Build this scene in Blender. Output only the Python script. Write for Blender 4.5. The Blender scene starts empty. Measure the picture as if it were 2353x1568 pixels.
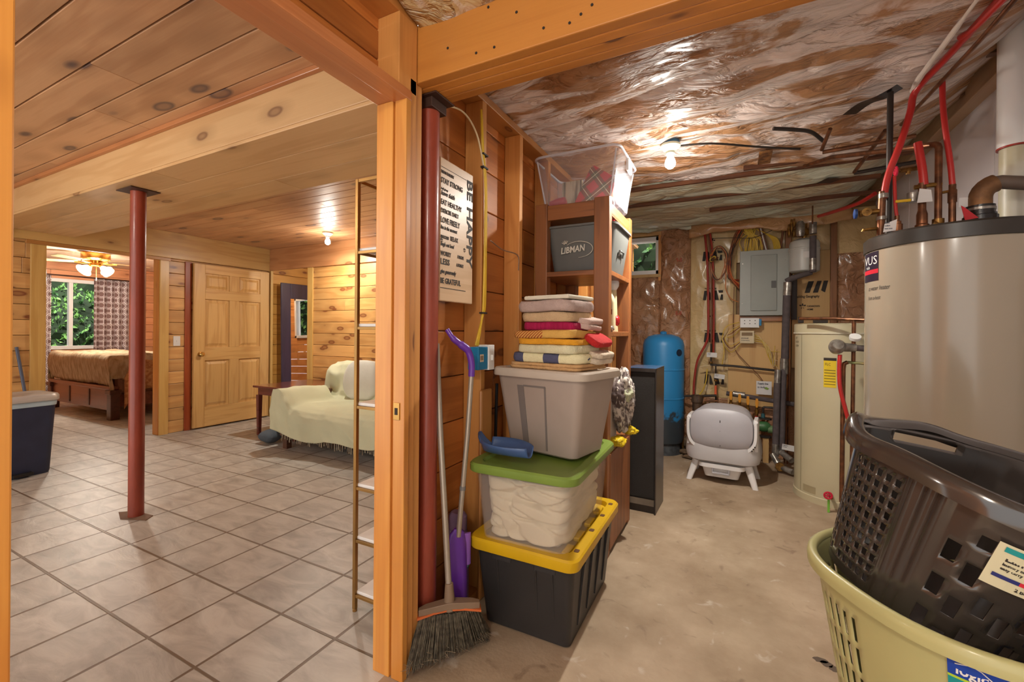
import bpy, bmesh, math, random
from mathutils import Vector, Matrix, Euler, noise
R = math.radians
rng = random.Random(7)
SC = bpy.context.scene
COL = SC.collection
# ------------------------------------------------------------------ camera
cam = bpy.data.cameras.new('camera'); camo = bpy.data.objects.new('camera', cam); COL.objects.link(camo)
cam.sensor_width = 36.0; cam.lens = 36.0*1000/2353; cam.clip_start = 0.02
cam.shift_y = -(784-762)/2353
camo.matrix_world = Matrix.Translation((0, 0, 1.23)) @ Matrix.Rotation(R(27), 4, 'Z') @ Matrix.Rotation(R(90), 4, 'X') @ Matrix.Rotation(R(0.45), 4, 'Z')
SC.camera = camo
# ------------------------------------------------------------------ world, lights, exposure
W_ = bpy.data.worlds.new('world'); SC.world = W_; W_.use_nodes = True
W_.node_tree.nodes['Background'].inputs[0].default_value = (0.95, 0.93, 0.90, 1)
W_.node_tree.nodes['Background'].inputs[1].default_value = 1.25
SC.view_settings.view_transform = 'Standard'; SC.view_settings.look = 'None'
SC.view_settings.exposure = 0.80; SC.view_settings.gamma = 1.0
SC.view_settings.use_curve_mapping = False
def lamp(name, loc, watts, col=(1, .86, .68), rad=.05):
    l = bpy.data.lights.new(name, 'POINT'); l.energy = watts; l.color = col; l.shadow_soft_size = rad
    o = bpy.data.objects.new(name, l); o.location = loc; COL.objects.link(o); return o
def disc(name, loc, watts, col):
    l = bpy.data.lights.new(name, 'AREA'); l.shape = 'DISK'; l.size = .05; l.energy = watts; l.color = col
    o = bpy.data.objects.new(name, l); o.location = loc; COL.objects.link(o); return o
lamp('light_utility_bulb', (-.34, 2.70, 2.10), 5.5, (1, .95, .86), .06)
disc('light_utility_bulb_down', (-.34, 2.70, 2.185), 20, (1, .96, .88))
lamp('light_den_bulb', (-4.2, 3.52, 2.14), 6, (1, .94, .84), .07)
disc('light_den_bulb_down', (-4.2, 3.52, 2.205), 12, (1, .94, .84))
lamp('light_bedroom_fan', (-8.45, 2.95, 1.95), 62, (1, .93, .82), .10)
lamp('light_hall', (-3.6, 4.8, 2.2), 26, (1, .84, .60), .08)
lamp('light_entry_bulb', (-.25, -.75, 2.2), 26, (1, .93, .82), .08)
lamp('light_den_front_bulb', (-3.2, -.4, 2.2), 18, (1, .94, .85), .08)
sun = bpy.data.lights.new('sun', 'SUN'); sun.energy = 5; sun.angle = R(1); sun.color = (1, .96, .88)
suno = bpy.data.objects.new('sun', sun); COL.objects.link(suno); suno.rotation_euler = Vector((-.45, .30, -.85)).to_track_quat('-Z', 'Y').to_euler()
# ------------------------------------------------------------------ colour and materials
def lin(c):
    c = [v/255 for v in c[:3]]
    return tuple(v/12.92 if v <= .04045 else ((v+.055)/1.055)**2.4 for v in c)
MATS = {}
def nd(nt, t, **k):
    n = nt.nodes.new(t)
    for a, b in k.items(): setattr(n, a, b)
    return n
def base_mat(name):
    m = bpy.data.materials.new(name); m.use_nodes = True
    nt = m.node_tree; b = nt.nodes['Principled BSDF']
    return m, nt, b
def mat(name, rgb, rough=.6, metal=0., var=.08, vscale=6., bump=0., bscale=60., coat=0., rgb2=None, trans=0., alpha=1., ior=1.45, emit=0., stretch=(1, 1, 1), thr=(.35, .65), detail=4):
    if name in MATS: return MATS[name]
    m, nt, b = base_mat(name)
    c = lin(rgb); b.inputs['Roughness'].default_value = rough; b.inputs['Metallic'].default_value = metal
    b.inputs['IOR'].default_value = ior
    if coat: b.inputs['Coat Weight'].default_value = coat; b.inputs['Coat Roughness'].default_value = .12
    if trans: b.inputs['Transmission Weight'].default_value = trans
    if alpha < 1: b.inputs['Alpha'].default_value = alpha
    c2 = lin(rgb2) if rgb2 else tuple(v*(1-var*2) for v in c)
    tc = nd(nt, 'ShaderNodeTexCoord'); mp = nd(nt, 'ShaderNodeMapping'); mp.inputs['Scale'].default_value = stretch
    nt.links.new(tc.outputs['Object'], mp.inputs[0])
    n = nd(nt, 'ShaderNodeTexNoise'); n.inputs['Scale'].default_value = vscale; n.inputs['Detail'].default_value = detail
    nt.links.new(mp.outputs[0], n.inputs['Vector'])
    r = nd(nt, 'ShaderNodeValToRGB'); r.color_ramp.elements[0].position = thr[0]; r.color_ramp.elements[1].position = thr[1]
    r.color_ramp.elements[0].color = (*c, 1); r.color_ramp.elements[1].color = (*c2, 1)
    nt.links.new(n.outputs['Fac'], r.inputs[0]); nt.links.new(r.outputs[0], b.inputs['Base Color'])
    if bump:
        n2 = nd(nt, 'ShaderNodeTexNoise'); n2.inputs['Scale'].default_value = bscale; n2.inputs['Detail'].default_value = 3
        nt.links.new(mp.outputs[0], n2.inputs['Vector'])
        bp = nd(nt, 'ShaderNodeBump'); bp.inputs['Strength'].default_value = min(1, bump); bp.inputs['Distance'].default_value = .004
        nt.links.new(n2.outputs['Fac'], bp.inputs['Height']); nt.links.new(bp.outputs[0], b.inputs['Normal'])
    if emit:
        b.inputs['Emission Color'].default_value = (*c, 1); b.inputs['Emission Strength'].default_value = emit
    MATS[name] = m; return m
def wood(name, c1, c2, ax='X', knots=.12, kcol=(95, 45, 20), rough=.42, coat=.25, vary=.25, kden=1., rings=1.):
    if name in MATS: return MATS[name]
    m, nt, b = base_mat(name); L = nt.links.new
    tc = nd(nt, 'ShaderNodeTexCoord'); at = nd(nt, 'ShaderNodeAttribute', attribute_name='bid')
    off = nd(nt, 'ShaderNodeVectorMath', operation='SCALE'); off.inputs[0].default_value = (31.7, 17.3, 23.9); L(at.outputs['Fac'], off.inputs['Scale'])
    add = nd(nt, 'ShaderNodeVectorMath', operation='ADD'); L(tc.outputs['Object'], add.inputs[0]); L(off.outputs[0], add.inputs[1])
    def mp(g, c):
        q = nd(nt, 'ShaderNodeMapping'); s = [c, c, c]; s['XYZ'.index(ax)] = g; q.inputs['Scale'].default_value = s
        L(add.outputs[0], q.inputs[0]); return q
    n1 = nd(nt, 'ShaderNodeTexNoise'); n1.inputs['Scale'].default_value = 1; n1.inputs['Detail'].default_value = 3; n1.inputs['Distortion'].default_value = .3
    L(mp(.7, 8).outputs[0], n1.inputs['Vector'])
    # growth rings: a stretched noise folded into thin lines
    mul = nd(nt, 'ShaderNodeMath', operation='MULTIPLY'); mul.inputs[1].default_value = 24*rings; L(n1.outputs['Fac'], mul.inputs[0])
    sn = nd(nt, 'ShaderNodeMath', operation='SINE'); L(mul.outputs[0], sn.inputs[0])
    ring = nd(nt, 'ShaderNodeMapRange'); ring.inputs[1].default_value = -.2; ring.inputs[2].default_value = 1; ring.inputs[3].default_value = 0; ring.inputs[4].default_value = .42; L(sn.outputs[0], ring.inputs[0])
    n2 = nd(nt, 'ShaderNodeTexNoise'); n2.inputs['Scale'].default_value = 1; n2.inputs['Detail'].default_value = 4; L(mp(3, 160).outputs[0], n2.inputs['Vector'])
    sm = nd(nt, 'ShaderNodeMath', operation='MULTIPLY_ADD'); sm.inputs[1].default_value = .5; L(n2.outputs['Fac'], sm.inputs[0]); L(ring.outputs[0], sm.inputs[2])
    fac = nd(nt, 'ShaderNodeMapRange'); fac.inputs[1].default_value = .15; fac.inputs[2].default_value = 1.1; L(sm.outputs[0], fac.inputs[0])
    mx = nd(nt, 'ShaderNodeMix', data_type='RGBA'); mx.inputs[6].default_value = (*lin(c1), 1); mx.inputs[7].default_value = (*lin(c2), 1); L(fac.outputs[0], mx.inputs[0])
    # per board tone
    wn = nd(nt, 'ShaderNodeTexWhiteNoise', noise_dimensions='1D'); L(at.outputs['Fac'], wn.inputs['W'])
    hs = nd(nt, 'ShaderNodeHueSaturation'); L(mx.outputs[2], hs.inputs['Color'])
    v = nd(nt, 'ShaderNodeMapRange'); v.inputs[3].default_value = 1-vary; v.inputs[4].default_value = 1+vary*.6; L(wn.outputs['Value'], v.inputs[0]); L(v.outputs[0], hs.inputs['Value'])
    out = hs.outputs[0]
    if knots:
        vo = nd(nt, 'ShaderNodeTexVoronoi'); vo.inputs['Scale'].default_value = 1; L(mp(1.9*kden, 4.6*kden).outputs[0], vo.inputs['Vector'])
        k = nd(nt, 'ShaderNodeMapRange'); k.inputs[1].default_value = knots; k.inputs[2].default_value = knots*.72; k.inputs[3].default_value = 0; k.inputs[4].default_value = .85; L(vo.outputs['Distance'], k.inputs[0])
        k2 = nd(nt, 'ShaderNodeMapRange'); k2.inputs[1].default_value = knots*.70; k2.inputs[2].default_value = knots*.35; k2.inputs[3].default_value = 1; k2.inputs[4].default_value = .55; L(vo.outputs['Distance'], k2.inputs[0])
        km = nd(nt, 'ShaderNodeMath', operation='MULTIPLY'); L(k.outputs[0], km.inputs[0]); L(k2.outputs[0], km.inputs[1])
        halo = nd(nt, 'ShaderNodeMapRange'); halo.inputs[1].default_value = knots*2.4; halo.inputs[2].default_value = knots; halo.inputs[3].default_value = 0; halo.inputs[4].default_value = .35; L(vo.outputs['Distance'], halo.inputs[0])
        m1 = nd(nt, 'ShaderNodeMix', data_type='RGBA'); m1.inputs[7].default_value = (*[q*.55 for q in lin(c2)], 1); L(out, m1.inputs[6]); L(halo.outputs[0], m1.inputs[0])
        m2 = nd(nt, 'ShaderNodeMix', data_type='RGBA'); m2.inputs[7].default_value = (*lin(kcol), 1); L(m1.outputs[2], m2.inputs[6]); L(km.outputs[0], m2.inputs[0])
        out = m2.outputs[2]
    L(out, b.inputs['Base Color'])
    b.inputs['Roughness'].default_value = rough; b.inputs['Coat Weight'].default_value = coat; b.inputs['Coat Roughness'].default_value = .25
    bp = nd(nt, 'ShaderNodeBump'); bp.inputs['Strength'].default_value = .15; bp.inputs['Distance'].default_value = .002; L(fac.outputs[0], bp.inputs['Height']); L(bp.outputs[0], b.inputs['Normal'])
    MATS[name] = m; return m
def kraft(name, c1, c2, film_sheen=0., rough=.45, bump=.6, bscale=14, sheencol=(225, 215, 210), fscale=1.3, crease=(1, 1, 1)):
    """Paper facing of insulation, wrinkled; film_sheen > 0 paints white sheen of loose clear plastic into the colour."""
    if name in MATS: return MATS[name]
    m, nt, b = base_mat(name); L = nt.links.new
    tc = nd(nt, 'ShaderNodeTexCoord')
    n = nd(nt, 'ShaderNodeTexNoise'); n.inputs['Scale'].default_value = 2.2; n.inputs['Detail'].default_value = 5; L(tc.outputs['Object'], n.inputs['Vector'])
    r = nd(nt, 'ShaderNodeValToRGB'); r.color_ramp.elements[0].position = .35; r.color_ramp.elements[1].position = .68
    r.color_ramp.elements[0].color = (*lin(c1), 1); r.color_ramp.elements[1].color = (*lin(c2), 1); L(n.outputs['Fac'], r.inputs[0])
    mp = nd(nt, 'ShaderNodeMapping'); mp.inputs['Scale'].default_value = crease; L(tc.outputs['Object'], mp.inputs[0])
    nb = nd(nt, 'ShaderNodeTexNoise'); nb.inputs['Scale'].default_value = bscale; nb.inputs['Detail'].default_value = 5; nb.inputs['Distortion'].default_value = 1.2; L(mp.outputs[0], nb.inputs['Vector'])
    v = nd(nt, 'ShaderNodeTexVoronoi', feature='DISTANCE_TO_EDGE'); v.inputs['Scale'].default_value = bscale*.45; 
    dis = nd(nt, 'ShaderNodeVectorMath', operation='MULTIPLY_ADD'); dis.inputs[1].default_value = (.35, .35, .35); L(nb.outputs['Color'], dis.inputs[0]); L(mp.outputs[0], dis.inputs[2]); L(dis.outputs[0], v.inputs['Vector'])
    mn = nd(nt, 'ShaderNodeMath', operation='MINIMUM'); mn.inputs[1].default_value = .16; L(v.outputs['Distance'], mn.inputs[0])
    ad = nd(nt, 'ShaderNodeMath', operation='MULTIPLY_ADD'); ad.inputs[1].default_value = 2.5; L(mn.outputs[0], ad.inputs[0]); L(nb.outputs['Fac'], ad.inputs[2])
    bp = nd(nt, 'ShaderNodeBump'); bp.inputs['Strength'].default_value = bump; bp.inputs['Distance'].default_value = .028; L(ad.outputs[0], bp.inputs['Height']); L(bp.outputs[0], b.inputs['Normal'])
    b.inputs['Roughness'].default_value = rough; b.inputs['Coat Weight'].default_value = .45; b.inputs['Coat Roughness'].default_value = .16
    L(r.outputs[0], b.inputs['Base Color'])
    if film_sheen:
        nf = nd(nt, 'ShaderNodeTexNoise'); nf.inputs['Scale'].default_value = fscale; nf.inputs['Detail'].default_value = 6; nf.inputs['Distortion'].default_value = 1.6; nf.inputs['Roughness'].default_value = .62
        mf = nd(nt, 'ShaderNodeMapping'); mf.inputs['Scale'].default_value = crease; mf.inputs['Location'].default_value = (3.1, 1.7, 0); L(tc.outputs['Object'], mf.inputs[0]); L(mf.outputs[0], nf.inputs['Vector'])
        fr = nd(nt, 'ShaderNodeMapRange'); fr.inputs[1].default_value = .62-film_sheen*.25; fr.inputs[2].default_value = .68-film_sheen*.25; fr.inputs[4].default_value = .82; L(nf.outputs['Fac'], fr.inputs[0])
        mx = nd(nt, 'ShaderNodeMix', data_type='RGBA'); mx.inputs[7].default_value = (*lin(sheencol), 1); L(r.outputs[0], mx.inputs[6]); L(fr.outputs[0], mx.inputs[0])  # highlights on the clear plastic, painted as pale noise patches
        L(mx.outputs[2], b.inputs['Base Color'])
    MATS[name] = m; return m
# ------------------------------------------------------------------ mesh builder
class MB:
    def __init__(s): s.v = []; s.f = []; s.b = []; s.cur = 0.; s.sm = []
    def add(s, vs, fs, smooth=False):
        o = len(s.v); s.v += [tuple(q) for q in vs]
        for f in fs: s.f.append(tuple(i+o for i in f)); s.b.append(s.cur); s.sm.append(smooth)
        return s
    def box(s, x0, y0, z0, x1, y1, z1):
        v = [(x0, y0, z0), (x1, y0, z0), (x1, y1, z0), (x0, y1, z0), (x0, y0, z1), (x1, y0, z1), (x1, y1, z1), (x0, y1, z1)]
        return s.add(v, [(0, 3, 2, 1), (4, 5, 6, 7), (0, 1, 5, 4), (1, 2, 6, 5), (2, 3, 7, 6), (3, 0, 4, 7)])
    def prism(s, poly, z0, z1, xf=None):
        n = len(poly); v = [(a, b, z0) for a, b in poly]+[(a, b, z1) for a, b in poly]
        if xf: v = [xf @ Vector(q) for q in v]
        return s.add(v, [tuple(range(n))[::-1], tuple(range(n, 2*n))]+[(i, (i+1) % n, n+(i+1) % n, n+i) for i in range(n)])
    def loft(s, rings, cap0=True, cap1=True, smooth=True, close=True):
        n = len(rings[0]); v = [q for r in rings for q in r]; f = []
        for k in range(len(rings)-1):
            for i in range(n if close else n-1):
                j = (i+1) % n; f.append((k*n+i, k*n+j, (k+1)*n+j, (k+1)*n+i))
        if cap0: f.append(tuple(range(n))[::-1])
        if cap1: f.append(tuple((len(rings)-1)*n+i for i in range(n)))
        return s.add(v, f, smooth)
    def tube(s, pts, r, n=10, cap=True, closed=False):
        P = [Vector(p) for p in pts]; m = len(P); rings = []
        rad = r if isinstance(r, (list, tuple)) else [r]*m
        prev = None
        for i, p in enumerate(P):
            a = P[i-1] if (i or closed) else p; b = P[(i+1) % m] if (i < m-1 or closed) else p
            t = ((p-a).normalized()+(b-p).normalized()) if (a != p and b != p) else (b-a)
            if t.length < 1e-9: t = b-a
            t.normalize()
            if prev is None:
                u = t.orthogonal().normalized()
            else:
                u = prev-t*prev.dot(t)
                u = u.normalized() if u.length > 1e-6 else t.orthogonal().normalized()
            prev = u; w = t.cross(u)
            rings.append([p+(u*math.cos(2*math.pi*k/n)+w*math.sin(2*math.pi*k/n))*rad[i] for k in range(n)])
        if closed: rings.append(rings[0]); cap = False
        return s.loft(rings, cap, cap)
    def lathe(s, prof, c=(0, 0, 0), n=32, xf=None):
        rings = []
        for r, z in prof:
            ring = [Vector((max(r, 1e-4)*math.cos(2*math.pi*k/n), max(r, 1e-4)*math.sin(2*math.pi*k/n), z)) for k in range(n)]
            if xf: ring = [xf @ q for q in ring]
            rings.append([q+Vector(c) for q in ring])
        return s.loft(rings, True, True)
    def build(s, name, m, parent=None, bevel=0., seg=2, solid=0., sub=0, sharp=35, loc=None):
        me = bpy.data.meshes.new(name); me.from_pydata(s.v, [], s.f); me.validate(); 
        if len(me.polygons) == len(s.f):
            a = me.attributes.new('bid', 'FLOAT', 'FACE'); a.data.foreach_set('value', s.b)
            me.polygons.foreach_set('use_smooth', s.sm)
        bm = bmesh.new(); bm.from_mesh(me); bmesh.ops.recalc_face_normals(bm, faces=bm.faces); bm.to_mesh(me); bm.free()
        if any(s.sm): me.set_sharp_from_angle(angle=R(sharp))
        me.materials.append(m)
        o = bpy.data.objects.new(name, me); COL.objects.link(o)
        if parent: o.parent = parent
        if loc: o.location = loc
        if solid:
            q = o.modifiers.new('s', 'SOLIDIFY'); q.thickness = solid; q.offset = 0
        if bevel:
            q = o.modifiers.new('b', 'BEVEL'); q.width = bevel; q.segments = seg; q.limit_method = 'ANGLE'; q.angle_limit = R(40)
        if sub:
            q = o.modifiers.new('u', 'SUBSURF'); q.levels = sub; q.render_levels = sub
        return o
def box(name, m, a, b, parent=None, bevel=.003, bid=None):
    q = MB(); q.cur = rng.random()*9 if bid is None else bid
    q.box(min(a[0], b[0]), min(a[1], b[1]), min(a[2], b[2]), max(a[0], b[0]), max(a[1], b[1]), max(a[2], b[2]))
    return q.build(name, m, parent, bevel)
def tag(o, label, cat, group=None, kind=None):
    o['label'] = label; o['category'] = cat
    if group: o['group'] = group
    if kind: o['kind'] = kind
    return o
def thing(name, label, cat, loc=(0, 0, 0), rz=0., group=None, rot=None):
    o = bpy.data.objects.new(name, None); COL.objects.link(o); o.location = loc; o.rotation_euler = rot or (0, 0, rz); o.empty_display_size = .05
    return tag(o, label, cat, group)
def struct(o): o['kind'] = 'structure'; return o
def curve_pts(P, k=6):
    P = [Vector(p) for p in P]; out = []
    Q = [P[0]*2-P[1]]+P+[P[-1]*2-P[-2]]
    for i in range(1, len(Q)-2):
        for j in range(k):
            t = j/k; a, b, c, d = Q[i-1:i+3]
            out.append(.5*((2*b)+(c-a)*t+(2*a-5*b+4*c-d)*t*t+(3*b-a-3*c+d)*t**3))
    return out+[P[-1]]
def pipe(name, m, pts, r, label=None, cat=None, group=None, parent=None, smooth=False, n=10):
    o = MB().tube(curve_pts(pts) if smooth else pts, r, n).build(name, m, parent)
    if label: tag(o, label, cat, group)
    return o
def text(s, size, loc, rot, m, parent=None, name='lettering', ext=.0006, sx=1., align='LEFT', shear=0.):
    c = bpy.data.curves.new(name, 'FONT'); c.body = s; c.size = size; c.extrude = ext; c.align_x = align; c.resolution_u = 2; c.shear = shear
    t = bpy.data.objects.new('tmp', c); me = bpy.data.meshes.new_from_object(t); bpy.data.objects.remove(t)
    me.materials.clear(); me.materials.append(m)
    me.transform(Matrix.Scale(sx, 4, (1, 0, 0)))
    o = bpy.data.objects.new(name, me); COL.objects.link(o); o.location = loc; o.rotation_euler = rot
    if parent: o.parent = parent
    return o
def merge_text(items, name, m, parent=None):
    """items: (string, size, matrix, sx, align, shear) collected into one mesh"""
    bm = bmesh.new()
    for s, size, mx, sx, al, sh in items:
        c = bpy.data.curves.new('t', 'FONT'); c.body = s; c.size = size; c.extrude = .0005; c.align_x = al; c.resolution_u = 2; c.shear = sh; c.offset = size*.022
        t = bpy.data.objects.new('tmp', c); me = bpy.data.meshes.new_from_object(t); bpy.data.objects.remove(t)
        me.transform(mx @ Matrix.Scale(sx, 4, (1, 0, 0))); bm.from_mesh(me)
    me = bpy.data.meshes.new(name); bm.to_mesh(me); bm.free(); me.materials.append(m)
    o = bpy.data.objects.new(name, me); COL.objects.link(o)
    if parent: o.parent = parent
    return o
def rr(w, d, r, z, n=6, cx=0, cy=0, xf=None):
    """rounded rectangle ring"""
    r = min(r, w/2-1e-4, d/2-1e-4); out = []
    for (sx, sy, a0) in ((1, 1, 0), (-1, 1, 90), (-1, -1, 180), (1, -1, 270)):
        for k in range(n+1):
            a = R(a0+90*k/n); out.append(Vector((cx+sx*(w/2-r)+r*math.cos(a), cy+sy*(d/2-r)+r*math.sin(a), z)))
    return [xf @ q for q in out] if xf else out
def even(ring, N=110):
    P = list(ring); L_ = [0.]
    for i in range(len(P)): L_.append(L_[-1]+(P[(i+1) % len(P)]-P[i]).length)
    out = []; j = 0
    for k in range(N):
        d = L_[-1]*k/N
        while L_[j+1] < d: j += 1
        f = (d-L_[j])/max(1e-9, L_[j+1]-L_[j]); out.append(P[j].lerp(P[(j+1) % len(P)], f))
    return out
def tub(w0, d0, w1, d1, h, r0=.03, r1=.05, t=.003, lip=0.):
    """open tapered container with an inside"""
    q = MB(); K = 6
    o = [rr(w0-.02, d0-.02, r0, 0)]+[rr(w0+(w1-w0)*k/K, d0+(d1-d0)*k/K, r0+(r1-r0)*k/K, .008+(h-.008)*k/K) for k in range(K+1)]
    if lip: o += [rr(w1+2*lip, d1+2*lip, r1+lip, h), rr(w1+2*lip, d1+2*lip, r1+lip, h+.012), rr(w1-2*t, d1-2*t, r1, h+.012)]
    i = [rr(w0+(w1-w0)*k/K-2*t, d0+(d1-d0)*k/K-2*t, r0+(r1-r0)*k/K, max(.006, h*k/K)) for k in range(K, -1, -1)]
    q.loft(o+i, True, True); return q
def lid(w, d, h, r, rim=.02, dip=.012):
    q = MB()
    q.loft([rr(w-.004, d-.004, r, 0), rr(w, d, r, .004), rr(w, d, r, h-.008), rr(w-.012, d-.012, r, h), rr(w-2*rim-.02, d-2*rim-.02, r*.9, h), rr(w-2*rim-.035, d-2*rim-.035, r*.85, h-dip), rr(w*.5, d*.5, r*.5, h-dip)], True, True)
    return q
def boards(mb, run, a0, a1, c0, c1, t0, t1, pitch, gap=.004, seg=(1.5, 3.2), axes='XZY', seed=1):
    """boards: run along axes[0] from a0..a1, stacked on axes[1] from c0..c1, thickness on axes[2] t0..t1"""
    r = random.Random(seed); c = c0; idx = [('XYZ').index(q) for q in axes]
    while c < c1-.01:
        ce = min(c+pitch, c1); a = a0-(r.random()*seg[0] if run else 0)
        while a < a1-.001:
            e = a+r.uniform(*seg) if run else a1
            s0, s1 = max(a, a0), min(e, a1)
            if s1-s0 > .004:
                lo = [0, 0, 0]; hi = [0, 0, 0]
                lo[idx[0]], hi[idx[0]] = s0+.0008, s1-.0008
                lo[idx[1]], hi[idx[1]] = c+gap/2, ce-gap/2
                lo[idx[2]], hi[idx[2]] = t0, t1
                mb.cur = r.random()*9; mb.box(*lo, *hi)
            a = e
        c = ce
    return mb
def sheet(name, m, fn, nu, nv, parent=None, solid=.004, sub=0):
    v = [fn(i/nu, j/nv) for j in range(nv+1) for i in range(nu+1)]
    f = [(j*(nu+1)+i, j*(nu+1)+i+1, (j+1)*(nu+1)+i+1, (j+1)*(nu+1)+i) for j in range(nv) for i in range(nu)]
    q = MB(); q.add(v, f, True); return q.build(name, m, parent, solid=solid, sharp=75, sub=sub)
def fbm(x, y, z=0., o=4):
    return noise.fractal(Vector((x, y, z)), 1., 2., o)
def ridge(x, y, z=0.):
    return 1-abs(noise.noise(Vector((x, y, z))))*2
# ------------------------------------------------------------------ materials of the place
PINE_CEIL = wood('pine_ceiling', (206, 160, 118), (176, 126, 86), 'X', .20, (70, 56, 62), rough=.45, coat=.18, vary=.16, kden=1.15)
PINE_SOFF = wood('pine_soffit', (216, 176, 124), (196, 150, 98), 'X', .12, (120, 80, 50), rough=.45, coat=.2, vary=.1)
PINE_WALLX = wood('pine_wall_x', (216, 164, 98), (190, 130, 66), 'X', .25, (110, 44, 18), rough=.5, vary=.16, kden=1.9)
PINE_WALLY = wood('pine_wall_y', (216, 168, 104), (190, 134, 74), 'Y', .25, (110, 44, 18), rough=.5, vary=.16, kden=1.9)
PINK_Y = wood('bedroom_pine', (226, 158, 112), (204, 132, 86), 'Y', .13, (120, 48, 18), rough=.45, vary=.14)
PINE_UTIL = wood('pine_partition', (196, 122, 56), (160, 90, 36), 'Y', .20, (84, 36, 12), rough=.5, coat=.15, vary=.2, kden=1.4)
STUD = wood('stud_wood', (212, 148, 78), (184, 116, 52), 'Z', .10, (96, 48, 20), rough=.55, coat=.1, vary=.12)
TRIMZ = wood('trim_wood', (216, 148, 66), (190, 112, 40), 'Z', .05, (110, 60, 24), rough=.38, coat=.4, vary=.1)
TRIMY = wood('header_wood', (196, 126, 76), (168, 96, 50), 'Y', .06, (110, 60, 24), rough=.38, coat=.4, vary=.1)
BEAMX = wood('beam_wood', (206, 136, 58), (182, 110, 42), 'X', .10, (70, 34, 14), rough=.5, coat=.15, vary=.14)
PALE_Y = wood('header_pale', (206, 168, 104), (182, 138, 74), 'Y', .09, (110, 66, 30), rough=.4, coat=.3, vary=.08)
PALE_Z = wood('casing_pale', (210, 170, 98), (184, 138, 66), 'Z', .10, (120, 52, 20), rough=.4, coat=.3, vary=.1)
DOORZ = wood('door_pine_z', (214, 172, 108), (184, 136, 74), 'Z', 0, rough=.4, coat=.3, vary=.06, rings=1.3)
DOORY = wood('door_pine_y', (214, 172, 108), (184, 136, 74), 'Y', 0, rough=.4, coat=.3, vary=.06, rings=1.3)
REDZ = wood('door_shadow_strip', (160, 74, 34), (128, 48, 18), 'Z', .12, (90, 30, 10), vary=.1)
RACKZ = wood('rack_wood_z', (152, 92, 46), (96, 52, 22), 'Z', 0, rough=.5, coat=.2, vary=.12, rings=1.6)
RACKX = wood('rack_wood_x', (152, 92, 46), (96, 52, 22), 'X', 0, rough=.5, coat=.2, vary=.12, rings=1.6)
SILLY = wood('sill_wood', (182, 152, 122), (156, 124, 94), 'Y', .06, (90, 60, 40), vary=.08)
STEEL_RED = mat('red_painted_steel', (156, 70, 50), rough=.38, metal=.0, var=.16, vscale=9, bump=.3, bscale=50, coat=.25, stretch=(1, 1, .35))
DARK_STEEL = mat('dark_plate_steel', (80, 56, 46), rough=.5, metal=.3)
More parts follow.
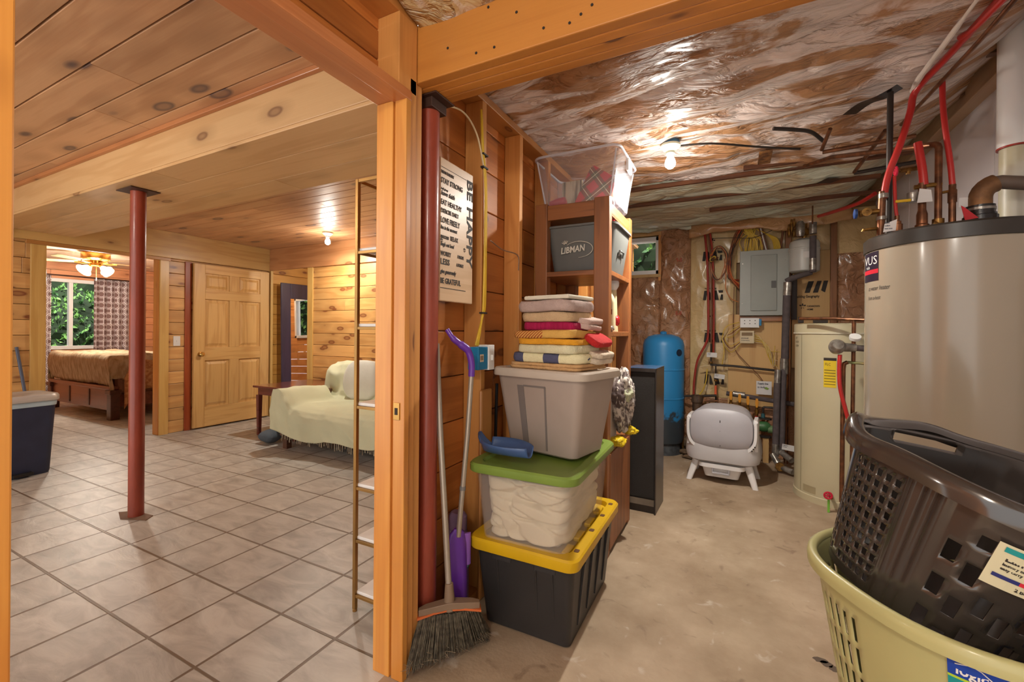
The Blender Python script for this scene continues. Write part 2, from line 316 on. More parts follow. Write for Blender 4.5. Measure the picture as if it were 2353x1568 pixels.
# floor tile
def tile_mat():
    m, nt, b = base_mat('slate_tile'); L = nt.links.new
    tc = nd(nt, 'ShaderNodeTexCoord'); mp = nd(nt, 'ShaderNodeMapping'); mp.inputs['Location'].default_value = (2.395+.330*20, -.890+.3385*20, 0); L(tc.outputs['Object'], mp.inputs[0])
    wob = nd(nt, 'ShaderNodeTexNoise'); wob.inputs['Scale'].default_value = 6; L(tc.outputs['Object'], wob.inputs['Vector'])
    sx = nd(nt, 'ShaderNodeSeparateXYZ'); L(mp.outputs[0], sx.inputs[0])
    outs = []; ids = []
    for ch, p, wdt in (('X', .330, .0035), ('Y', .3385, .0030)):
        d = nd(nt, 'ShaderNodeMath', operation='DIVIDE'); d.inputs[1].default_value = p; L(sx.outputs[ch], d.inputs[0])
        f = nd(nt, 'ShaderNodeMath', operation='FRACT'); L(d.outputs[0], f.inputs[0])
        fl = nd(nt, 'ShaderNodeMath', operation='FLOOR'); L(d.outputs[0], fl.inputs[0]); ids.append(fl)
        pp = nd(nt, 'ShaderNodeMath', operation='PINGPONG'); pp.inputs[1].default_value = .5; L(d.outputs[0], pp.inputs[0])
        w2 = nd(nt, 'ShaderNodeMath', operation='MULTIPLY_ADD'); w2.inputs[1].default_value = -.012; L(wob.outputs['Fac'], w2.inputs[0]); L(pp.outputs[0], w2.inputs[2])
        r = nd(nt, 'ShaderNodeMapRange'); r.inputs[1].default_value = wdt/p-.004; r.inputs[2].default_value = wdt/p+.006; L(w2.outputs[0], r.inputs[0]); outs.append(r)
    mn = nd(nt, 'ShaderNodeMath', operation='MINIMUM'); L(outs[0].outputs[0], mn.inputs[0]); L(outs[1].outputs[0], mn.inputs[1])
    cid = nd(nt, 'ShaderNodeCombineXYZ'); L(ids[0].outputs[0], cid.inputs[0]); L(ids[1].outputs[0], cid.inputs[1])
    wn = nd(nt, 'ShaderNodeTexWhiteNoise', noise_dimensions='3D'); L(cid.outputs[0], wn.inputs['Vector'])
    ad = nd(nt, 'ShaderNodeVectorMath', operation='MULTIPLY_ADD'); ad.inputs[1].default_value = (3, 3, 3); L(wn.outputs['Color'], ad.inputs[0]); L(tc.outputs['Object'], ad.inputs[2])
    st = nd(nt, 'ShaderNodeMapping'); st.inputs['Scale'].default_value = (1.6, 4.2, 1); st.inputs['Rotation'].default_value = (0, 0, .25); L(ad.outputs[0], st.inputs[0])
    n = nd(nt, 'ShaderNodeTexNoise'); n.inputs['Scale'].default_value = 2.6; n.inputs['Detail'].default_value = 7; n.inputs['Roughness'].default_value = .6; n.inputs['Distortion'].default_value = .8; L(st.outputs[0], n.inputs['Vector'])
    r = nd(nt, 'ShaderNodeValToRGB'); e = r.color_ramp.elements; e[0].position = .32; e[0].color = (*lin((158, 153, 145)), 1); e[1].position = .62; e[1].color = (*lin((191, 187, 178)), 1); L(n.outputs['Fac'], r.inputs[0])
    hv = nd(nt, 'ShaderNodeHueSaturation'); L(r.outputs[0], hv.inputs['Color']); vr = nd(nt, 'ShaderNodeMapRange'); vr.inputs[3].default_value = .93; vr.inputs[4].default_value = 1.06; L(wn.outputs['Value'], vr.inputs[0]); L(vr.outputs[0], hv.inputs['Value'])
    mx = nd(nt, 'ShaderNodeMix', data_type='RGBA'); mx.inputs[6].default_value = (*lin((112, 96, 80)), 1); L(hv.outputs[0], mx.inputs[7]); L(mn.outputs[0], mx.inputs[0]); L(mx.outputs[2], b.inputs['Base Color'])
    b.inputs['Roughness'].default_value = .42; b.inputs['Specular IOR Level'].default_value = .45
    h = nd(nt, 'ShaderNodeMath', operation='MULTIPLY_ADD'); h.inputs[1].default_value = .9; L(n.outputs['Fac'], h.inputs[0]); L(mn.outputs[0], h.inputs[2])
    bp = nd(nt, 'ShaderNodeBump'); bp.inputs['Strength'].default_value = .45; bp.inputs['Distance'].default_value = .006; L(h.outputs[0], bp.inputs['Height']); L(bp.outputs[0], b.inputs['Normal'])
    return m
def concrete_mat():
    m, nt, b = base_mat('concrete'); L = nt.links.new
    tc = nd(nt, 'ShaderNodeTexCoord')
    n = nd(nt, 'ShaderNodeTexNoise'); n.inputs['Scale'].default_value = 2.4; n.inputs['Detail'].default_value = 8; n.inputs['Roughness'].default_value = .62; L(tc.outputs['Object'], n.inputs['Vector'])
    r = nd(nt, 'ShaderNodeValToRGB'); e = r.color_ramp.elements; e[0].position = .3; e[0].color = (*lin((138, 114, 88)), 1); e[1].position = .66; e[1].color = (*lin((178, 156, 130)), 1); L(n.outputs['Fac'], r.inputs[0])
    n2 = nd(nt, 'ShaderNodeTexNoise'); n2.inputs['Scale'].default_value = 9; n2.inputs['Detail'].default_value = 7; n2.inputs['Distortion'].default_value = 1; L(tc.outputs['Object'], n2.inputs['Vector'])
    k = nd(nt, 'ShaderNodeMapRange'); k.inputs[1].default_value = .62; k.inputs[2].default_value = .72; k.inputs[4].default_value = .45; L(n2.outputs['Fac'], k.inputs[0])
    mx = nd(nt, 'ShaderNodeMix', data_type='RGBA'); mx.inputs[7].default_value = (*lin((92, 68, 50)), 1); L(r.outputs[0], mx.inputs[6]); L(k.outputs[0], mx.inputs[0])
    k3 = nd(nt, 'ShaderNodeMapRange'); k3.inputs[1].default_value = .36; k3.inputs[2].default_value = .27; k3.inputs[4].default_value = .4; L(n2.outputs['Fac'], k3.inputs[0])
    m3 = nd(nt, 'ShaderNodeMix', data_type='RGBA'); m3.inputs[7].default_value = (*lin((212, 200, 186)), 1); L(mx.outputs[2], m3.inputs[6]); L(k3.outputs[0], m3.inputs[0])
    L(m3.outputs[2], b.inputs['Base Color']); b.inputs['Roughness'].default_value = .7
    n4 = nd(nt, 'ShaderNodeTexNoise'); n4.inputs['Scale'].default_value = 55; n4.inputs['Detail'].default_value = 5; L(tc.outputs['Object'], n4.inputs['Vector'])
    bp = nd(nt, 'ShaderNodeBump'); bp.inputs['Strength'].default_value = .35; bp.inputs['Distance'].default_value = .004; L(n4.outputs['Fac'], bp.inputs['Height']); L(bp.outputs[0], b.inputs['Normal'])
    return m
TILE = tile_mat(); CONC = concrete_mat()
KRAFT_C = kraft('ceiling_kraft_sheen', (178, 134, 94), (158, 112, 74), film_sheen=.66, rough=.45, bump=1., bscale=7, crease=(.8, 2.4, 1), sheencol=(232, 220, 214))
KRAFT_F = kraft('far_ceiling_foil', (200, 184, 152), (176, 168, 140), film_sheen=.75, rough=.5, bump=.7, bscale=7, crease=(.7, 2, 1), sheencol=(206, 214, 196))
KRAFT_R = kraft('brown_kraft_wall', (182, 134, 96), (158, 108, 72), rough=.5, bump=.9, bscale=9)
KRAFT_T = kraft('tan_kraft_wall', (208, 178, 126), (192, 160, 106), rough=.5, bump=.35, bscale=7)
INK = mat('black_ink', (44, 36, 30), rough=.7, var=.02)
REDINK = mat('red_ink', (176, 72, 48), rough=.7, var=.02)
WHITE_P = mat('white_plastic', (226, 224, 220), rough=.35, var=.02)
GREYWALL = mat('white_wall_panel', (208, 204, 206), rough=.5, var=.03, vscale=2)
# ------------------------------------------------------------------ the setting: floors
struct(box('floor', TILE, (-10.4, -1.6, -.05), (-1.10, 6.2, 0), bevel=0))
struct(box('floor_concrete', CONC, (-1.10, -1.6, -.05), (1.25, 5.1, 0), bevel=0))
_r = random.Random(5); _c = Vector((0.299, 1.992, 0.0))
for _k in range(3):
    _p = [(_c.x+_k*.018+.020*(1-_k*.2)*(1+.5*_r.random())*math.cos(a), _c.y-_k*.014+.012*(1+.6*_r.random())*math.sin(a)) for a in (i*math.pi/7 for i in range(14))]
    MB().prism(_p, 0, .0006).build('oil_stain', mat('oil_stain', (92, 76, 62), rough=.7), bpy.data.objects['floor_concrete'])
# ceilings
q = boards(MB(), 1, -5.95, -1.16, -1.6, 1.30, 2.36, 2.38, .187, .007, (1.2, 2.6), 'XYZ', 3)
boards(q, 1, -5.95, -1.16, 1.86, 3.97, 2.36, 2.38, .132, .006, (1.4, 3.0), 'XYZ', 8)
struct(q.build('ceiling', PINE_CEIL, None, .0025))
q = boards(MB(), 1, -1.6, 6.2, -10.35, -5.93, 2.36, 2.38, .14, .004, (2, 4), 'YXZ', 12)
struct(q.build('ceiling_bedroom', wood('bedroom_ceiling', (214, 184, 158), (196, 160, 130), 'Y', .05, (120, 90, 70), vary=.06), None, .0025))
# dropped soffit that carries the beam line through the den, with a planked underside
q = MB(); q.cur = 1.3; q.box(-5.9, 1.285, 2.15, -1.16, 1.305, 2.36); q.cur = 2.2; q.box(-5.9, 1.86, 2.15, -1.16, 1.88, 2.36)
boards(q, 1, -5.9, -1.16, 1.285, 1.88, 2.133, 2.15, .2, .004, (2.2, 5), 'XYZ', 5)
struct(q.build('trim_1', PINE_SOFF, None, .003))
# small cove strip where the soffit meets the ceiling boards
struct(box('trim_2', wood('cove', (186, 122, 74), (160, 96, 54), 'X', .1, vary=.05), (-5.9, 1.262, 2.335), (-1.16, 1.285, 2.36)))
struct(box('ceiling_backing', MATS['core'] if 'core' in MATS else mat('core', (150, 110, 70)), (-5.95, -1.6, 2.382), (-1.16, 6.05, 2.40), bevel=0))
struct(box('ceiling_bedroom_backing', MATS['core'], (-10.4, -1.6, 2.382), (-5.95, 6.2, 2.40), bevel=0))
# left wall of the den, x=-5.9, with the bedroom opening
q = boards(MB(), 1, -1.6, 1.60, 0, 2.36, -5.92, -5.90, .145, .004, (1.2, 2.4), 'YZX', 21)
boards(q, 1, 2.70, 3.97, 0, 2.06, -5.92, -5.90, .145, .004, (1.2, 2.4), 'YZX', 22)
boards(q, 1, 1.60, 2.70, 2.06, 2.36, -5.92, -5.90, .145, .004, (1.2, 2.4), 'YZX', 23)
struct(q.build('wall_left', PINE_WALLY, None, .004))
struct(box('wall_left_core', mat('core', (150, 110, 70)), (-6.02, -1.6, 0), (-5.925, 1.66, 2.36), bevel=0))
struct(box('wall_left_core_end', MATS['core'], (-6.02, 2.64, 0), (-5.925, 3.97, 2.36), bevel=0))
struct(box('wall_left_core_head', MATS['core'], (-6.02, 1.66, 2.06), (-5.925, 2.64, 2.36), bevel=0))
# header beam above the bedroom opening and the door
struct(box('trim_3', PALE_Y, (-5.90, 1.42, 2.055), (-5.85, 3.95, 2.36)))
struct(box('trim_4', wood('darker_strip', (184, 130, 66), (150, 96, 40), 'Y', 0, vary=.05), (-5.90, 1.55, 2.02), (-5.865, 2.72, 2.055)))
struct(box('trim_5', PALE_Z, (-5.90, 1.585, 0), (-5.875, 1.69, 2.02)))
struct(box('trim_6', PALE_Z, (-6.02, 1.66, 0), (-5.90, 1.68, 2.05)))
struct(box('trim_7', TRIMZ, (-6.02, 2.615, 0), (-5.90, 2.635, 2.05)))
struct(box('trim_8', PALE_Z, (-5.90, 2.62, 0), (-5.878, 2.71, 2.055)))
struct(box('trim_9', REDZ, (-5.90, 2.88, 0), (-5.885, 2.95, 2.04)))  # shadow beside the open door, put in as a dark red strip
# end wall of the den, y=3.95, opening in the corner
q = boards(MB(), 1, -4.98, -1.14, 0, 2.10, 3.95, 3.97, .148, .004, (1.4, 2.8), 'XZY', 31)
struct(q.build('wall_back', PINE_WALLX, None, .004))
struct(box('trim_10', wood('end_header', (196, 140, 92), (166, 108, 64), 'X', .14, (100, 50, 24), vary=.05), (-5.85, 3.92, 2.06), (-1.14, 3.95, 2.36)))
struct(box('trim_11', PALE_Z, (-5.07, 3.93, 0), (-4.97, 3.95, 2.06)))
struct(box('trim_12', PALE_Z, (-5.89, 3.93, 0), (-5.83, 3.965, 2.06)))
struct(box('wall_back_core', MATS['core'], (-5.05, 3.972, 0), (-1.14, 4.05, 2.36), bevel=0))
# hall behind the end wall
HALLY = wood('hall_pine_y', (236, 178, 92), (212, 144, 58), 'Y', .13, (120, 48, 18), vary=.1)
q = boards(MB(), 1, 3.97, 6.0, 0, 2.36, -5.92, -5.90, .145, .004, (1.2, 2.4), 'YZX', 41); struct(q.build('wall_hall_left', HALLY, None, .004))
q = MB()
boards(q, 1, -5.9, -4.35, 0, 2.36, 5.9, 5.92, .145, .004, (1.2, 2.4), 'XZY', 42); boards(q, 1, -3.55, -1.2, 0, 2.36, 5.9, 5.92, .145, .004, (1.2, 2.4), 'XZY', 43)
boards(q, 1, -4.35, -3.55, 0, 1.15, 5.9, 5.92, .145, .004, (1.2, 2.4), 'XZY', 44); boards(q, 1, -4.35, -3.55, 1.95, 2.36, 5.9, 5.92, .145, .004, (1.2, 2.4), 'XZY', 45)
struct(q.build('wall_hall_back', wood('hall_pine_x', (226, 160, 92), (200, 128, 60), 'X', .13, (120, 48, 18), vary=.1), None, .004))
struct(box('ceiling_hall', PINE_CEIL, (-5.95, 3.97, 2.36), (-1.16, 6.0, 2.38)))
def window(name, ax, at_, c0, c1, z0, z1, split, depth=.08, fw=.05):
    q = MB(); d0, d1 = (at_-depth/2, at_+depth/2)
    def b(a0, a1, za, zb, e=0):
        if ax == 'x': q.box(d0-e, a0, za, d1+e, a1, zb)
        else: q.box(a0, d0-e, za, a1, d1+e, zb)
    b(c0, c0+fw, z0, z1, .01); b(c1-fw, c1, z0, z1, .01); b(c0, c1, z0, z0+fw, .01); b(c0, c1, z1-fw, z1, .01)
    for s in split: b(s-fw*.45, s+fw*.45, z0, z1)
    w = struct(q.build(name, mat('white_vinyl', (232, 230, 228), rough=.4, var=.02), None, .004))
    g = MB(); t = .002
    if ax == 'x': g.box(at_-t, c0+fw, z0+fw, at_+t, c1-fw, z1-fw)
    else: g.box(c0+fw, at_-t, z0+fw, c1-fw, at_+t, z1-fw)
    gm = mat('window_glass', (255, 255, 255), rough=.0, var=0, trans=1., ior=1.02)
    g.build('pane', gm, w); return w
window('window_2', 'y', 5.9, -4.35, -3.55, 1.15, 1.95, [-3.95])
# bedroom shell
q = MB()
for a0, a1, z0, z1, s in ((.3, 2.75, 0, 2.36, 51), (3.75, 6.2, 0, 2.36, 52), (2.75, 3.75, 0, .86, 53), (2.75, 3.75, 2.08, 2.36, 54)):
    boards(q, 1, a0, a1, z0, z1, -10.34, -10.32, .145, .004, (1.2, 2.4), 'YZX', s)
struct(q.build('wall_bedroom_far', PINK_Y, None, .004))
struct(box('wall_bedroom_back', wood('bedroom_pine_x', (220, 160, 100), (196, 130, 74), 'X', .12), (-10.3, 5.6, 0), (-5.95, 5.65, 2.36)))
struct(box('wall_bedroom_side', MATS['bedroom_pine_x'], (-10.3, .3, 0), (-6.02, .35, 2.36)))
window('window_1', 'x', -10.34, 2.75, 3.75, .86, 2.08, [3.27], fw=.06)
# ------------------------------------------------------------------ doorway partition x=-1.156..-1.04
P0, P1 = -1.156, -1.04
q = boards(MB(), 1, 1.20, 5.05, 0, 2.36, P0, P0+.02, .205, .004, (1.4, 3.0), 'YZX', 61)
boards(q, 1, 1.25, 3.94, 0, 2.36, P0-.012, P0-.002, .145, .004, (1.4, 3.0), 'YZX', 66)
boards(q, 1, -1.6, .20, 0, 2.36, P0, P0+.02, .205, .004, (1.4, 3.0), 'YZX', 62)
boards(q, 1, .27, 1.20, 2.08, 2.40, P0+.012, P0+.032, .105, .004, (2, 3), 'YZX', 63)
struct(q.build('wall_partition', PINE_UTIL, None, .004))
struct(box('wall_partition_core', MATS['core'], (P0-.002, 1.21, 0), (P0-.0002, 3.95, 2.36), bevel=0))
struct(box('wall_bedroom_far_core', MATS['core'], (-10.40, 2.0, 0), (-10.345, 2.75, 2.38), bevel=0)); struct(box('wall_bedroom_far_core', MATS['core'], (-10.40, 3.75, 0), (-10.345, 6.2, 2.38), bevel=0)); struct(box('wall_hall_left_core', MATS['core'], (-5.94, 4.0, 0), (-5.925, 6.0, 2.38), bevel=0))
n = 13
for y in (1.726, 2.12, 2.526, 2.93, 3.34, 3.75, 4.15, 4.56, 4.97):
    struct(box('trim_%d' % n, STUD, (P0+.022, y, .04), (P1, y+.038, 2.30))); n += 1
struct(box('trim_22', wood('plate_y', (196, 132, 66), (168, 102, 44), 'Y', .08), (P0+.022, 1.285, 2.30), (P1, 5.05, 2.338)))
struct(box('trim_23', MATS['plate_y'], (P0+.022, 1.285, 0), (P1, 5.05, .04)))
# jamb end of the doorway: jamb board with stop, triple stud, header
q = MB(); q.cur = 3.1
q.box(-1.156, 1.178, 0, -1.080, 1.206, 2.045); q.cur = 4.7; q.box(-1.072, 1.180, 0, -1.020, 1.206, 2.045)
q.cur = 6.2; q.box(-1.082, 1.190, 0, -1.070, 1.206, 2.045)
struct(q.build('trim_24', TRIMZ, None, .003))
q = MB(); q.cur = .4; q.box(-1.13, 1.208, 0, P1+.012, 1.243, 2.13); q.cur = 5.; q.box(-1.13, 1.245, 0, P1+.004, 1.284, 2.13)
struct(q.build('trim_25', STUD, None, .003))
struct(box('trim_26', STUD, (-1.13, 1.15, 2.075), (P1+.012, 1.245, 2.33)))
q = MB(); q.cur = 1.; q.box(-1.156, .27, 2.045, -1.085, 1.206, 2.068); q.cur = 2.; q.box(-1.083, .27, 2.040, -1.018, 1.206, 2.075); q.cur = 3; q.box(-1.156, .27, 2.068, -1.13, 1.206, 2.15)
struct(q.build('trim_27', TRIMY, None, .003))
struct(box('trim_28', MATS['plate_y'], (-1.13, -.5, 2.33), (P1+.01, 1.25, 2.37)))
struct(box('trim_29', TRIMZ, (-1.156, .228, 0), (-1.018, .256, 2.045)))
struct(box('trim_30', STUD, (-1.13, .17, 0), (P1, .226, 2.34)))
# brass strike plate on the jamb
sp = MB(); sp.prism([(-.014, -.03), (.014, -.03), (.014, .03), (-.014, .03)], 0, .002)
o = sp.build('trim_31', mat('brass', (196, 150, 84), rough=.3, metal=.9), None, .0008); o.location = (-1.053, 1.178, 0.946); o.rotation_euler = (R(90), 0, 0); struct(o)
sp = MB(); sp.box(-.006, -.012, .001, .006, .012, .0035); sp.build('strike_hole', INK, o)
# ------------------------------------------------------------------ beam over the utility room, four plies, insulation above
q = MB()
for i in range(4):
    q.cur = i*1.7+.3; q.box(-1.10, 1.25+i*.043, 2.13+(0 if i else 0), 1.2, 1.25+i*.043+.040, 2.34)
struct(q.build('trim_32', BEAMX, None, .004))
nails = MB()
r2 = random.Random(4)
for i in range(16):
    x = -.97+r2.random()*1.1; z = 2.15+r2.random()*.17
    nails.lathe([(0, 0), (.0045, 0), (.0045, .0015), (0, .0015)], n=8, xf=Matrix.Translation((x, 1.2492, z)) @ Matrix.Rotation(R(90), 4, 'X'))
nails.build('nail_heads', INK, bpy.data.objects['trim_32'])
# ceiling insulation: facing paper with painted sheen of loose clear plastic, sagging between staples
def ceil_fn(x0, x1, y0, y1, zb, amp, sagp, seed):
    def fn(u, v):
        x = x0+(x1-x0)*u; y = y0+(y1-y0)*v
        z = zb-amp*1.6*abs(math.sin(math.pi*(x*.25+y)/sagp))**.5
        w = fbm(x*1.1+seed, y*2.0, seed, 3)
        z += amp*1.1*w+amp*.7*ridge(x*1.3+w*.5+seed*2, y*3.2, 3.)+amp*.35*ridge(x*3.1+w, y*6.2+w*2, 9.)
        z -= amp*.45*max(0, ridge((x+y*1.8)*1.5, (y-x*.4)*1.2, 5.+seed))**3
        if x > .72: z += ((x-.72)/.4)**1.6*.24
        return (x, y, z)
    return fn
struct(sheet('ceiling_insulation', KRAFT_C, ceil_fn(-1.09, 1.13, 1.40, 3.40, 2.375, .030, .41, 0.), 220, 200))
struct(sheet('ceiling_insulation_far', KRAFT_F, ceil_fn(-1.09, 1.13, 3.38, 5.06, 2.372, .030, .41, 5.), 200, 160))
struct(sheet('ceiling_insulation_near', kraft('near_foil', (206, 178, 130), (170, 130, 80), film_sheen=.6, rough=.25, bump=1., bscale=10), ceil_fn(-1.02, 1.2, -1.4, 1.27, 2.375, .026, .41, 9.), 120, 120))
struct(box('ceiling_deck', MATS['core'], (-1.15, -1.6, 2.66), (1.25, 5.1, 2.70), bevel=0))
# joists seen in the gap above the right wall
jw = wood('joist', (120, 78, 44), (86, 52, 28), 'X', .06)
for i, y in enumerate((1.9, 2.31, 2.72, 3.13)):
    struct(box('trim_%d' % (40+i), jw, (.98, y, 2.5), (1.25, y+.04, 2.66)))
struct(box('trim_44', SILLY, (1.08, 1.2, 2.45), (1.17, 5.05, 2.60), bevel=.004))
# right wall: foam panels with seams
q = MB()
for a, b_ in ((-1.6, .6), (.604, 1.8), (1.804, 3.02), (3.024, 4.2), (4.204, 5.1)): q.box(1.15, a, 0, 1.18, b_, 2.5)
struct(q.build('wall_right', GREYWALL, None, .003))
# far wall of the utility room
def wallpatch(name, m, x0, x1, z0, z1, y, amp, seed, nx=90, nz=120, top=0):
    def fn(u, v):
        x = x0+(x1-x0)*u; z = z0+(z1-z0)*v
        w = fbm(x*2+seed, z*1.4, seed, 3)
        d = amp*(.9*ridge(x*4.5+w*.8+seed, z*1.5+w, 2.)+.5*ridge(x*7+z*3, z*5+w, seed+4.)+.8*w)
        e = min(1, min(u, 1-u)*8)
        return (x, y-amp-d*e-amp*1.2*math.sin(math.pi*u)**.6, z)
    return struct(sheet(name, m, fn, nx, nz))
struct(box('wall_far', MATS['core'], (-1.15, 5.06, 0), (-1.05, 5.12, 2.66), bevel=0))
q = MB(); q.box(-1.05, 5.06, 0, 1.25, 5.12, 1.90); q.box(-.72, 5.06, 1.90, 1.25, 5.12, 2.66); q.box(-1.05, 5.06, 2.30, -.72, 5.12, 2.66)
struct(q.build('wall_far_core', MATS['core'], None))
wallpatch('wall_far_brown_paper', KRAFT_R, -.745, -.415, 0.0, 2.40, 5.035, .020, 1.)
wallpatch('wall_far_brown_paper_low', KRAFT_R, -1.05, -.735, 0.0, 1.84, 5.035, .020, 3.)
wallpatch('wall_far_tan_paper', KRAFT_T, -.415, .02, 0.55, 2.40, 5.03, .008, 5.)
wallpatch('wall_far_tan_paper_right', KRAFT_T, .02, 1.15, 1.95, 2.40, 5.03, .008, 6.)
PLY = wood('plywood', (206, 166, 108), (184, 138, 82), 'Z', .05, (110, 70, 40), rough=.6, coat=.05, rings=.5)
struct(box('wall_far_plywood', PLY, (-.05, 4.975, .50), (.42, 4.995, 1.42)))
struct(box('wall_far_plywood_right', PLY, (.50, 4.975, .9), (.80, 4.995, 2.02)))
struct(box('trim_45', STUD, (-.745, 4.99, 1.80), (-.705, 5.05, 2.36)))
struct(box('trim_46', MATS['plywood'], (-1.05, 4.98, 2.30), (-.72, 5.05, 2.345)))
struct(box('trim_47', MATS['plywood'], (-1.05, 4.98, 1.84), (-.72, 5.05, 1.875)))
struct(box('trim_48', wood('dark_stud', (150, 96, 50), (112, 66, 30), 'Z', .05), (.44, 4.96, .2), (.49, 5.05, 2.3)))
struct(box('trim_49', MATS['dark_stud'], (.80, 4.96, .2), (.85, 5.05, 2.3)))
wallpatch('wall_far_brown_paper_right', KRAFT_R, .85, 1.15, 0.3, 1.98, 5.03, .018, 8., 40, 80)
wallpatch('wall_far_brown_paper_bottom', KRAFT_R, -.42, .9, 0.0, .56, 5.03, .014, 11., 90, 50)
window('window_3', 'y', 5.06, -1.30, -.73, 1.875, 2.29, [], depth=.10, fw=.045)
# insulation prints
def wallprint(px, py, s, size, sx=1., m=INK, y=4.985):
    pass
# ================================================================== DEN AND BEDROOM THINGS
WHITEENAM = mat('white_enamel', (228, 224, 216), rough=.35, var=.03)
BULBM = mat('lit_bulb', (255, 246, 225), rough=.4, var=0, emit=14.)
# steel columns
def column(loc, r, h, plate, label):
    t = thing('lally_column', label, 'column', loc)
    MB().lathe([(0, 0), (r, 0), (r, h), (0, h)], n=40).build('shaft', STEEL_RED, t)
    q = MB(); q.box(-plate, -plate*.8, h, plate, plate*.8, h+.006)
    q.build('top_plate', DARK_STEEL, t, .001)
    return t
c = column((-3.49, 1.43, 0), .042, 2.126, .1, 'red painted steel column standing alone on the tiled floor')
q = MB(); q.prism([(-.16, -.03), (-.02, -.075), (.15, -.01), (.1, .05), (-.09, .03)], .0, .004)
q.build('floor_patch', mat('chipped_grout', (120, 96, 78), rough=.8, bump=.6), c)
c = column((-1.070, 1.373, 0), .0395, 2.122, .075, 'red steel column beside the doorway under the big beam')
q = MB(); q.box(-.05, -.045, 2.085, .045, .05, 2.122); q.build('saddle', DARK_STEEL, c, .002)
# ceiling bulbs
def bulb_fixture(loc, label, base):
    t = thing('bulb_fixture', label, 'ceiling light', loc)
    MB().lathe([(0, 0), (.055, 0), (.057, -.012), (.040, -.028), (.026, -.040), (.024, -.052), (0, -.052)], n=32).build('lamp_holder', base, t)
    MB().lathe([(.0, -.052), (.014, -.053), (.015, -.066), (.026, -.088), (.031, -.108), (.027, -.126), (.014, -.138), (0, -.141)], n=28).build('bulb', BULBM, t)
    return t
bulb_fixture((-4.2, 3.52, 2.358), 'bare lit bulb in a white holder on the pine board ceiling', WHITEENAM)
u = bulb_fixture((-.34, 2.70, 2.335), 'bare lit bulb in a holder hanging under the foil ceiling', mat('porcelain', (214, 222, 200), rough=.3, var=.03))
MB().lathe([(0, .04), (.048, .04), (.050, .002), (.046, -.006), (0, -.006)], n=8).build('junction_box', mat('blue_plastic_box', (60, 112, 150), rough=.5), u)
# six panel door folded back against the wall
d = struct(bpy.data.objects.new('door_1', None)); COL.objects.link(d); d.location = (-5.865, 3.905, .02)
def dbox(q, y0, y1, z0, z1, x0=0., x1=.035): q.box(x0, -y1, z0, x1, -y0, z1)
Wd, Hd = .955, 2.01
q = MB()
for a, b_ in ((0, .125), (.415, .535), (Wd-.125, Wd)): q.cur = rng.random()*9; dbox(q, a, b_, 0, Hd) if a != .415 else None
q.build('stile', DOORZ, d, .003)
q = MB()
for z0, z1 in ((0, .24), (.82, .98), (1.58, 1.70), (1.90, Hd)): q.cur = rng.random()*9; dbox(q, .125, Wd-.125, z0, z1, 0, .0345)
q.build('rail', DOORY, d, .003)
q = MB()
for z0, z1 in ((.24, .82), (.98, 1.58), (1.70, 1.90)): q.cur = rng.random()*9; dbox(q, .415, .535, z0, z1, 0, .0345)
q.build('mullion', DOORZ, d, .003)
for z0, z1 in ((.24, .82), (.98, 1.58), (1.70, 1.90)):
    for y0, y1 in ((.125, .415), (.535, .83)):
        q = MB(); q.cur = rng.random()*9; dbox(q, y0, y1, z0, z1, .004, .012)
        v = [(.012, -y1+.02, z0+.02), (.012, -y0-.02, z0+.02), (.012, -y0-.02, z1-.02), (.012, -y1+.02, z1-.02), (.025, -y1+.05, z0+.05), (.025, -y0-.05, z0+.05), (.025, -y0-.05, z1-.05), (.025, -y1+.05, z1-.05)]
        q.add(v, [(4, 5, 6, 7), (0, 1, 5, 4), (1, 2, 6, 5), (2, 3, 7, 6), (3, 0, 4, 7)])
        q.build('raised_panel', DOORZ, d)
kn = MB().lathe([(0, 0), (.03, 0), (.03, .006), (.012, .010), (.011, .030), (.026, .040), (.029, .052), (.022, .062), (0, .064)], n=24, xf=Matrix.Rotation(R(90), 4, 'Y'))
k = kn.build('knob', mat('polished_brass', (214, 178, 110), rough=.2, metal=.9), d); k.location = (.035, -.885, .90)
# light switch between trim and door
t = thing('light_switch', 'white light switch plate on the pine wall left of the panel door', 'light switch', (-5.900, 2.80, 1.085))
MB().box(0, -.036, -.058, .006, .036, .058).build('plate', WHITE_P, t, .002); MB().box(.006, -.005, -.012, .012, .005, .012).build('toggle', WHITE_P, t, .001)
# trash can
t = thing('trash_can', 'dark blue step trash can with a metal rimmed lid by the den wall', 'trash can', (-5.33, 1.34, 0), R(4))
NAVY = mat('navy_plastic', (46, 52, 76), rough=.45, var=.1)
q = MB(); q.loft([rr(.30, .36, .05, 0), rr(.31, .37, .05, .02), rr(.38, .42, .06, .60)], True, True); q.build('body', NAVY, t)
q = MB(); q.loft([rr(.388, .428, .06, .575), rr(.394, .434, .06, .60), rr(.388, .428, .06, .612)], True, True); q.build('liner', mat('bin_bag', (176, 196, 206), rough=.3), t)
q = MB(); q.loft([rr(.39, .43, .06, .612), rr(.42, .46, .07, .62), rr(.42, .46, .07, .655), rr(.40, .44, .06, .672), rr(.34, .38, .05, .655)], True, True); q.build('lid', mat('brushed_metal', (206, 202, 196), rough=.4, metal=.35, stretch=(1, 1, 20)), t)
q = MB(); q.box(.155, -.06, .015, .20, .06, .04); q.build('pedal', mat('black_plastic', (32, 31, 31), rough=.45, var=.05), t, .004)
pipe('mop_pole', mat('grey_pole', (84, 92, 112), rough=.4), [(-5.72, 1.56, .02), (-5.82, 1.54, .62), (-5.885, 1.50, 1.05)], .012, 'dark slim pole leaning on the den wall behind the trash can', 'pole')
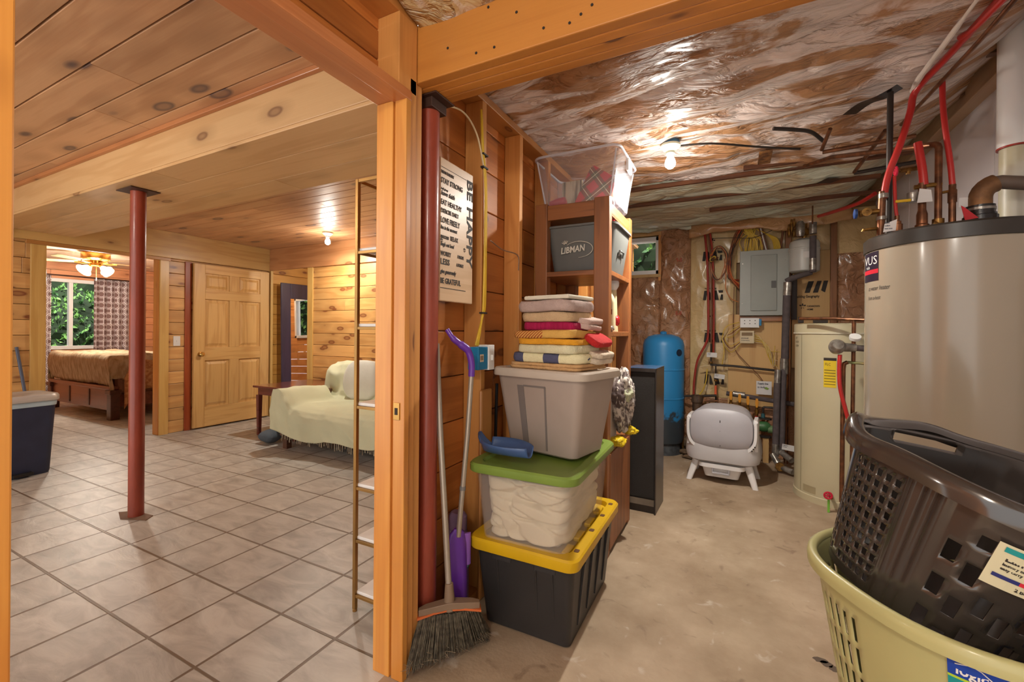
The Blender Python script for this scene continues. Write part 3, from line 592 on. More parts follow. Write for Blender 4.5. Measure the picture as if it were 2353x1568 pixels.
# tiny black bracket at the soffit end
tag(box('soffit_bracket', DARK_STEEL, (-5.895, 1.30, 2.06), (-5.82, 1.44, 2.13)), 'dark metal bracket under the soffit end at the left wall', 'bracket')
# ---------------- end table
t = thing('end_table', 'dark red stained end table in the corner behind the covered futon', 'table', (-4.62, 3.52, 0))
MAH = wood('mahogany', (112, 52, 44), (80, 32, 30), 'X', 0, rough=.16, coat=.8, vary=.05)
box('tabletop', MAH, (-.36, -.38, .555), (.36, .38, .580), t, .006)
box('apron', MAH, (-.32, -.34, .47), (.32, .34, .555), t)
for sx in (-1, 1):
    for sy in (-1, 1):
        q = MB(); q.cur = .7; x, y = sx*.31, sy*.33; q.loft([[Vector((x+a*.017, y+b_*.017, 0)) for a, b_ in ((-1, -1), (1, -1), (1, 1), (-1, 1))], [Vector((x+a*.025, y+b_*.025, .47)) for a, b_ in ((-1, -1), (1, -1), (1, 1), (-1, 1))]], smooth=False)
        q.build('leg', MAH, t, .003)
# dark bag on the floor beside the futon
q = MB(); rings = []
for k in range(7):
    f = k/6; s = math.sin(math.pi*(f*.9+.08))**.5; rings.append([Vector((v.x+.01*fbm(v.x*9, v.y*9, k), v.y, v.z)) for v in rr(.20*s+.02, .16*s+.02, .05, .015+.13*f)])
q.loft(rings); o = q.build('cloth_bag', mat('slate_fabric', (84, 92, 100), rough=.9, bump=.5), None, loc=(-4.47, 3.02, 0)); tag(o, 'small slate grey fabric bag on the floor under the futon arm', 'bag')
# ---------------- futon
t = thing('futon_frame', 'futon frame hidden beneath a pale green throw in the den', 'futon', (0, 0, 0))
DKW = wood('futon_wood', (96, 62, 44), (66, 40, 28), 'X', 0, vary=.05)
for x in (-4.12, -2.2):
    for y in (2.97, 3.72): box('leg', DKW, (x-.03, y-.03, 0), (x+.03, y+.03, .18), t)
box('base_rail', DKW, (-4.2, 2.94, .13), (-2.1, 2.98, .19), t); box('base_rail_back', DKW, (-4.2, 3.74, .13), (-2.1, 3.78, .19), t)
box('mattress', mat('plaid_fabric', (150, 130, 110), rough=.9), (-4.05, 2.98, .19), (-2.1, 3.7, .40), t, .06)
box('armrest', DKW, (-4.24, 2.98, .18), (-4.10, 3.68, .56), t, .03)
box('backrest', MATS['plaid_fabric'], (-4.05, 3.60, .40), (-2.1, 3.80, .78), t, .06)
# plaid blanket with fringe under the throw
q = MB()
for i in range(72):
    x = -4.16+i*.0285; w = .010; y = 2.93-.006*math.sin(i*1.3); z = .115-.045*rng.random()
    q.add([(x, y, z), (x+w, y-.003, z), (x+w, y, .25), (x, y, .25), (x, y+.004, z), (x+w, y+.004, z), (x+w, y+.004, .25), (x, y+.004, .25)], [(0, 1, 2, 3), (7, 6, 5, 4), (0, 3, 7, 4), (1, 5, 6, 2)])
q.box(-4.20, 2.935, .17, -2.1, 2.945, .30)
o = q.build('plaid_blanket', mat('plaid_tassels', (96, 82, 70), rgb2=(196, 184, 158), rough=.9, vscale=30, stretch=(3, 1, .2), thr=(.48, .52)), None)
tag(o, 'dark plaid blanket fringe showing below the pale throw on the futon', 'blanket')
THROW = mat('pale_green_throw', (206, 206, 172), rough=.9, var=.04, vscale=3, bump=.35, bscale=180)
def throw(u, v):
    # v: from the front hem up over the seat, up the backrest; u: along the futon
    X0, X1 = -4.30, -2.05
    prof = [(2.905, .155), (2.90, .20), (2.895, .28), (2.90, .34), (2.93, .39), (3.0, .415), (3.2, .425), (3.42, .43), (3.50, .46), (3.53, .56), (3.56, .70), (3.62, .80), (3.72, .83), (3.84, .80), (3.88, .60)]
    k = v*(len(prof)-1); i = min(int(k), len(prof)-2); f = k-i; y = prof[i][0]*(1-f)+prof[i+1][0]*f; z = prof[i][1]*(1-f)+prof[i+1][1]*f
    x = X0+(X1-X0)*u
    a = max(0, min(1, (-3.92-x)/.20)); a = a*a*(3-2*a)                     # rises over the arm
    top = .585 if y < 3.45 else z
    if a > 0 and v > .22: z = z*(1-a)+max(z, top)*a
    if a > 0 and v <= .22: z = z+(.17*(v/.22)*a); y = y
    hem = (.04*math.sin(x*2.2)+.02*math.sin(x*7.))*max(0, 1-v*6)
    z += hem
    # left end falls down over the arm side
    if x < -4.235:
        g = (-4.235-x)/.065; z = z*(1-g)+(.18+.1*math.sin(v*9))*g*(1 if v < .75 else 2.2); x = -4.25-.035*math.sin(g*1.6)
    fold = .030*ridge(x*3.+z*2, y*2.5+z*3, 2.)+.012*fbm(x*5, y*5+z*4, 3.)
    dd = max(0, 1-abs(x+3.95)/.35)
    fold += .045*dd*ridge(x*5+y*3, z*4+y*2, 7.)
    return (x, y-fold*.8, z+fold*.55+.012)
o = sheet('throw_cover', THROW, throw, 130, 110, solid=.006); tag(o, 'pale green throw draped over the futon arm seat and back', 'throw')
q = MB()
rings = []
for k in range(13):
    f = k/12*math.pi; s = max(.02, math.sin(f))**.55; z = .40+.22*(1-math.cos(f)); rings.append([v for v in rr(.50*s, .17*s, .07*s, z)])
q.loft(rings); o = q.build('pillow', mat('white_cotton', (216, 214, 200), rough=.9, var=.04, bump=.3), None, loc=(-3.62, 3.42, .07)); o.rotation_euler = (R(-10), 0, R(4)); tag(o, 'plump pale cushion leaning on the futon backrest', 'cushion')
# ---------------- tall leaning mirror in the hall
t = thing('floor_mirror', 'tall wide framed dark mirror leaning on the wall beyond the corner opening', 'mirror', (-5.72, 4.02, 0), rot=(0, R(-1.2), 0))
FR = wood('indigo_frame', (58, 48, 74), (40, 34, 56), 'Z', 0, rough=.35, coat=.4, vary=.05)
box('frame_side', FR, (0, 0, 0), (.03, .145, 1.90), t, .006); box('frame_side', FR, (0, .62, 0), (.03, .82, 1.90), t, .006)
box('frame_top', FR, (0, .145, 1.68), (.03, .62, 1.90), t, .006); box('frame_bottom', FR, (0, .145, 0), (.03, .62, .22), t, .006)
box('mirror_glass', mat('mirror_silver', (240, 240, 240), rough=.02, metal=1., var=0), (.006, .13, .21), (.014, .63, 1.69), t, 0)
# ---------------- brass etagere with white shelves behind the jamb
t = thing('etagere', 'slim brass etagere with white shelves standing behind the door jamb', 'shelf unit', (-1.335, 1.56, 0))
BR = mat('antique_brass', (168, 128, 72), rough=.34, metal=.75, var=.12)
EX, EY = .135, .17
for sx in (-1, 1):
    for sy in (-1, 1):
        q = MB(); q.box(sx*EX-.008, sy*EY-.008, .012, sx*EX+.008, sy*EY+.008, 1.89); q.lathe([(0, 0), (.010, 0), (.010, .012), (0, .012)], c=(sx*EX, sy*EY, 0), n=12)
        q.build('post', BR, t, .001)
for i, z in enumerate((.075, .315, .545, .90, 1.245, 1.575)):
    q = MB(); q.box(-EX, -EY-.006, z-.012, EX, -EY+.006, z); q.box(-EX, EY-.006, z-.012, EX, EY+.006, z); q.box(-EX-.006, -EY, z-.012, -EX+.006, EY, z); q.box(EX-.006, -EY, z-.012, EX+.006, EY, z)
    f = q.build('shelf_frame', BR, t, .001)
    MB().box(-EX+.004, -EY+.004, z, EX-.004, EY-.004, z+.014).build('shelf_board', WHITE_P, f, .003)
q = MB(); q.box(-EX, -EY-.006, 1.876, EX, -EY+.006, 1.89); q.box(-EX, EY-.006, 1.876, EX, EY+.006, 1.89); q.box(-EX-.006, -EY, 1.876, -EX+.006, EY, 1.89); q.box(EX-.006, -EY, 1.876, EX+.006, EY, 1.89)
q.build('top_frame', BR, t, .001)
# ================================================================== BEDROOM
t = thing('bed', 'dark cherry panel bed standing in the bedroom', 'bed', (-8.40, 2.78, 0))
CH = wood('cherry', (128, 72, 52), (92, 46, 34), 'X', 0, rough=.3, coat=.5, vary=.05); CHD = wood('cherry_dark', (84, 44, 34), (58, 28, 22), 'X', 0, rough=.35, coat=.4, vary=.03)
box('footboard', CH, (-.93, -.02, .12), (.93, .03, .40), t)
box('footboard_cap', CH, (-1.0, -.05, .40), (1.0, .06, .45), t, .012)
for x in (-.32, .32): box('divider', CHD, (x-.02, -.028, .15), (x+.02, -.018, .38), t)
for x in (-.97, .97):
    q = MB(); q.cur = 2; q.box(x-.06, -.045, .0, x+.06, .055, .40); q.box(x-.075, -.06, .34, x+.075, .07, .40); q.build('foot_post', CHD, t, .008)
box('side_rail', CH, (.93, .05, .16), (.98, 2.05, .34), t); box('side_rail', CH, (-.98, .05, .16), (-.93, 2.05, .34), t)
box('headboard', CH, (-1.0, 2.05, 0), (1.0, 2.12, 1.05), t, .01)
box('middle_foot', CHD, (.80, 1.0, 0), (.88, 1.08, .16), t)
box('mattress', mat('mattress_ticking', (206, 150, 120), rough=.85), (-.90, .06, .30), (.92, 2.04, .66), t, .06)
def quilt(u, v):
    y = .10+1.9*v; a = u*2-1
    x = 1.03*math.copysign(min(abs(a)*1.25, 1), a)
    z = .76+.03*math.sin(v*3)+.02*fbm(u*6, v*5)
    if abs(a) > .8: g = (abs(a)-.8)/.2; z = z-.40*g; x += math.copysign(.03*math.sin(v*22)*g, a)
    if v < .06: z -= (.06-v)*4
    z += .012*ridge(u*6, v*7)
    return (x, y, z)
o = sheet('quilt', mat('floral_quilt', (206, 156, 104), rgb2=(176, 116, 74), rough=.9, vscale=22, bump=.5, bscale=60, thr=(.42, .58)), quilt, 70, 60, solid=.012); o.location = t.location; tag(o, 'tan floral quilt hanging over the side of the bed', 'quilt')
def fur(u, v):
    a = u*2-1; x = 1.0*math.copysign(min(abs(a)*1.12, 1), a); y = -.01+.80*v
    z = .855+.025*fbm(u*5, v*4)
    if v < .30: g = 1-v/.30; z -= .40*g**2.2; y = .02-.0*g
    else: y = .02+.78*(v-.30)/.70
    y += -.10*math.sin(min(1, v/.3)*math.pi)*.5
    if abs(a) > .86: z -= (abs(a)-.86)/.14*.30
    z += .006*ridge(u*40, v*8)
    return (x, y-.02, z)
o = sheet('fur_throw', mat('golden_faux_fur', (200, 180, 150), rgb2=(168, 144, 112), rough=1., vscale=16, bump=1., bscale=90, stretch=(2.2, 1, .5), thr=(.4, .6)), fur, 130, 60, solid=.02); o.location = t.location; tag(o, 'golden faux fur throw laid over the foot of the bed', 'throw')
q = MB(); rings = []
for k in range(11):
    f = k/10*math.pi; s = max(.02, math.sin(f))**.5; rings.append(rr(.62*s, .20*s, .08*s, .19*(1-math.cos(f))))
q.loft(rings); o = q.build('pillow', mat('grey_velvet', (128, 116, 116), rough=.8), None, loc=(-7.86, 4.55, .78)); o.rotation_euler = (R(-18), 0, 0); tag(o, 'grey velvet pillow propped at the head of the bed', 'pillow')
# curtains with ringed pattern
def curtain_mat():
    m, nt, b = base_mat('ringed_curtain'); L = nt.links.new
    tc = nd(nt, 'ShaderNodeTexCoord'); sp = nd(nt, 'ShaderNodeSeparateXYZ'); L(tc.outputs['UV'], sp.inputs[0])
    rings = []
    for off in ((0, 0), (.5, .5)):
        cx = []
        for ch, o_, sc in (('X', off[0], 1), ('Y', off[1], 1)):
            a = nd(nt, 'ShaderNodeMath', operation='ADD'); a.inputs[1].default_value = o_; L(sp.outputs[ch], a.inputs[0])
            f = nd(nt, 'ShaderNodeMath', operation='FRACT'); L(a.outputs[0], f.inputs[0])
            s = nd(nt, 'ShaderNodeMath', operation='SUBTRACT'); s.inputs[1].default_value = .5; L(f.outputs[0], s.inputs[0])
            ab = nd(nt, 'ShaderNodeMath', operation='ABSOLUTE'); L(s.outputs[0], ab.inputs[0]); cx.append(ab)
        mxn = nd(nt, 'ShaderNodeMath', operation='MAXIMUM'); L(cx[0].outputs[0], mxn.inputs[0]); L(cx[1].outputs[0], mxn.inputs[1])
        sm = nd(nt, 'ShaderNodeMath', operation='ADD'); L(cx[0].outputs[0], sm.inputs[0]); L(cx[1].outputs[0], sm.inputs[1])
        s7 = nd(nt, 'ShaderNodeMath', operation='MULTIPLY'); s7.inputs[1].default_value = .72; L(sm.outputs[0], s7.inputs[0])
        oc = nd(nt, 'ShaderNodeMath', operation='MAXIMUM'); L(mxn.outputs[0], oc.inputs[0]); L(s7.outputs[0], oc.inputs[1])
        for rad in (.335, .235):
            q_ = nd(nt, 'ShaderNodeMath', operation='SUBTRACT'); q_.inputs[1].default_value = rad; L(oc.outputs[0], q_.inputs[0])
            w = nd(nt, 'ShaderNodeMath', operation='ABSOLUTE'); L(q_.outputs[0], w.inputs[0])
            c_ = nd(nt, 'ShaderNodeMath', operation='LESS_THAN'); c_.inputs[1].default_value = .026; L(w.outputs[0], c_.inputs[0]); rings.append(c_)
    acc = rings[0]
    for r_ in rings[1:]:
        a = nd(nt, 'ShaderNodeMath', operation='MAXIMUM'); L(acc.outputs[0], a.inputs[0]); L(r_.outputs[0], a.inputs[1]); acc = a
    mx = nd(nt, 'ShaderNodeMix', data_type='RGBA'); mx.inputs[6].default_value = (*lin((124, 96, 92)), 1); mx.inputs[7].default_value = (*lin((216, 206, 206)), 1); L(acc.outputs[0], mx.inputs[0])
    L(mx.outputs[2], b.inputs['Base Color']); b.inputs['Roughness'].default_value = .85
    return m
CUR = curtain_mat()
def curtain(y0, y1, z0, z1, label, pleat):
    nu, nv = 80, 12
    def fn(u, v): return (-10.26+.025*math.sin(u*pleat*2*math.pi)*(1-.2*v), y0+(y1-y0)*u+.008*math.sin(u*pleat*4*math.pi), z0+(z1-z0)*v)
    o = sheet('curtain', CUR, fn, nu, nv, solid=.004)
    uv = o.data.uv_layers.new(name='UVMap')
    for lp in o.data.loops:
        i = lp.vertex_index; a = (i % (nu+1))/nu; b_ = (i//(nu+1))/nv
        uv.data[lp.index].uv = (a*(y1-y0)*1.9/.2, b_*(z1-z0)/.2)
    return tag(o, label, 'curtain', None)
curtain(3.56, 4.22, .45, 2.12, 'brown curtain with pale rings right of the bedroom window', 6)
curtain(2.62, 3.01, .10, 2.12, 'brown curtain with pale rings left of the bedroom window', 4)
pipe('curtain_rod', mat('bronze_rod', (92, 64, 50), rough=.4, metal=.6), [(-10.25, 2.55, 2.13), (-10.25, 4.3, 2.13)], .012, 'thin bronze curtain rod above the bedroom window', 'curtain rod')
# ceiling fan
t = thing('ceiling_fan', 'brass ceiling fan with lit flower glass shades in the bedroom', 'ceiling fan', (-8.45, 2.95, 2.358))
PB = mat('fan_brass', (214, 160, 82), rough=.22, metal=.85, var=.1)
MB().lathe([(0, 0), (.155, 0), (.165, -.02), (.165, -.10), (.13, -.125), (.07, -.13), (.06, -.16), (.075, -.17), (.075, -.20), (0, -.21)], n=40).build('motor_housing', PB, t)
FW = wood('fan_blade_wood', (226, 196, 150), (206, 172, 124), 'X', 0, vary=.03)
for k in range(5):
    a = R(72*k+14); xf = Matrix.Rotation(a, 4, 'Z') @ Matrix.Rotation(R(10), 4, 'X')
    ring0 = [xf @ Vector(p)+Vector((0, 0, -.15)) for p in ((.20, -.05, 0), (.62, -.065, 0), (.65, -.04, 0), (.65, .04, 0), (.62, .065, 0), (.20, .05, 0))]
    q = MB(); q.loft([ring0, [p+Vector((0, 0, .006)) for p in ring0]], smooth=False); bl = q.build('blade', FW, t)
    q = MB(); q.tube([xf @ Vector((.06, 0, 0))+Vector((0, 0, -.155)), xf @ Vector((.15, 0, -.01))+Vector((0, 0, -.155)), xf @ Vector((.24, 0, -.004))+Vector((0, 0, -.152))], .012, 6); q.build('blade_arm', PB, bl)
GL = mat('lit_frosted_glass', (255, 238, 190), rough=.4, var=0, emit=3.2)
for k in range(4):
    a = R(90*k+20); xf = Matrix.Translation((.09*math.cos(a), .09*math.sin(a), -.215)) @ Matrix.Rotation(a, 4, 'Z') @ Matrix.Rotation(R(125), 4, 'Y')
    MB().lathe([(0, -.02), (.018, -.02), (.022, .02), (0, .02)], n=14, xf=xf).build('lamp_socket', PB, t)
    MB().lathe([(0, .018), (.028, .02), (.040, .05), (.052, .085), (.078, .115), (.080, .118), (.050, .10), (.0, .06)], n=24, xf=xf).build('glass_shade', GL, t)
pipe('pull_chain', PB, [(.02, 0, -.21), (.02, 0, -.42)], .003, parent=t)
# ================================================================== OUTSIDE GREENERY
def bush(name, loc, r, label, n, leafcol, seed, flat=(1, 1, 1)):
    rg = random.Random(seed); bm = bmesh.new(); bmesh.ops.create_icosphere(bm, subdivisions=4, radius=1)
    for v in bm.verts:
        d = v.co.normalized(); k = 1+.22*fbm(d.x*2.2+seed, d.y*2.2, d.z*2.2)+.06*fbm(d.x*8, d.y*8, d.z*8+seed); v.co = Vector((d.x*r[0]*k, d.y*r[1]*k, d.z*r[2]*k))
    base = [v.co.copy() for v in bm.verts]
    me = bpy.data.meshes.new(name); bm.to_mesh(me); bm.free()
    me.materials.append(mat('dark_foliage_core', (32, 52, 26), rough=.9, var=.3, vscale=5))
    q = MB()
    for i in range(n):
        p = rg.choice(base)*rg.uniform(.92, 1.10)+Vector((rg.gauss(0, .03),)*3); a = Euler((rg.random()*6, rg.random()*6, rg.random()*6)).to_matrix(); s = rg.uniform(.03, .065)
        q.add([p+a @ Vector(c)*s for c in ((-1, 0, 0), (0, -.45, .1), (1, 0, 0), (0, .45, .1))], [(0, 1, 2, 3)])
    o = q.build(name, mat(leafcol[0], leafcol[1], rgb2=leafcol[2], rough=.6, vscale=3.5, thr=(.4, .6)), None, loc=loc); tag(o, label, 'bush')
    c_ = bpy.data.objects.new('bush_core', me); COL.objects.link(c_); c_.parent = o
    return o
LG = ('bush_leaves', (116, 164, 84), (48, 92, 44)); DG = ('evergreen_leaves', (60, 92, 66), (30, 54, 44))  # mid green for the bushes, darker green for the evergreens
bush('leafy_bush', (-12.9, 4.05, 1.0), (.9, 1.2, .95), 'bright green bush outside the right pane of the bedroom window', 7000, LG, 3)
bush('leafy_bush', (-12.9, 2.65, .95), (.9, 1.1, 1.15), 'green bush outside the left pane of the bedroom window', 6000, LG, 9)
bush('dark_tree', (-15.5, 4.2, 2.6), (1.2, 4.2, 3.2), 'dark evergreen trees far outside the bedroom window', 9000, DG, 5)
bush('leafy_bush', (-1.3, 6.9, 2.05), (1.5, .7, 1.25), 'green bush outside the small high utility window', 8000, LG, 13)
bush('leafy_bush', (-3.9, 7.6, 1.5), (1.5, .7, 1.2), 'green bush outside the hall window seen in the mirror', 5000, LG, 17)
struct(box('ground_outside', mat('grass', (92, 112, 60), rough=.9, var=.2), (-22, -3, -.3), (-10.45, 12, .3), bevel=0))
# ================================================================== UTILITY ROOM: LEFT SIDE
# word sign
t = thing('word_sign', 'wooden sign reading BE HAPPY hung between the red column and first stud', 'sign', (-1.042, 1.408, 1.35))
box('board', wood('sign_board', (206, 174, 138), (184, 148, 110), 'Y', 0, vary=.02, coat=.05), (-.012, 0, 0), (0, .244, .575), t, .004)
MXS = lambda y, z: Matrix.Translation((.0008, y, z)) @ Matrix.Rotation(R(90), 4, 'Z') @ Matrix.Rotation(R(90), 4, 'X')
rows = [('DREAM FEARLESSLY', .512, .017, .6, 0), ('STAY STRONG', .474, .030, .78, 0), ('don\'t give up', .446, .013, .7, .3), ('have faith', .425, .026, .95, .35), ('EAT HEALTHY', .388, .029, .80, 0), ('EXERCISE DAILY', .355, .024, .72, 0),
        ('LOVE FREELY', .315, .032, .72, 0), ('live in the moment', .289, .022, .68, .3), ('success  RELAX', .252, .026, .72, 0), ('laugh out loud', .222, .022, .72, .3), ('WORRY', .183, .026, .75, 0), ('LESS', .148, .033, 1.0, 0), ('give generously', .112, .024, .72, .3), ('BE GRATEFUL', .072, .031, .76, 0)]
items = []
for s, z, size, sx, sh in rows: items.append((s, size, MXS(.004, z), sx, 'LEFT', sh))
items += [('FORGIVE', .019, MXS(.124, .187), .62, 'LEFT', 0), ('& FORGET', .019, MXS(.117, .152), .60, 'LEFT', 0), ('*', .04, MXS(.168, .210), 1, 'LEFT', 0), ('*', .04, MXS(.002, .222), 1, 'LEFT', 0)]
items.append(('BE HAPPY', .062, Matrix.Translation((.0008, .195, .545)) @ Matrix.Rotation(R(-90), 4, 'X') @ Matrix.Rotation(R(90), 4, 'Z') @ Matrix.Rotation(R(90), 4, 'X'), 1.42, 'LEFT', 0))
merge_text(items, 'lettering', INK, t)
q = MB(); q.box(.0003, .004, .052, .0012, .187, .0545); q.box(.0003, .004, .536, .0012, .187, .5375); q.build('border_line', INK, t)
# cables down the stud
YEL = mat('yellow_cable', (222, 180, 44), rough=.45, var=.08); CRM = mat('cream_cable', (214, 190, 146), rough=.5, var=.05)
t = thing('wall_cables', 'bundle of yellow and cream cables stapled down the first stud', 'cable', (0, 0, 0))
for i, (dx, top) in enumerate(((0, 2.24), (.008, 2.22), (.016, 2.20))):
    P = [(-1.032, 1.700+dx*.4, top), (-1.032, 1.712+dx*.5, 2.06), (-1.03, 1.736+dx*.6, 1.9), (-1.03, 1.736+dx*.7, 1.6), (-1.03, 1.728+dx, 1.36), (-1.032, 1.722+dx*.3, 1.30), (-1.03, 1.695-dx*.8, 1.21), (-1.035, 1.69-dx*1.2, 1.165)]
    pipe('cable', YEL, P, .0050, parent=t, smooth=True, n=8)
pipe('cable', CRM, [(-1.03, 1.40, 2.125), (-1.03, 1.55, 2.16), (-1.03, 1.66, 2.11), (-1.03, 1.725, 1.98)], .004, parent=t, smooth=True)
for z in (1.98, 2.04, 1.31):
    q = MB(); q.box(-1.04, 1.708, z, -1.022, 1.752, z+.008); q.build('cable_staple', INK, t, .001)
tag(pipe('thin_wire', mat('grey_wire', (150, 120, 96), rough=.5), [(-1.03, 1.79, 1.66), (-1.05, 1.95, 1.645), (-1.04, 2.10, 1.64), (-1.036, 2.105, 1.56)], .0032, smooth=True), 'thin loose wire strung between the two open studs', 'wire')
t = thing('switch_box', 'blue electrical box with a white switch plate on the first stud', 'switch', (-1.02, 1.66, 1.06))
box('blue_box', mat('blue_box', (26, 128, 178), rough=.45, var=.05), (-.02, -.045, 0), (.035, .035, .10), t, .003)
box('sticker', mat('sticker_cream', (226, 206, 178), rough=.6), (.0352, -.032, .035), (.036, -.002, .068), t, 0)
q = MB()
for k in range(3): q.box(.0361, -.028+k*.008, .042, .0366, -.024+k*.008, .062)
q.build('sticker_print', INK, t)
t2 = MB(); t2.box(-.02, .037, -.005, .040, .088, .108); t2.build('cover_plate', WHITE_P, t, .003); MB().box(.040, .056, .038, .050, .068, .064).build('toggle', WHITE_P, t, .001)
# purple upright dustpan with hooked handle
PUR = mat('purple_plastic', (104, 52, 160), rough=.35, var=.08, coat=.2); SILV = mat('silver_pole', (176, 164, 148), rough=.35, metal=.5, var=.05)
t = thing('upright_dustpan', 'purple upright dustpan with a silver pole hooked on the wall by the column', 'dustpan', (0, 0, 0))
pipe('handle_grip', PUR, [(-1.03, 1.445, 1.235), (-1.005, 1.452, 1.20), (-.985, 1.478, 1.175), (-.965, 1.500, 1.15), (-.955, 1.512, 1.10), (-.955, 1.512, 1.045)], [.010]*6+[.013]*6+[.016]*6+[.014]*6+[.0135]*7, parent=t, smooth=True, n=14)
pipe('pole', SILV, [(-.955, 1.512, 1.05), (-.965, 1.50, .80), (-.985, 1.47, .40)], .0105, parent=t, n=14)
pipe('pole_collar', mat('grey_plastic', (120, 116, 112), rough=.4), [(-.9750, 1.485, .600), (-.9757, 1.484, .585)], .0125, parent=t, n=14)
q = MB()
rings = []
for z, w, d in ((.045, .095, .05), (.10, .105, .055), (.25, .10, .05), (.36, .09, .042), (.41, .07, .04), (.43, .03, .03)): rings.append([Vector((-.995+v.x*.6-v.y*.3, 1.475+v.x*.6+v.y*.8, v.z)) for v in rr(w, d, .02, z)])
q.loft(rings); q.build('pan', PUR, t)
q = MB(); q.loft([[Vector((-.97+v.x*.6, 1.515+v.x*.6+v.y*.8, v.z)) for v in rr(.03, .02, .008, z)] for z in (.27, .40)]); q.build('pan_lip', mat('light_purple', (140, 92, 180), rough=.35), t)
# cleaning bottle behind
t = thing('cleaner_bottle', 'bottle with mauve cap and teal label standing behind the purple dustpan', 'bottle', (-1.075, 1.60, 0))
MB().loft([rr(.10, .07, .03, z) for z in (0.0, .33)]+[rr(.08, .06, .028, .36)]).build('bottle_body', mat('dusty_mauve', (132, 104, 128), rough=.4), t)
MB().loft([rr(.082, .062, .028, z) for z in (.362, .42)]+[rr(.06, .045, .02, .435)]).build('bottle_cap', MATS['dusty_mauve'], t)
q = MB(); q.loft([rr(.102, .072, .03, z) for z in (.20, .32)], False, False); q.build('label_band', mat('teal_label', (60, 150, 146), rgb2=(200, 220, 210), rough=.5, vscale=40, stretch=(1, 1, 2), thr=(.5, .56)), t)
# angled broom
t = thing('angle_broom', 'angled broom with dusty grey bristles leaning against the red column', 'broom', (0, 0, 0))
pipe('broom_pole', SILV, [(-0.951, 1.36, 0.245), (-1.026, 1.4, 0.82), (-1.071, 1.43, 1.178)], .0118, parent=t, n=16)
q = MB(); A = Vector((-1.039, 1.29, 0.18)); B = Vector((-0.856, 1.426, 0.19)); dirv = (B-A).normalized(); side = Vector((-dirv.y, dirv.x, 0))
q.loft([[A+dirv*(B-A).length*f+side*s*w+Vector((0, 0, h+.018*math.sin(f*math.pi)))for s, h in ((-1, -.012), (1, -.012), (1, .012), (-1, .012))] for f, w in ((0, .010), (.12, .017), (.5, .021), (.88, .017), (1, .010))])
q.tube([(-0.948, 1.36, 0.18), (-0.951, 1.36, 0.278)], [.024, .015], 14); q.build('broom_head', mat('taupe_plastic', (136, 112, 90), rough=.5), t, .002)
q = MB(); q.loft([[A+dirv*(B-A).length*f+side*s*.0185+Vector((0, 0, h+.018*math.sin(f*math.pi)))for s, h in ((-1, -.019), (1, -.019), (1, -.011), (-1, -.011))] for f in (-.02, .25, .5, .75, 1.02)]); q.build('orange_trim', mat('orange_band', (206, 104, 52), rough=.5), t)
q = MB(); rb = random.Random(3)
F0 = Vector((-1.008, 1.188, .040)); F1 = Vector((-0.854, 1.512, 0.01))
for i in range(620):
    f = rb.random(); s = rb.uniform(-1, 1); p = A+(B-A)*(.03+.94*f)+side*s*.014+Vector((0, 0, -.014)); g = min(1, max(0, f+rb.gauss(0, .012)))
    e = F0+(F1-F0)*g+side*(s*.024+rb.gauss(0, .004)); e.z += rb.uniform(0, .014); m_ = (p+e)/2+Vector((rb.gauss(0, .002), rb.gauss(0, .002), 0))
    q.tube([p, m_, e], [.0016, .0014, .0011], 4)
q.build('bristles', mat('grey_bristles', (112, 102, 84), rgb2=(66, 58, 48), rough=.85, vscale=60), t)['kind'] = 'stuff'
q = MB()
for i in range(26):
    p = F0+(F1-F0)*rb.random()*.9+Vector((rb.gauss(0, .015), rb.gauss(0, .015), rb.uniform(.0, .02)))
    q.tube(curve_pts([p+Vector((rb.gauss(0, .02), rb.gauss(0, .02), abs(rb.gauss(0, .02)))) for k in range(4)], 4), .0006, 3)
o = q.build('caught_dust', mat('dust_hair', (150, 130, 104), rough=1), t); o['kind'] = 'stuff'
pipe('black_rod', mat('black_metal', (30, 28, 28), rough=.45), [(-1.06, 1.88, .02), (-1.05, 1.90, .97)], .008, 'thin black rod standing against the stud wall behind the totes', 'rod')
tag(box('oak_board', wood('oak_offcut', (214, 150, 82), (180, 108, 48), 'Z', .16, kden=2), (-1.036, 1.70, 0), (-1.018, 1.80, .96), bevel=.012), 'upright offcut board leaning on the first stud behind the dustpan', 'board')
# ---------------- stack of totes
def rt(x, y, z, a): return (x, y, z), R(a)
CHAR = mat('charcoal_plastic', (50, 47, 46), rough=.42, var=.06, bump=.12, bscale=200); YLID = mat('yellow_plastic', (214, 170, 20), rough=.4, var=.06)
t = thing('storage_tote', 'black tote with a yellow lid at the bottom of the stack', 'tote', (-.745, 1.873, 0), 0)
tub(.375, .55, .43, .635, .335, .025, .035).build('body', CHAR, t)
for y in (-.18, -.06, .06, .18):
    q = MB(); q.add([(.190, y-.010, .05), (.196, y-.010, .05), (.222, y-.010, .30), (.212, y-.010, .30), (.190, y+.010, .05), (.196, y+.010, .05), (.222, y+.010, .30), (.212, y+.010, .30)], [(0, 1, 2, 3), (7, 6, 5, 4), (0, 4, 5, 1), (1, 5, 6, 2), (2, 6, 7, 3), (3, 7, 4, 0)]); q.build('rib', CHAR, t, .001)
for x in (-.11, .06, .13):
    q = MB(); q.add([(x-.004, -.279, .05), (x+.004, -.279, .05), (x+.004, -.318, .30), (x-.004, -.318, .30), (x-.004, -.274, .05), (x+.004, -.274, .05), (x+.004, -.300, .30), (x-.004, -.300, .30)], [(0, 1, 2, 3), (7, 6, 5, 4), (0, 4, 5, 1), (1, 5, 6, 2), (2, 6, 7, 3), (3, 7, 4, 0)]); q.build('rib', CHAR, t, .001)
lid(.475, .685, .046, .045, rim=.035, dip=.02).build('lid', YLID, t, loc=(0, 0, .333))
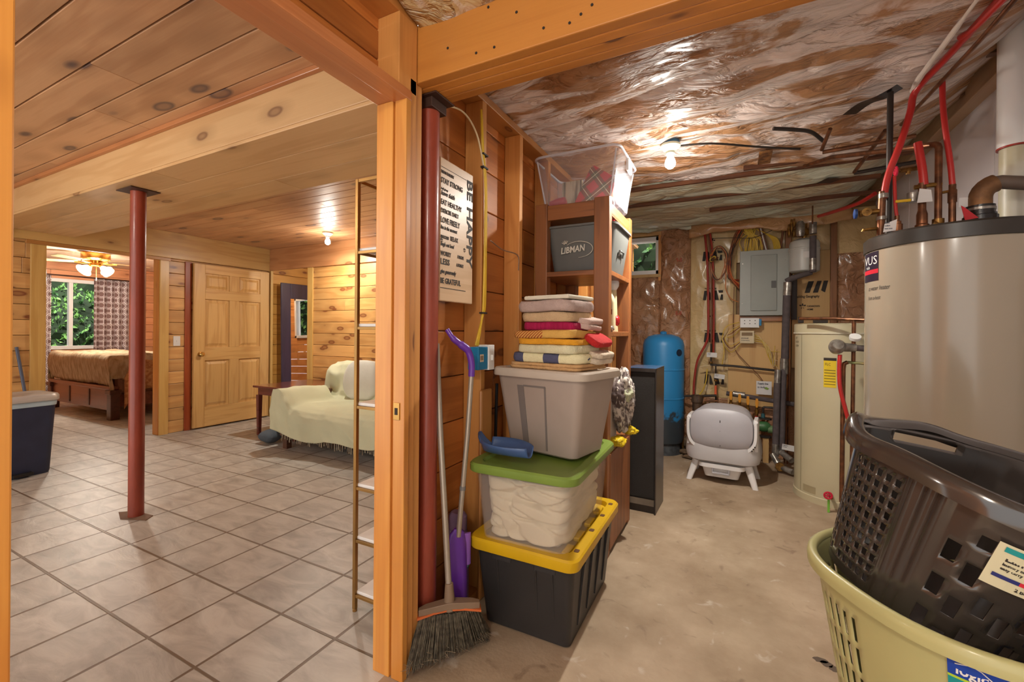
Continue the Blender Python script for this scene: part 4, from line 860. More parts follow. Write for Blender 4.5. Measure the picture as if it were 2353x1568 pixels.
for y in (-.25, -.05, .12, .27):
    q = MB(); q.loft([rr(.020, .026, .006, z, cx=.208, cy=y) for z in (.3792, .3800)]); q.build('bolt_slot', mat('dark_slot', (96, 58, 20), rough=.7), t)
for y in (-.24, -.10, .05, .19):
    q = MB(); q.box(.155, y-.045, .360, .185, y+.035, .378); q.build('lid_rib', YLID, t, .005)
for cx_ in (-.09, .10): q = MB(); q.loft([rr(.09, .012, .004, z, cx=cx_, cy=-.312) for z in (.30, .325)]); q.build('latch', CHAR, t)
CLEAR = mat('clear_tote_plastic', (226, 214, 204), rough=.18, var=.02, alpha=.12); GLID = mat('green_plastic', (122, 146, 62), rough=.38, var=.06)
t = thing('storage_tote', 'clear tote full of bedding under a green lid in the middle of the stack', 'tote', (-.752, 1.845, .362), R(1))
tub(.375, .57, .425, .62, .298, .05, .05, t=.0025).build('body', CLEAR, t)
lid(.475, .66, .036, .06, rim=.03, dip=.012).build('lid', GLID, t, loc=(0, 0, .292))
def quiltbag():
    q = MB(); rings = []
    for k in range(41):
        f = k/40; z = .012+.262*f; w = .345+.035*f; d = .53+.035*f; base = even(rr(w, d, .06, z, n=8), 140)
        s = 1 if 0 < k < 40 else .9; out = []
        for v in base:
            a = math.atan2(v.y, v.x)
            n1 = abs(noise.noise(Vector((v.x*4.5, v.y*4.5, v.z*9)))); n2 = abs(noise.noise(Vector((v.x*3+7, v.y*3, v.z*15+v.x*5)))); n3 = noise.noise(Vector((v.x*8, v.y*8, v.z*8+3)))
            kx = .99-.10*max(0, 1-n1/.10)-.07*max(0, 1-n2/.10)-.05*abs(n3)
            out.append(Vector((v.x*kx*s, v.y*kx*s, v.z)))
        rings.append(out)
    return q.loft(rings)
o = quiltbag().build('comforter', mat('cream_bedding', (214, 200, 172), rough=.9, var=.05, bump=.4, bscale=20), None, sub=1, loc=(-.752, 1.845, .362)); o.rotation_euler.z = R(1)
tag(o, 'cream comforter stuffed inside the clear green lidded tote', 'bedding')
# grey tote on top
GRT = mat('taupe_tote', (164, 148, 136), rough=.45, var=.04); GRD = mat('taupe_tote_groove', (120, 110, 104), rough=.55, var=.04)
t = thing('storage_tote', 'grey tote with a pale lid on top of the stack under the towels', 'tote', (-.730, 1.885, .692), R(-12))
tub(.355, .25, .46, .335, .345, .03, .045).build('body', GRT, t)
lid(.50, .375, .036, .06, rim=.03, dip=.008).build('lid', mat('pale_grey_lid', (196, 182, 166), rough=.45, var=.04), t, loc=(0, 0, .338))
q = MB()
def slat(x0, x1, b0, b1, z0, z1):
    y = lambda z: -(.125+.0425*z/.345)-.0022
    q.add([(x0, y(z0), z0), (x1, y(z0), z0), (b1, y(z1), z1), (b0, y(z1), z1), (x0, y(z0)+.004, z0), (x1, y(z0)+.004, z0), (b1, y(z1)+.004, z1), (b0, y(z1)+.004, z1)], [(0, 1, 2, 3), (7, 6, 5, 4), (0, 4, 5, 1), (1, 5, 6, 2), (2, 6, 7, 3), (3, 7, 4, 0)])
for a_ in ((-.085, -.055, -.10, -.065, .02, .30), (.035, .043, .045, .053, .02, .30), (-.065, .05, -.066, .052, .295, .303)): q = MB(); slat(*a_); q.build('side_groove', GRD, t)
# small blue dustpan lying on the green lid
t = thing('hand_dustpan', 'blue hand dustpan lying upturned on the green lid', 'dustpan', (-.835, 1.635, .695), R(-14))
BLU = mat('slate_blue_plastic', (72, 98, 142), rough=.35, var=.06)
def pan(u, v):
    x = -.12+.24*u; a = v*2-1
    w = .075*(math.sin(math.pi*min(1, max(0, u*.86+.10)))**.6)
    z = .004+.055*abs(a)**3*(.5+.5*(1-u*.5))+.015*u
    return (x, a*w-.02, z+.010)
sheet('pan', BLU, pan, 30, 16, t, solid=.004)
q = MB(); q.loft([[Vector((x, y*w-.02+o2, z+z2)) for y, z2 in ((-1, 0), (1, 0), (.8, .012), (-.8, .012))] for x, w, z, o2 in ((-.115, .03, .035, 0), (-.14, .026, .05, .0), (-.165, .022, .062, .01), (-.185, .012, .075, .02))]); q.build('handle', BLU, t, .004)
# ---------------- folded towels
def towel(z, h, w, d, m, label, cx, cy, rz, layers=2, seed=0, tilt=0., rough=.003):
    q = MB(); r = random.Random(seed)
    for L_ in range(layers):
        hh = h/layers; rings = []; ox, oy = r.uniform(-.006, .006), r.uniform(-.008, .008); ww = w-r.uniform(0, .02); dd = d-r.uniform(0, .02)
        for k in range(11):
            a = math.pi*k/10; s = math.sin(a)**.45*.5*hh; zz = L_*hh+hh/2-math.cos(a)*hh/2
            ring = []
            for v in even(rr(ww-hh+2*s, dd-hh+2*s, .03+s, zz, n=8), 120):
                n_ = noise.noise(Vector((v.x*9+seed, v.y*9, L_*3.)))*.012+noise.noise(Vector((v.x*40+seed, v.y*40, zz*60)))*rough*1.4
                n_ *= math.sin(math.pi*k/10)
                e = 1+n_/.2
                ring.append(Vector((v.x*e+ox, v.y*e+oy, max(L_*hh*0, v.z+.007*noise.noise(Vector((v.x*7, v.y*7+seed, L_*1.)))*(z > 1.1)+.0016*noise.noise(Vector((v.x*60, v.y*60, seed)))+tilt*v.x))))
            rings.append(ring)
        q.loft(rings)
    o = q.build('folded_towel', m, None, sharp=80, loc=(cx, cy, z)); o.rotation_euler.z = rz
    return tag(o, label, 'towel', 'stack of folded towels')
def terry(name, rgb, rgb2=None, **k): return mat(name, rgb, rgb2=rgb2, rough=.95, bump=1., bscale=220, **{**dict(var=.06, vscale=30), **k})
def striped(name, c1, c2, axis, freq, skew=0., lim=None, duty=.5):
    m, nt, b = base_mat(name); L = nt.links.new; tc = nd(nt, 'ShaderNodeTexCoord'); s = nd(nt, 'ShaderNodeSeparateXYZ'); L(tc.outputs['Object'], s.inputs[0])
    a = nd(nt, 'ShaderNodeMath', operation='MULTIPLY_ADD'); a.inputs[1].default_value = skew; L(s.outputs['Z'], a.inputs[0]); L(s.outputs[axis], a.inputs[2])
    f = nd(nt, 'ShaderNodeMath', operation='MULTIPLY'); f.inputs[1].default_value = freq; L(a.outputs[0], f.inputs[0]); fr = nd(nt, 'ShaderNodeMath', operation='FRACT'); L(f.outputs[0], fr.inputs[0])
    lt = nd(nt, 'ShaderNodeMath', operation='LESS_THAN'); lt.inputs[1].default_value = duty; L(fr.outputs[0], lt.inputs[0]); fac = lt.outputs[0]
    if lim is not None:
        l2 = nd(nt, 'ShaderNodeMath', operation='LESS_THAN'); l2.inputs[1].default_value = lim; L(s.outputs[axis], l2.inputs[0])
        mu = nd(nt, 'ShaderNodeMath', operation='MULTIPLY'); L(fac, mu.inputs[0]); L(l2.outputs[0], mu.inputs[1]); fac = mu.outputs[0]
    mx = nd(nt, 'ShaderNodeMix', data_type='RGBA'); mx.inputs[6].default_value = (*lin(c1), 1); mx.inputs[7].default_value = (*lin(c2), 1); L(fac, mx.inputs[0]); L(mx.outputs[2], b.inputs['Base Color'])
    b.inputs['Roughness'].default_value = .95; n = nd(nt, 'ShaderNodeTexNoise'); n.inputs['Scale'].default_value = 220; L(tc.outputs['Object'], n.inputs['Vector']); bp = nd(nt, 'ShaderNodeBump'); bp.inputs['Distance'].default_value = .003; L(n.outputs['Fac'], bp.inputs['Height']); L(bp.outputs[0], b.inputs['Normal'])
    MATS[name] = m; return m
TX, TY, TR = -.715, 1.86, R(-12); z = 1.0665
TW = [
 (.026, .385, .27, terry('tan_terry', (208, 164, 112)), 'tan towel at the very bottom of the stack on the grey lid', 2, 0),
 (.042, .365, .27, striped('navy_blocks', (226, 216, 172), (82, 82, 108), 'X', 5.4, 0, None, .42), 'cream towel with navy blocks second from the bottom of the stack', 1, .0),
 (.036, .325, .26, terry('cream_terry', (222, 214, 176)), 'plain cream towel above the navy blocked towel', 1, .005),
 (.026, .315, .26, terry('orange_terry', (228, 160, 42)), 'plain orange towel above the cream towel', 1, .0),
 (.034, .335, .26, striped('orange_stripe', (214, 166, 84), (160, 66, 32), 'X', 62, -1.2, .02, .45), 'tan and rust striped beach towel under the magenta towel', 1, -.01),
 (.036, .285, .25, terry('magenta_terry', (186, 28, 84), (160, 16, 66), vscale=16, stretch=(4, 1, .2)), 'ribbed magenta towel in the middle of the stack', 1, .0),
 (.042, .270, .25, terry('camel_terry', (204, 172, 132)), 'camel tan towel above the magenta towel', 1, .0),
 (.048, .300, .26, terry('mauve_terry', (186, 162, 152)), 'thick mauve towel near the top of the stack', 1, -.005)]
for i, (h, w, d, m_, lab, ly, dx) in enumerate(TW):
    h *= 1.05
    towel(z, h, w, d, m_, lab, TX+dx, TY, TR+R([0, 2, -2, 3, -1, 2, -2, 1][i]), ly, i*7+1); z += h*.985
o = tag(box('folded_cloth', mat('white_linen', (226, 218, 196), rough=.9, bump=.3), (-.115, -.12, 0), (.12, .10, .018), bevel=.007), 'thin white folded cloth on the very top of the towel stack', 'cloth', 'stack of folded towels'); o.location = (TX+.01, TY, z+.004); o.rotation_euler.z = TR
o = towel(1.0665+.105, .030, .085, .22, terry('red_terry', (196, 40, 40)), '', TX+.172, TY+.05, TR+R(8), 1, 99); tag(o, 'red towel end drooping from the right side of the stack', 'towel', 'stack of folded towels'); o.rotation_euler.y = R(38); o.location.z += .01
for zz, c_, s_, dx in ((1.095, 'ivory_terry', (218, 200, 176), .182), (1.245, 'rose_terry', (206, 178, 164), .125)):
    o = towel(zz, .05, .08, .20, terry(c_, s_), '', TX+dx, TY+.04, TR+R(5), 2, int(zz*100)); tag(o, 'ivory towel edge bulging low on the right of the stack' if dx > .16 else 'rose towel edge folded over high on the right of the stack', 'towel', 'stack of folded towels'); o.rotation_euler.y = R(14)
# ---------------- wooden rack
RX0, RX1, RY0, RY1, RZ = -1.036, -.600, 2.32, 2.90, 1.955
t = thing('storage_rack', 'dark stained wooden storage rack behind the stack of totes', 'shelf unit', (0, 0, 0))
for x0, x1 in ((RX0, RX0+.075), (RX1-.085, RX1)):
    for y0 in (RY0, RY1-.06):
        q = MB(); q.cur = rng.random()*9; q.box(x0, y0, 0, x1, y0+.06, RZ+.012); q.build('post', RACKZ, t, .004)
for z, th in ((1.545, .028), (1.205, .028), (.56, .03)):
    f = box('shelf', RACKX, (RX0+.004, RY0+.004, z), (RX1-.004, RY1-.004, z+th), t)
box('top_board', RACKX, (RX0+.01, RY0+.06, RZ-.07), (RX1-.005, RY1-.06, RZ-.05), t)
box('top_rail', RACKX, (RX0+.075, RY0+.006, RZ-.085), (RX1-.085, RY0+.034, RZ), t); box('top_rail', RACKX, (RX0+.075, RY1-.034, RZ-.085), (RX1-.085, RY1-.006, RZ), t)
box('side_panel', RACKZ, (RX1-.018, RY0+.05, .03), (RX1+.004, RY1-.05, .56), t); box('back_panel', RACKX, (RX0, RY1-.012, .03), (RX1, RY1, .56), t); box('side_rail', RACKX, (RX1-.03, RY0+.06, RZ-.08), (RX1-.006, RY1-.06, RZ-.01), t)
# clear tote on the rack with gift wrap
TBX, TBY = -.815, 2.60
t = thing('clear_tote', 'clear open tote of gift wrap on top of the wooden rack', 'tote', (TBX, TBY, RZ+.014))
FROST = mat('frosted_tote', (220, 220, 228), rough=.3, var=.02, alpha=.11)
tub(.42, .40, .49, .46, .275, .03, .045, t=.003, lip=.012).build('body', FROST, t)
RIM = mat('frosted_rim', (226, 224, 230), rough=.3, var=.02, alpha=.75)
q = MB(); q.tube([v for v in rr(.512, .482, .055, .287)], .007, 8, closed=True); q.build('rim', RIM, t)
for x, y in ((-.21, -.2), (.21, -.2), (.21, .2)): q = MB(); q.tube([(x*.93, y*.93, .02), (x*1.12, y*1.12, .27)], .005, 6); q.build('corner_rib', RIM, t)
q = MB(); q.box(.246, -.03, .21, .262, .07, .285); q.build('latch', WHITE_P, t, .004)
def plaid_mat():
    m, nt, b = base_mat('red_plaid'); L = nt.links.new; tc = nd(nt, 'ShaderNodeTexCoord'); mp = nd(nt, 'ShaderNodeMapping'); mp.inputs['Rotation'].default_value = (0, R(35), 0); L(tc.outputs['Object'], mp.inputs[0]); s = nd(nt, 'ShaderNodeSeparateXYZ'); L(mp.outputs[0], s.inputs[0])
    acc = None; base = nd(nt, 'ShaderNodeRGB'); base.outputs[0].default_value = (*lin((190, 40, 36)), 1); col_ = base.outputs[0]
    for ch in 'XZ':
        for fr, a0, a1, c, st in ((10, .0, .42, (46, 84, 48), .6), (10, .20, .24, (226, 214, 170), .9)):
            f = nd(nt, 'ShaderNodeMath', operation='MULTIPLY'); f.inputs[1].default_value = fr; L(s.outputs[ch], f.inputs[0]); g = nd(nt, 'ShaderNodeMath', operation='FRACT'); L(f.outputs[0], g.inputs[0])
            x1 = nd(nt, 'ShaderNodeMath', operation='GREATER_THAN'); x1.inputs[1].default_value = a0; L(g.outputs[0], x1.inputs[0]); x2 = nd(nt, 'ShaderNodeMath', operation='LESS_THAN'); x2.inputs[1].default_value = a1; L(g.outputs[0], x2.inputs[0])
            mu = nd(nt, 'ShaderNodeMath', operation='MULTIPLY'); L(x1.outputs[0], mu.inputs[0]); L(x2.outputs[0], mu.inputs[1]); mu2 = nd(nt, 'ShaderNodeMath', operation='MULTIPLY'); mu2.inputs[1].default_value = st; L(mu.outputs[0], mu2.inputs[0])
            mx = nd(nt, 'ShaderNodeMix', data_type='RGBA'); mx.inputs[7].default_value = (*lin(c), 1); L(col_, mx.inputs[6]); L(mu2.outputs[0], mx.inputs[0]); col_ = mx.outputs[2]
    L(col_, b.inputs['Base Color']); b.inputs['Roughness'].default_value = .5; MATS['red_plaid'] = m; return m
q = MB(); q.prism([(-.10, 0), (.12, 0), (.17, .12), (.02, .235), (-.005, .22)], 0, .05, Matrix.Rotation(R(90), 4, 'X')); o = q.build('gift_bag', plaid_mat(), None, .006, loc=(TBX+.05, TBY-.06, RZ+.03)); o.rotation_euler = (R(-8), 0, R(-4)); tag(o, 'red and green plaid gift bag inside the clear tote', 'gift bag')
o = box('paper_packet', mat('aged_packet', (206, 192, 160), rgb2=(120, 108, 84), rough=.8, vscale=14, stretch=(4, 1, .3), thr=(.5, .6)), (-.065, -.012, 0), (.065, .012, .16), None); o.location = (TBX-.085, TBY-.02, RZ+.05); tag(o, 'flat printed paper packet beside the plaid bag in the clear tote', 'packet')
q = MB(); q.lathe([(0, -.05), (.025, -.048), (.03, 0), (.025, .048), (0, .05)], n=18, xf=Matrix.Rotation(R(80), 4, 'Y')); o = q.build('ribbon_roll', mat('red_satin', (196, 40, 50), rough=.3, bump=.3), None, loc=(TBX-.14, TBY-.12, RZ+.056)); tag(o, 'red ribbon roll at the left bottom of the clear tote', 'ribbon')
q = MB(); q.lathe([(.012, -.01), (.035, -.01), (.035, .01), (.012, .01), (.012, -.01)], n=24, xf=Matrix.Rotation(R(70), 4, 'X')); o = q.build('ribbon_spool', mat('gold_satin', (216, 190, 90), rough=.3), None, loc=(TBX-.155, TBY-.04, RZ+.075)); tag(o, 'gold ribbon spool in the left corner of the clear tote', 'ribbon')
def crumple(name, m, c, r, label, cat, seed, sub=4, amp=.35, fr=2.5):
    bm = bmesh.new(); bmesh.ops.create_icosphere(bm, subdivisions=sub, radius=1)
    for v in bm.verts:
        d = v.co.normalized(); k = 1-amp*.5*abs(noise.noise(d*fr+Vector((seed, 0, 0))))*2+amp*.4*noise.noise(d*fr*.5+Vector((0, seed, 0)))-amp*.25*abs(noise.noise(d*fr*2.3+Vector((seed, 5, 0)))); v.co = Vector((d.x*r[0]*k, d.y*r[1]*k, d.z*r[2]*k))
    me = bpy.data.meshes.new(name); bm.to_mesh(me); bm.free(); me.shade_smooth(); me.materials.append(m); o = bpy.data.objects.new(name, me); COL.objects.link(o); o.location = c
    return tag(o, label, cat)
crumple('tissue_paper', mat('silver_tissue', (188, 186, 196), rough=.4, var=.2, bump=.6), (TBX+.13, TBY+.05, RZ+.12), (.09, .13, .10), 'crumpled silver tissue paper at the right of the clear tote', 'paper', 4, amp=.5)
# mop bucket with wordmark
t = thing('mop_bucket', 'grey mop bucket with a white wordmark on the upper rack shelf', 'bucket', (-.79, 2.585, 1.574))
GB = mat('bucket_grey', (104, 104, 100), rough=.45, var=.06)
tub(.34, .36, .41, .44, .255, .04, .06, t=.003, lip=.012).build('body', GB, t)
LW = mat('white_print', (214, 210, 196), rough=.6, var=.02)
mt = lambda x, z, r=0: Matrix.Translation((x, -.2135, z)) @ Matrix.Rotation(R(83), 4, 'X') @ Matrix.Rotation(R(r), 4, 'Z')
merge_text([('LIBMAN', .052, mt(-.105, .105, 5), .78, 'LEFT', .15)], 'wordmark', LW, t)
sw = MB(); A_ = [(-.03+.085*math.cos(a*math.pi/14), -.2145+.0, .125+.045*math.sin(a*math.pi/14)+.2*(0)) for a in range(-7, 12)]
sw.tube([(x+.03, y-.0+ -(z-.12)*.12, z) for x, y, z in A_], [.0008+.0016*math.sin(i/18*math.pi) for i in range(19)], 6)
for k in range(5):
    a = R(60+k*22); sw.tube([(-.075+.008*math.cos(a), -.217, .155+.008*math.sin(a)), (-.075+.026*math.cos(a), -.219, .155+.026*math.sin(a))], .0018, 5)
sw.build('swoosh', LW, t)
MB().tube([(.19, -.05, .10), (.197, -.05, .13), (.197, .05, .13), (.19, .05, .10)], .006, 8).build('side_handle', GB, t)
crumple('red_bow', MATS['red_satin'], (-.655, 2.50, 1.865), (.045, .08, .045), 'red ribbon bow tucked under the rack top above the bucket', 'bow', 8, 3)
# items on the middle shelf
t = thing('spray_bottle', 'cream cleaner bottle with label at the right end of the rack shelf', 'bottle', (-.655, 2.56, 1.234))
IV = mat('ivory_plastic', (222, 206, 164), rough=.4)
MB().loft([rr(.065, .05, .018, z) for z in (0, .17)]+[rr(.05, .04, .016, .20), rr(.028, .028, .013, .222), rr(.026, .026, .012, .235)]).build('bottle_body', IV, t)
merge_text([('DAWN', .013, Matrix.Translation((-.022, -.0255, .165)) @ Matrix.Rotation(R(90), 4, 'X'), .8, 'LEFT', 0)], 'lettering', mat('olive_print', (120, 104, 40), rough=.6), t)
box('label_patch', mat('maroon_label', (120, 36, 34), rough=.6), (-.02, -.0262, .10), (.02, -.0255, .13), t, 0)
t = thing('glass_globe', 'white glass globe on a holder behind the cream bottle on the rack', 'globe', (-.665, 2.68, 1.234))
MB().lathe([(0, 0), (.03, 0), (.022, .20), (.02, .255)], n=20).build('holder', MATS['ivory_plastic'], t); MB().lathe([(0, .255), (.02, .256), (.034, .28), (.036, .30), (.024, .33), (0, .337)], n=28).build('globe', mat('opal_glass', (230, 230, 230), rough=.2), t)
crumple('foil_scrap', mat('foil', (206, 190, 180), rough=.25, metal=.7, bump=.6), (-.628, 2.47, 1.250), (.022, .05, .02), 'scrap of crumpled foil on the rack shelf edge', 'foil', 5, 3, .6, 4)
crumple('red_wrapper', mat('red_foil', (180, 30, 34), rough=.35), (-.625, 2.62, 1.30), (.016, .03, .035), 'small red wrapper beside the cream bottle on the rack', 'wrapper', 6, 3)
t = thing('shoe_box', 'orange cardboard box with a clear lid on the rack shelf behind the towels', 'box', (-.90, 2.50, 1.234))
tub(.20, .26, .20, .26, .085, .01, .01).build('body', mat('orange_card', (206, 128, 78), rough=.7), t); tub(.19, .25, .15, .21, .055, .02, .03).build('clear_lid', FROST, t, loc=(0, 0, .09))
tag(pipe('yellow_hose', mat('mustard_rubber', (196, 160, 60), rough=.45), [(-.80, 2.42, 1.24), (-.80, 2.42, 1.33), (-.765, 2.42, 1.385), (-.72, 2.43, 1.36), (-.69, 2.44, 1.29), (-.665, 2.45, 1.24)], .009, smooth=True), 'looped mustard yellow tube on the rack shelf behind the towels', 'hose')
# lower shelf: box, clothes bundle, yellow gloves
t = thing('carton', 'white carton with orange labels on the lower rack shelf', 'box', (-.66, 2.42, .592))
box('body', mat('carton_white', (196, 182, 170), rough=.6), (-.05, -.04, 0), (.05, .14, .42), t)
for z0, z1 in ((.10, .15), (.30, .34)): box('orange_patch', mat('orange_label', (216, 96, 40), rough=.6), (-.035, -.042, z0), (.04, -.0402, z1), t, 0)
box('dark_patch', INK, (-.03, -.042, .16), (.035, -.0402, .22), t, 0)
CAM = mat('patterned_clothes', (206, 196, 184), rgb2=(96, 82, 78), rough=.9, vscale=34, thr=(.42, .58), bump=.5)
crumple('clothes_bundle', CAM, (-.585, 2.58, .83), (.072, .15, .21), 'bundle of grey patterned clothes bulging from the lower rack shelf', 'clothes', 2, 5, .55, 3.2)
crumple('dark_shirt', mat('brown_fabric', (96, 80, 76), rough=.9, bump=.5), (-.597, 2.50, .87), (.058, .08, .09), 'dark brown garment in front of the patterned clothes bundle', 'clothes', 12, 4, .4, 2.4)
crumple('green_rag', mat('pale_green_rag', (186, 188, 156), rough=.9), (-.555, 2.54, .87), (.045, .07, .06), 'pale green rag hanging from the patterned clothes bundle', 'rag', 14, 4, .5, 2.2)
crumple('yellow_glove', mat('yellow_rubber', (220, 188, 30), rough=.35), (-.575, 2.45, .618), (.05, .07, .03), 'yellow rubber glove at the edge of the lower rack shelf', 'glove', 16, 4, .5, 2.8)
crumple('yellow_glove', MATS['yellow_rubber'], (-.548, 2.63, .645), (.05, .05, .028), 'second yellow rubber glove beneath the clothes bundle', 'glove', 19, 4, .5, 2.8)
# ---------------- tower speaker
t = thing('tower_speaker', 'tall black tower speaker standing by the end of the rack', 'speaker', (-.555, 3.20, 0), R(-2))
BK = mat('black_vinyl', (46, 38, 34), rough=.35, var=.1, stretch=(8, 8, .6), coat=.2)
q = MB(); q.box(-.10, -.13, .0, .10, .14, .985); q.build('cabinet', BK, t, .003)
q = MB(); q.box(-.10, -.152, 0, -.092, -.13, .985); q.box(.092, -.152, 0, .10, -.13, .985); q.box(-.10, -.152, .96, .10, -.13, .985); q.build('front_edge', BK, t, .001)
q = MB(); q.box(-.090, -.142, .10, .090, -.131, .957); q.build('grille', mat('grille_cloth', (44, 38, 34), rough=.85, bump=.8, bscale=400), t, .006)
MB().box(-.088, -.140, .05, .088, -.131, .095).build('plinth_strip', mat('dusty_grey', (128, 114, 98), rough=.7, var=.2), t, .002)
MB().box(-.10, -.15, .985, .10, .14, .989).build('top_panel', mat('glossy_blue_black', (70, 96, 130), rough=.15), t, .001)
# ---------------- blue pressure tank
t = thing('pressure_tank', 'tall blue well pressure tank in the far left corner', 'tank', (-.65, 4.74, 0))
BT = mat('tank_blue', (44, 132, 190), rough=.3, var=.05, coat=.4)
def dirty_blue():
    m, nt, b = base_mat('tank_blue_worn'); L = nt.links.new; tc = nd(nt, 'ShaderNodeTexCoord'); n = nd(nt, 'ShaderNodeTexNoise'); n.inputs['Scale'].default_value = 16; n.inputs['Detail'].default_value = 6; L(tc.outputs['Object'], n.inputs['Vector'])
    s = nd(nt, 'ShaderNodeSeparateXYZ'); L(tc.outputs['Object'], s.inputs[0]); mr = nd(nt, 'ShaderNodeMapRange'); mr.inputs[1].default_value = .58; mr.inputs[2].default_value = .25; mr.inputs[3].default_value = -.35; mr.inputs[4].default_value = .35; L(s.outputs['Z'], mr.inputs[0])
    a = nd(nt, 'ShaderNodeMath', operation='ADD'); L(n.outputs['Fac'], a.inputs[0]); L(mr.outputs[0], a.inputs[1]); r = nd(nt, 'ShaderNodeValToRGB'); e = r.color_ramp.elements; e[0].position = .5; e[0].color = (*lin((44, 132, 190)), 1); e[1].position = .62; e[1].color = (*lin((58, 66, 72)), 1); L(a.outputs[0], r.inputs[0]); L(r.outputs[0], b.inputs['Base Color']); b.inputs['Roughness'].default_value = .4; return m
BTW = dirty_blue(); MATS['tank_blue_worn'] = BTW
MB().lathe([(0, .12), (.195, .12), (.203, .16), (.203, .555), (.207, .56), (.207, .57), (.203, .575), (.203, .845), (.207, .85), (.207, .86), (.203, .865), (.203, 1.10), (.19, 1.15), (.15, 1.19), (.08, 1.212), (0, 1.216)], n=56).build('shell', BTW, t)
MB().lathe([(.16, 0), (.18, 0), (.165, .13), (.14, .13)], n=40).build('stand', mat('worn_steel', (84, 88, 92), rough=.6, var=.3, vscale=20), t)
MB().lathe([(0, 1.21), (.032, 1.212), (.034, 1.235), (.02, 1.245), (0, 1.247)], n=20).build('valve_cap', BT, t)
o = box('warning_label', mat('cream_label', (222, 212, 184), rough=.6), (-.035, -.004, 0), (.035, 0, .05), t, 0); o.location = (.0, -.150, 1.150); o.rotation_euler = (R(-38), 0, 0)
q = MB(); q.lathe([(0, 0), (.035, 0), (.035, .002), (0, .002)], n=24, xf=Matrix.Rotation(R(50), 4, 'Z') @ Matrix.Rotation(R(90), 4, 'X')); o = q.build('brand_disc', mat('navy_disc', (30, 44, 64), rough=.5), t); o.location = (.203*math.cos(R(-35)), .203*math.sin(R(-35)), 1.03)
# ---------------- covered litter box on legs
t = thing('litter_box', 'pale grey domed litter box on four splayed legs', 'litter box', (-.07, 4.10, 0), R(-5))
LGY = mat('pale_grey_shell', (190, 186, 186), rough=.4, var=.02); WGY = mat('white_shell', (220, 216, 214), rough=.38, var=.02); DGY = mat('mid_grey_shell', (172, 168, 172), rough=.4, var=.02)
def body_ring(w, d, z, r): return rr(w, d, r, z, n=8)
MB().loft([body_ring(.44, .36, .165, .10), body_ring(.54, .44, .19, .13), body_ring(.565, .46, .24, .14), body_ring(.55, .45, .34, .14), body_ring(.50, .42, .42, .13), body_ring(.46, .38, .50, .12)]).build('lower_shell', LGY, t)
# rounded drum behind a pale face frame
rings = []
for k in range(13):
    f = k/12; y = -.18+.34*f; s = .93+.10*math.sin(f*math.pi)-(.10 if k in (0, 12) else 0)
    ring = []
    for j in range(48):
        a = 2*math.pi*j/48; c_, s_ = math.cos(a), math.sin(a); ring.append(Vector((.212*s*math.copysign(abs(c_)**.62, c_), y, .44+.185*s*math.copysign(abs(s_)**(.62), s_))))
    rings.append(ring)
MB().loft(rings).build('drum', DGY, t)
ring_o = []; n_ = 48
def face(sx, sz, y, cz=.44): return [Vector((sx*math.copysign(abs(math.cos(2*math.pi*j/n_))**.62, math.cos(2*math.pi*j/n_)), y, cz+sz*math.copysign(abs(math.sin(2*math.pi*j/n_))**.62, math.sin(2*math.pi*j/n_)))) for j in range(n_)]
def arc(sx, sz, y, cz, a0, a1, N=40): return [Vector((sx*math.copysign(abs(math.cos(a))**.62, math.cos(a)), y, cz+sz*math.copysign(abs(math.sin(a))**.62, math.sin(a)))) for a in (a0+(a1-a0)*k/N for k in range(N+1))]
q = MB(); A0, A1 = R(168), R(372); prof_ = [arc(.232, .165, -.16, .455, A0, A1), arc(.262, .195, -.16, .455, A0, A1), arc(.264, .197, -.20, .455, A0, A1), arc(.256, .190, -.214, .455, A0, A1), arc(.236, .168, -.214, .455, A0, A1)]
q.loft([list(c_) for c_ in zip(*prof_)]); q.build('face_trim', WGY, t)
MB().loft([face(.232, .163, -.10, .457), face(.234, .165, -.19, .457), face(.228, .159, -.222, .457), face(.20, .134, -.240, .457), face(.12, .08, -.252, .457), face(.02, .015, -.256, .457)], True, True).build('front_cover', DGY, t)
for sx in (-1, 1): MB().loft([rr(.035, .20, .016, z, cx=sx*.245, cy=-.08) for z in (.30, .34, .53)]+[rr(.025, .17, .012, .545, cx=sx*.243, cy=-.08)]).build('side_arm', WGY, t)
q = MB(); q.box(-.003, -.258, .515, .003, -.236, .533); q.box(-.002, -.258, .445, .002, -.25, .449); q.box(-.003, -.247, .325, .003, -.235, .331); q.build('sensor', INK, t)
q = MB()
for i in range(3): q.lathe([(0, 0), (.006, 0), (.006, .002), (0, .002)], n=12, c=(.222+.010*i, -.215+.0*i, .312+.016*i), xf=Matrix.Rotation(R(90), 4, 'X'))
q.build('button', INK, t)
for sx in (-1, 1):
    for sy in (-1, 1):
        q = MB(); q.loft([rr(.045, .04, .016, 0, cx=sx*.245, cy=sy*.16), rr(.065, .055, .022, .19, cx=sx*.185, cy=sy*.125)]); q.build('leg', WGY, t)
q = MB(); q.loft([rr(.25, .26, .03, .05, cy=-.03), rr(.28, .29, .04, .10, cy=-.03), rr(.29, .30, .04, .13, cy=-.03), rr(.345, .35, .05, .132, cy=-.03), rr(.345, .35, .05, .165, cy=-.03)]); q.build('drawer', WGY, t)
q = MB(); q.box(-.06, -.205, .085, .06, -.18, .10); q.box(-.065, -.203, .085, -.055, -.17, .14); q.box(.055, -.203, .085, .065, -.17, .14); q.box(-.06, -.2, .128, .06, -.19, .14); q.build('drawer_handle', DGY, t, .004)
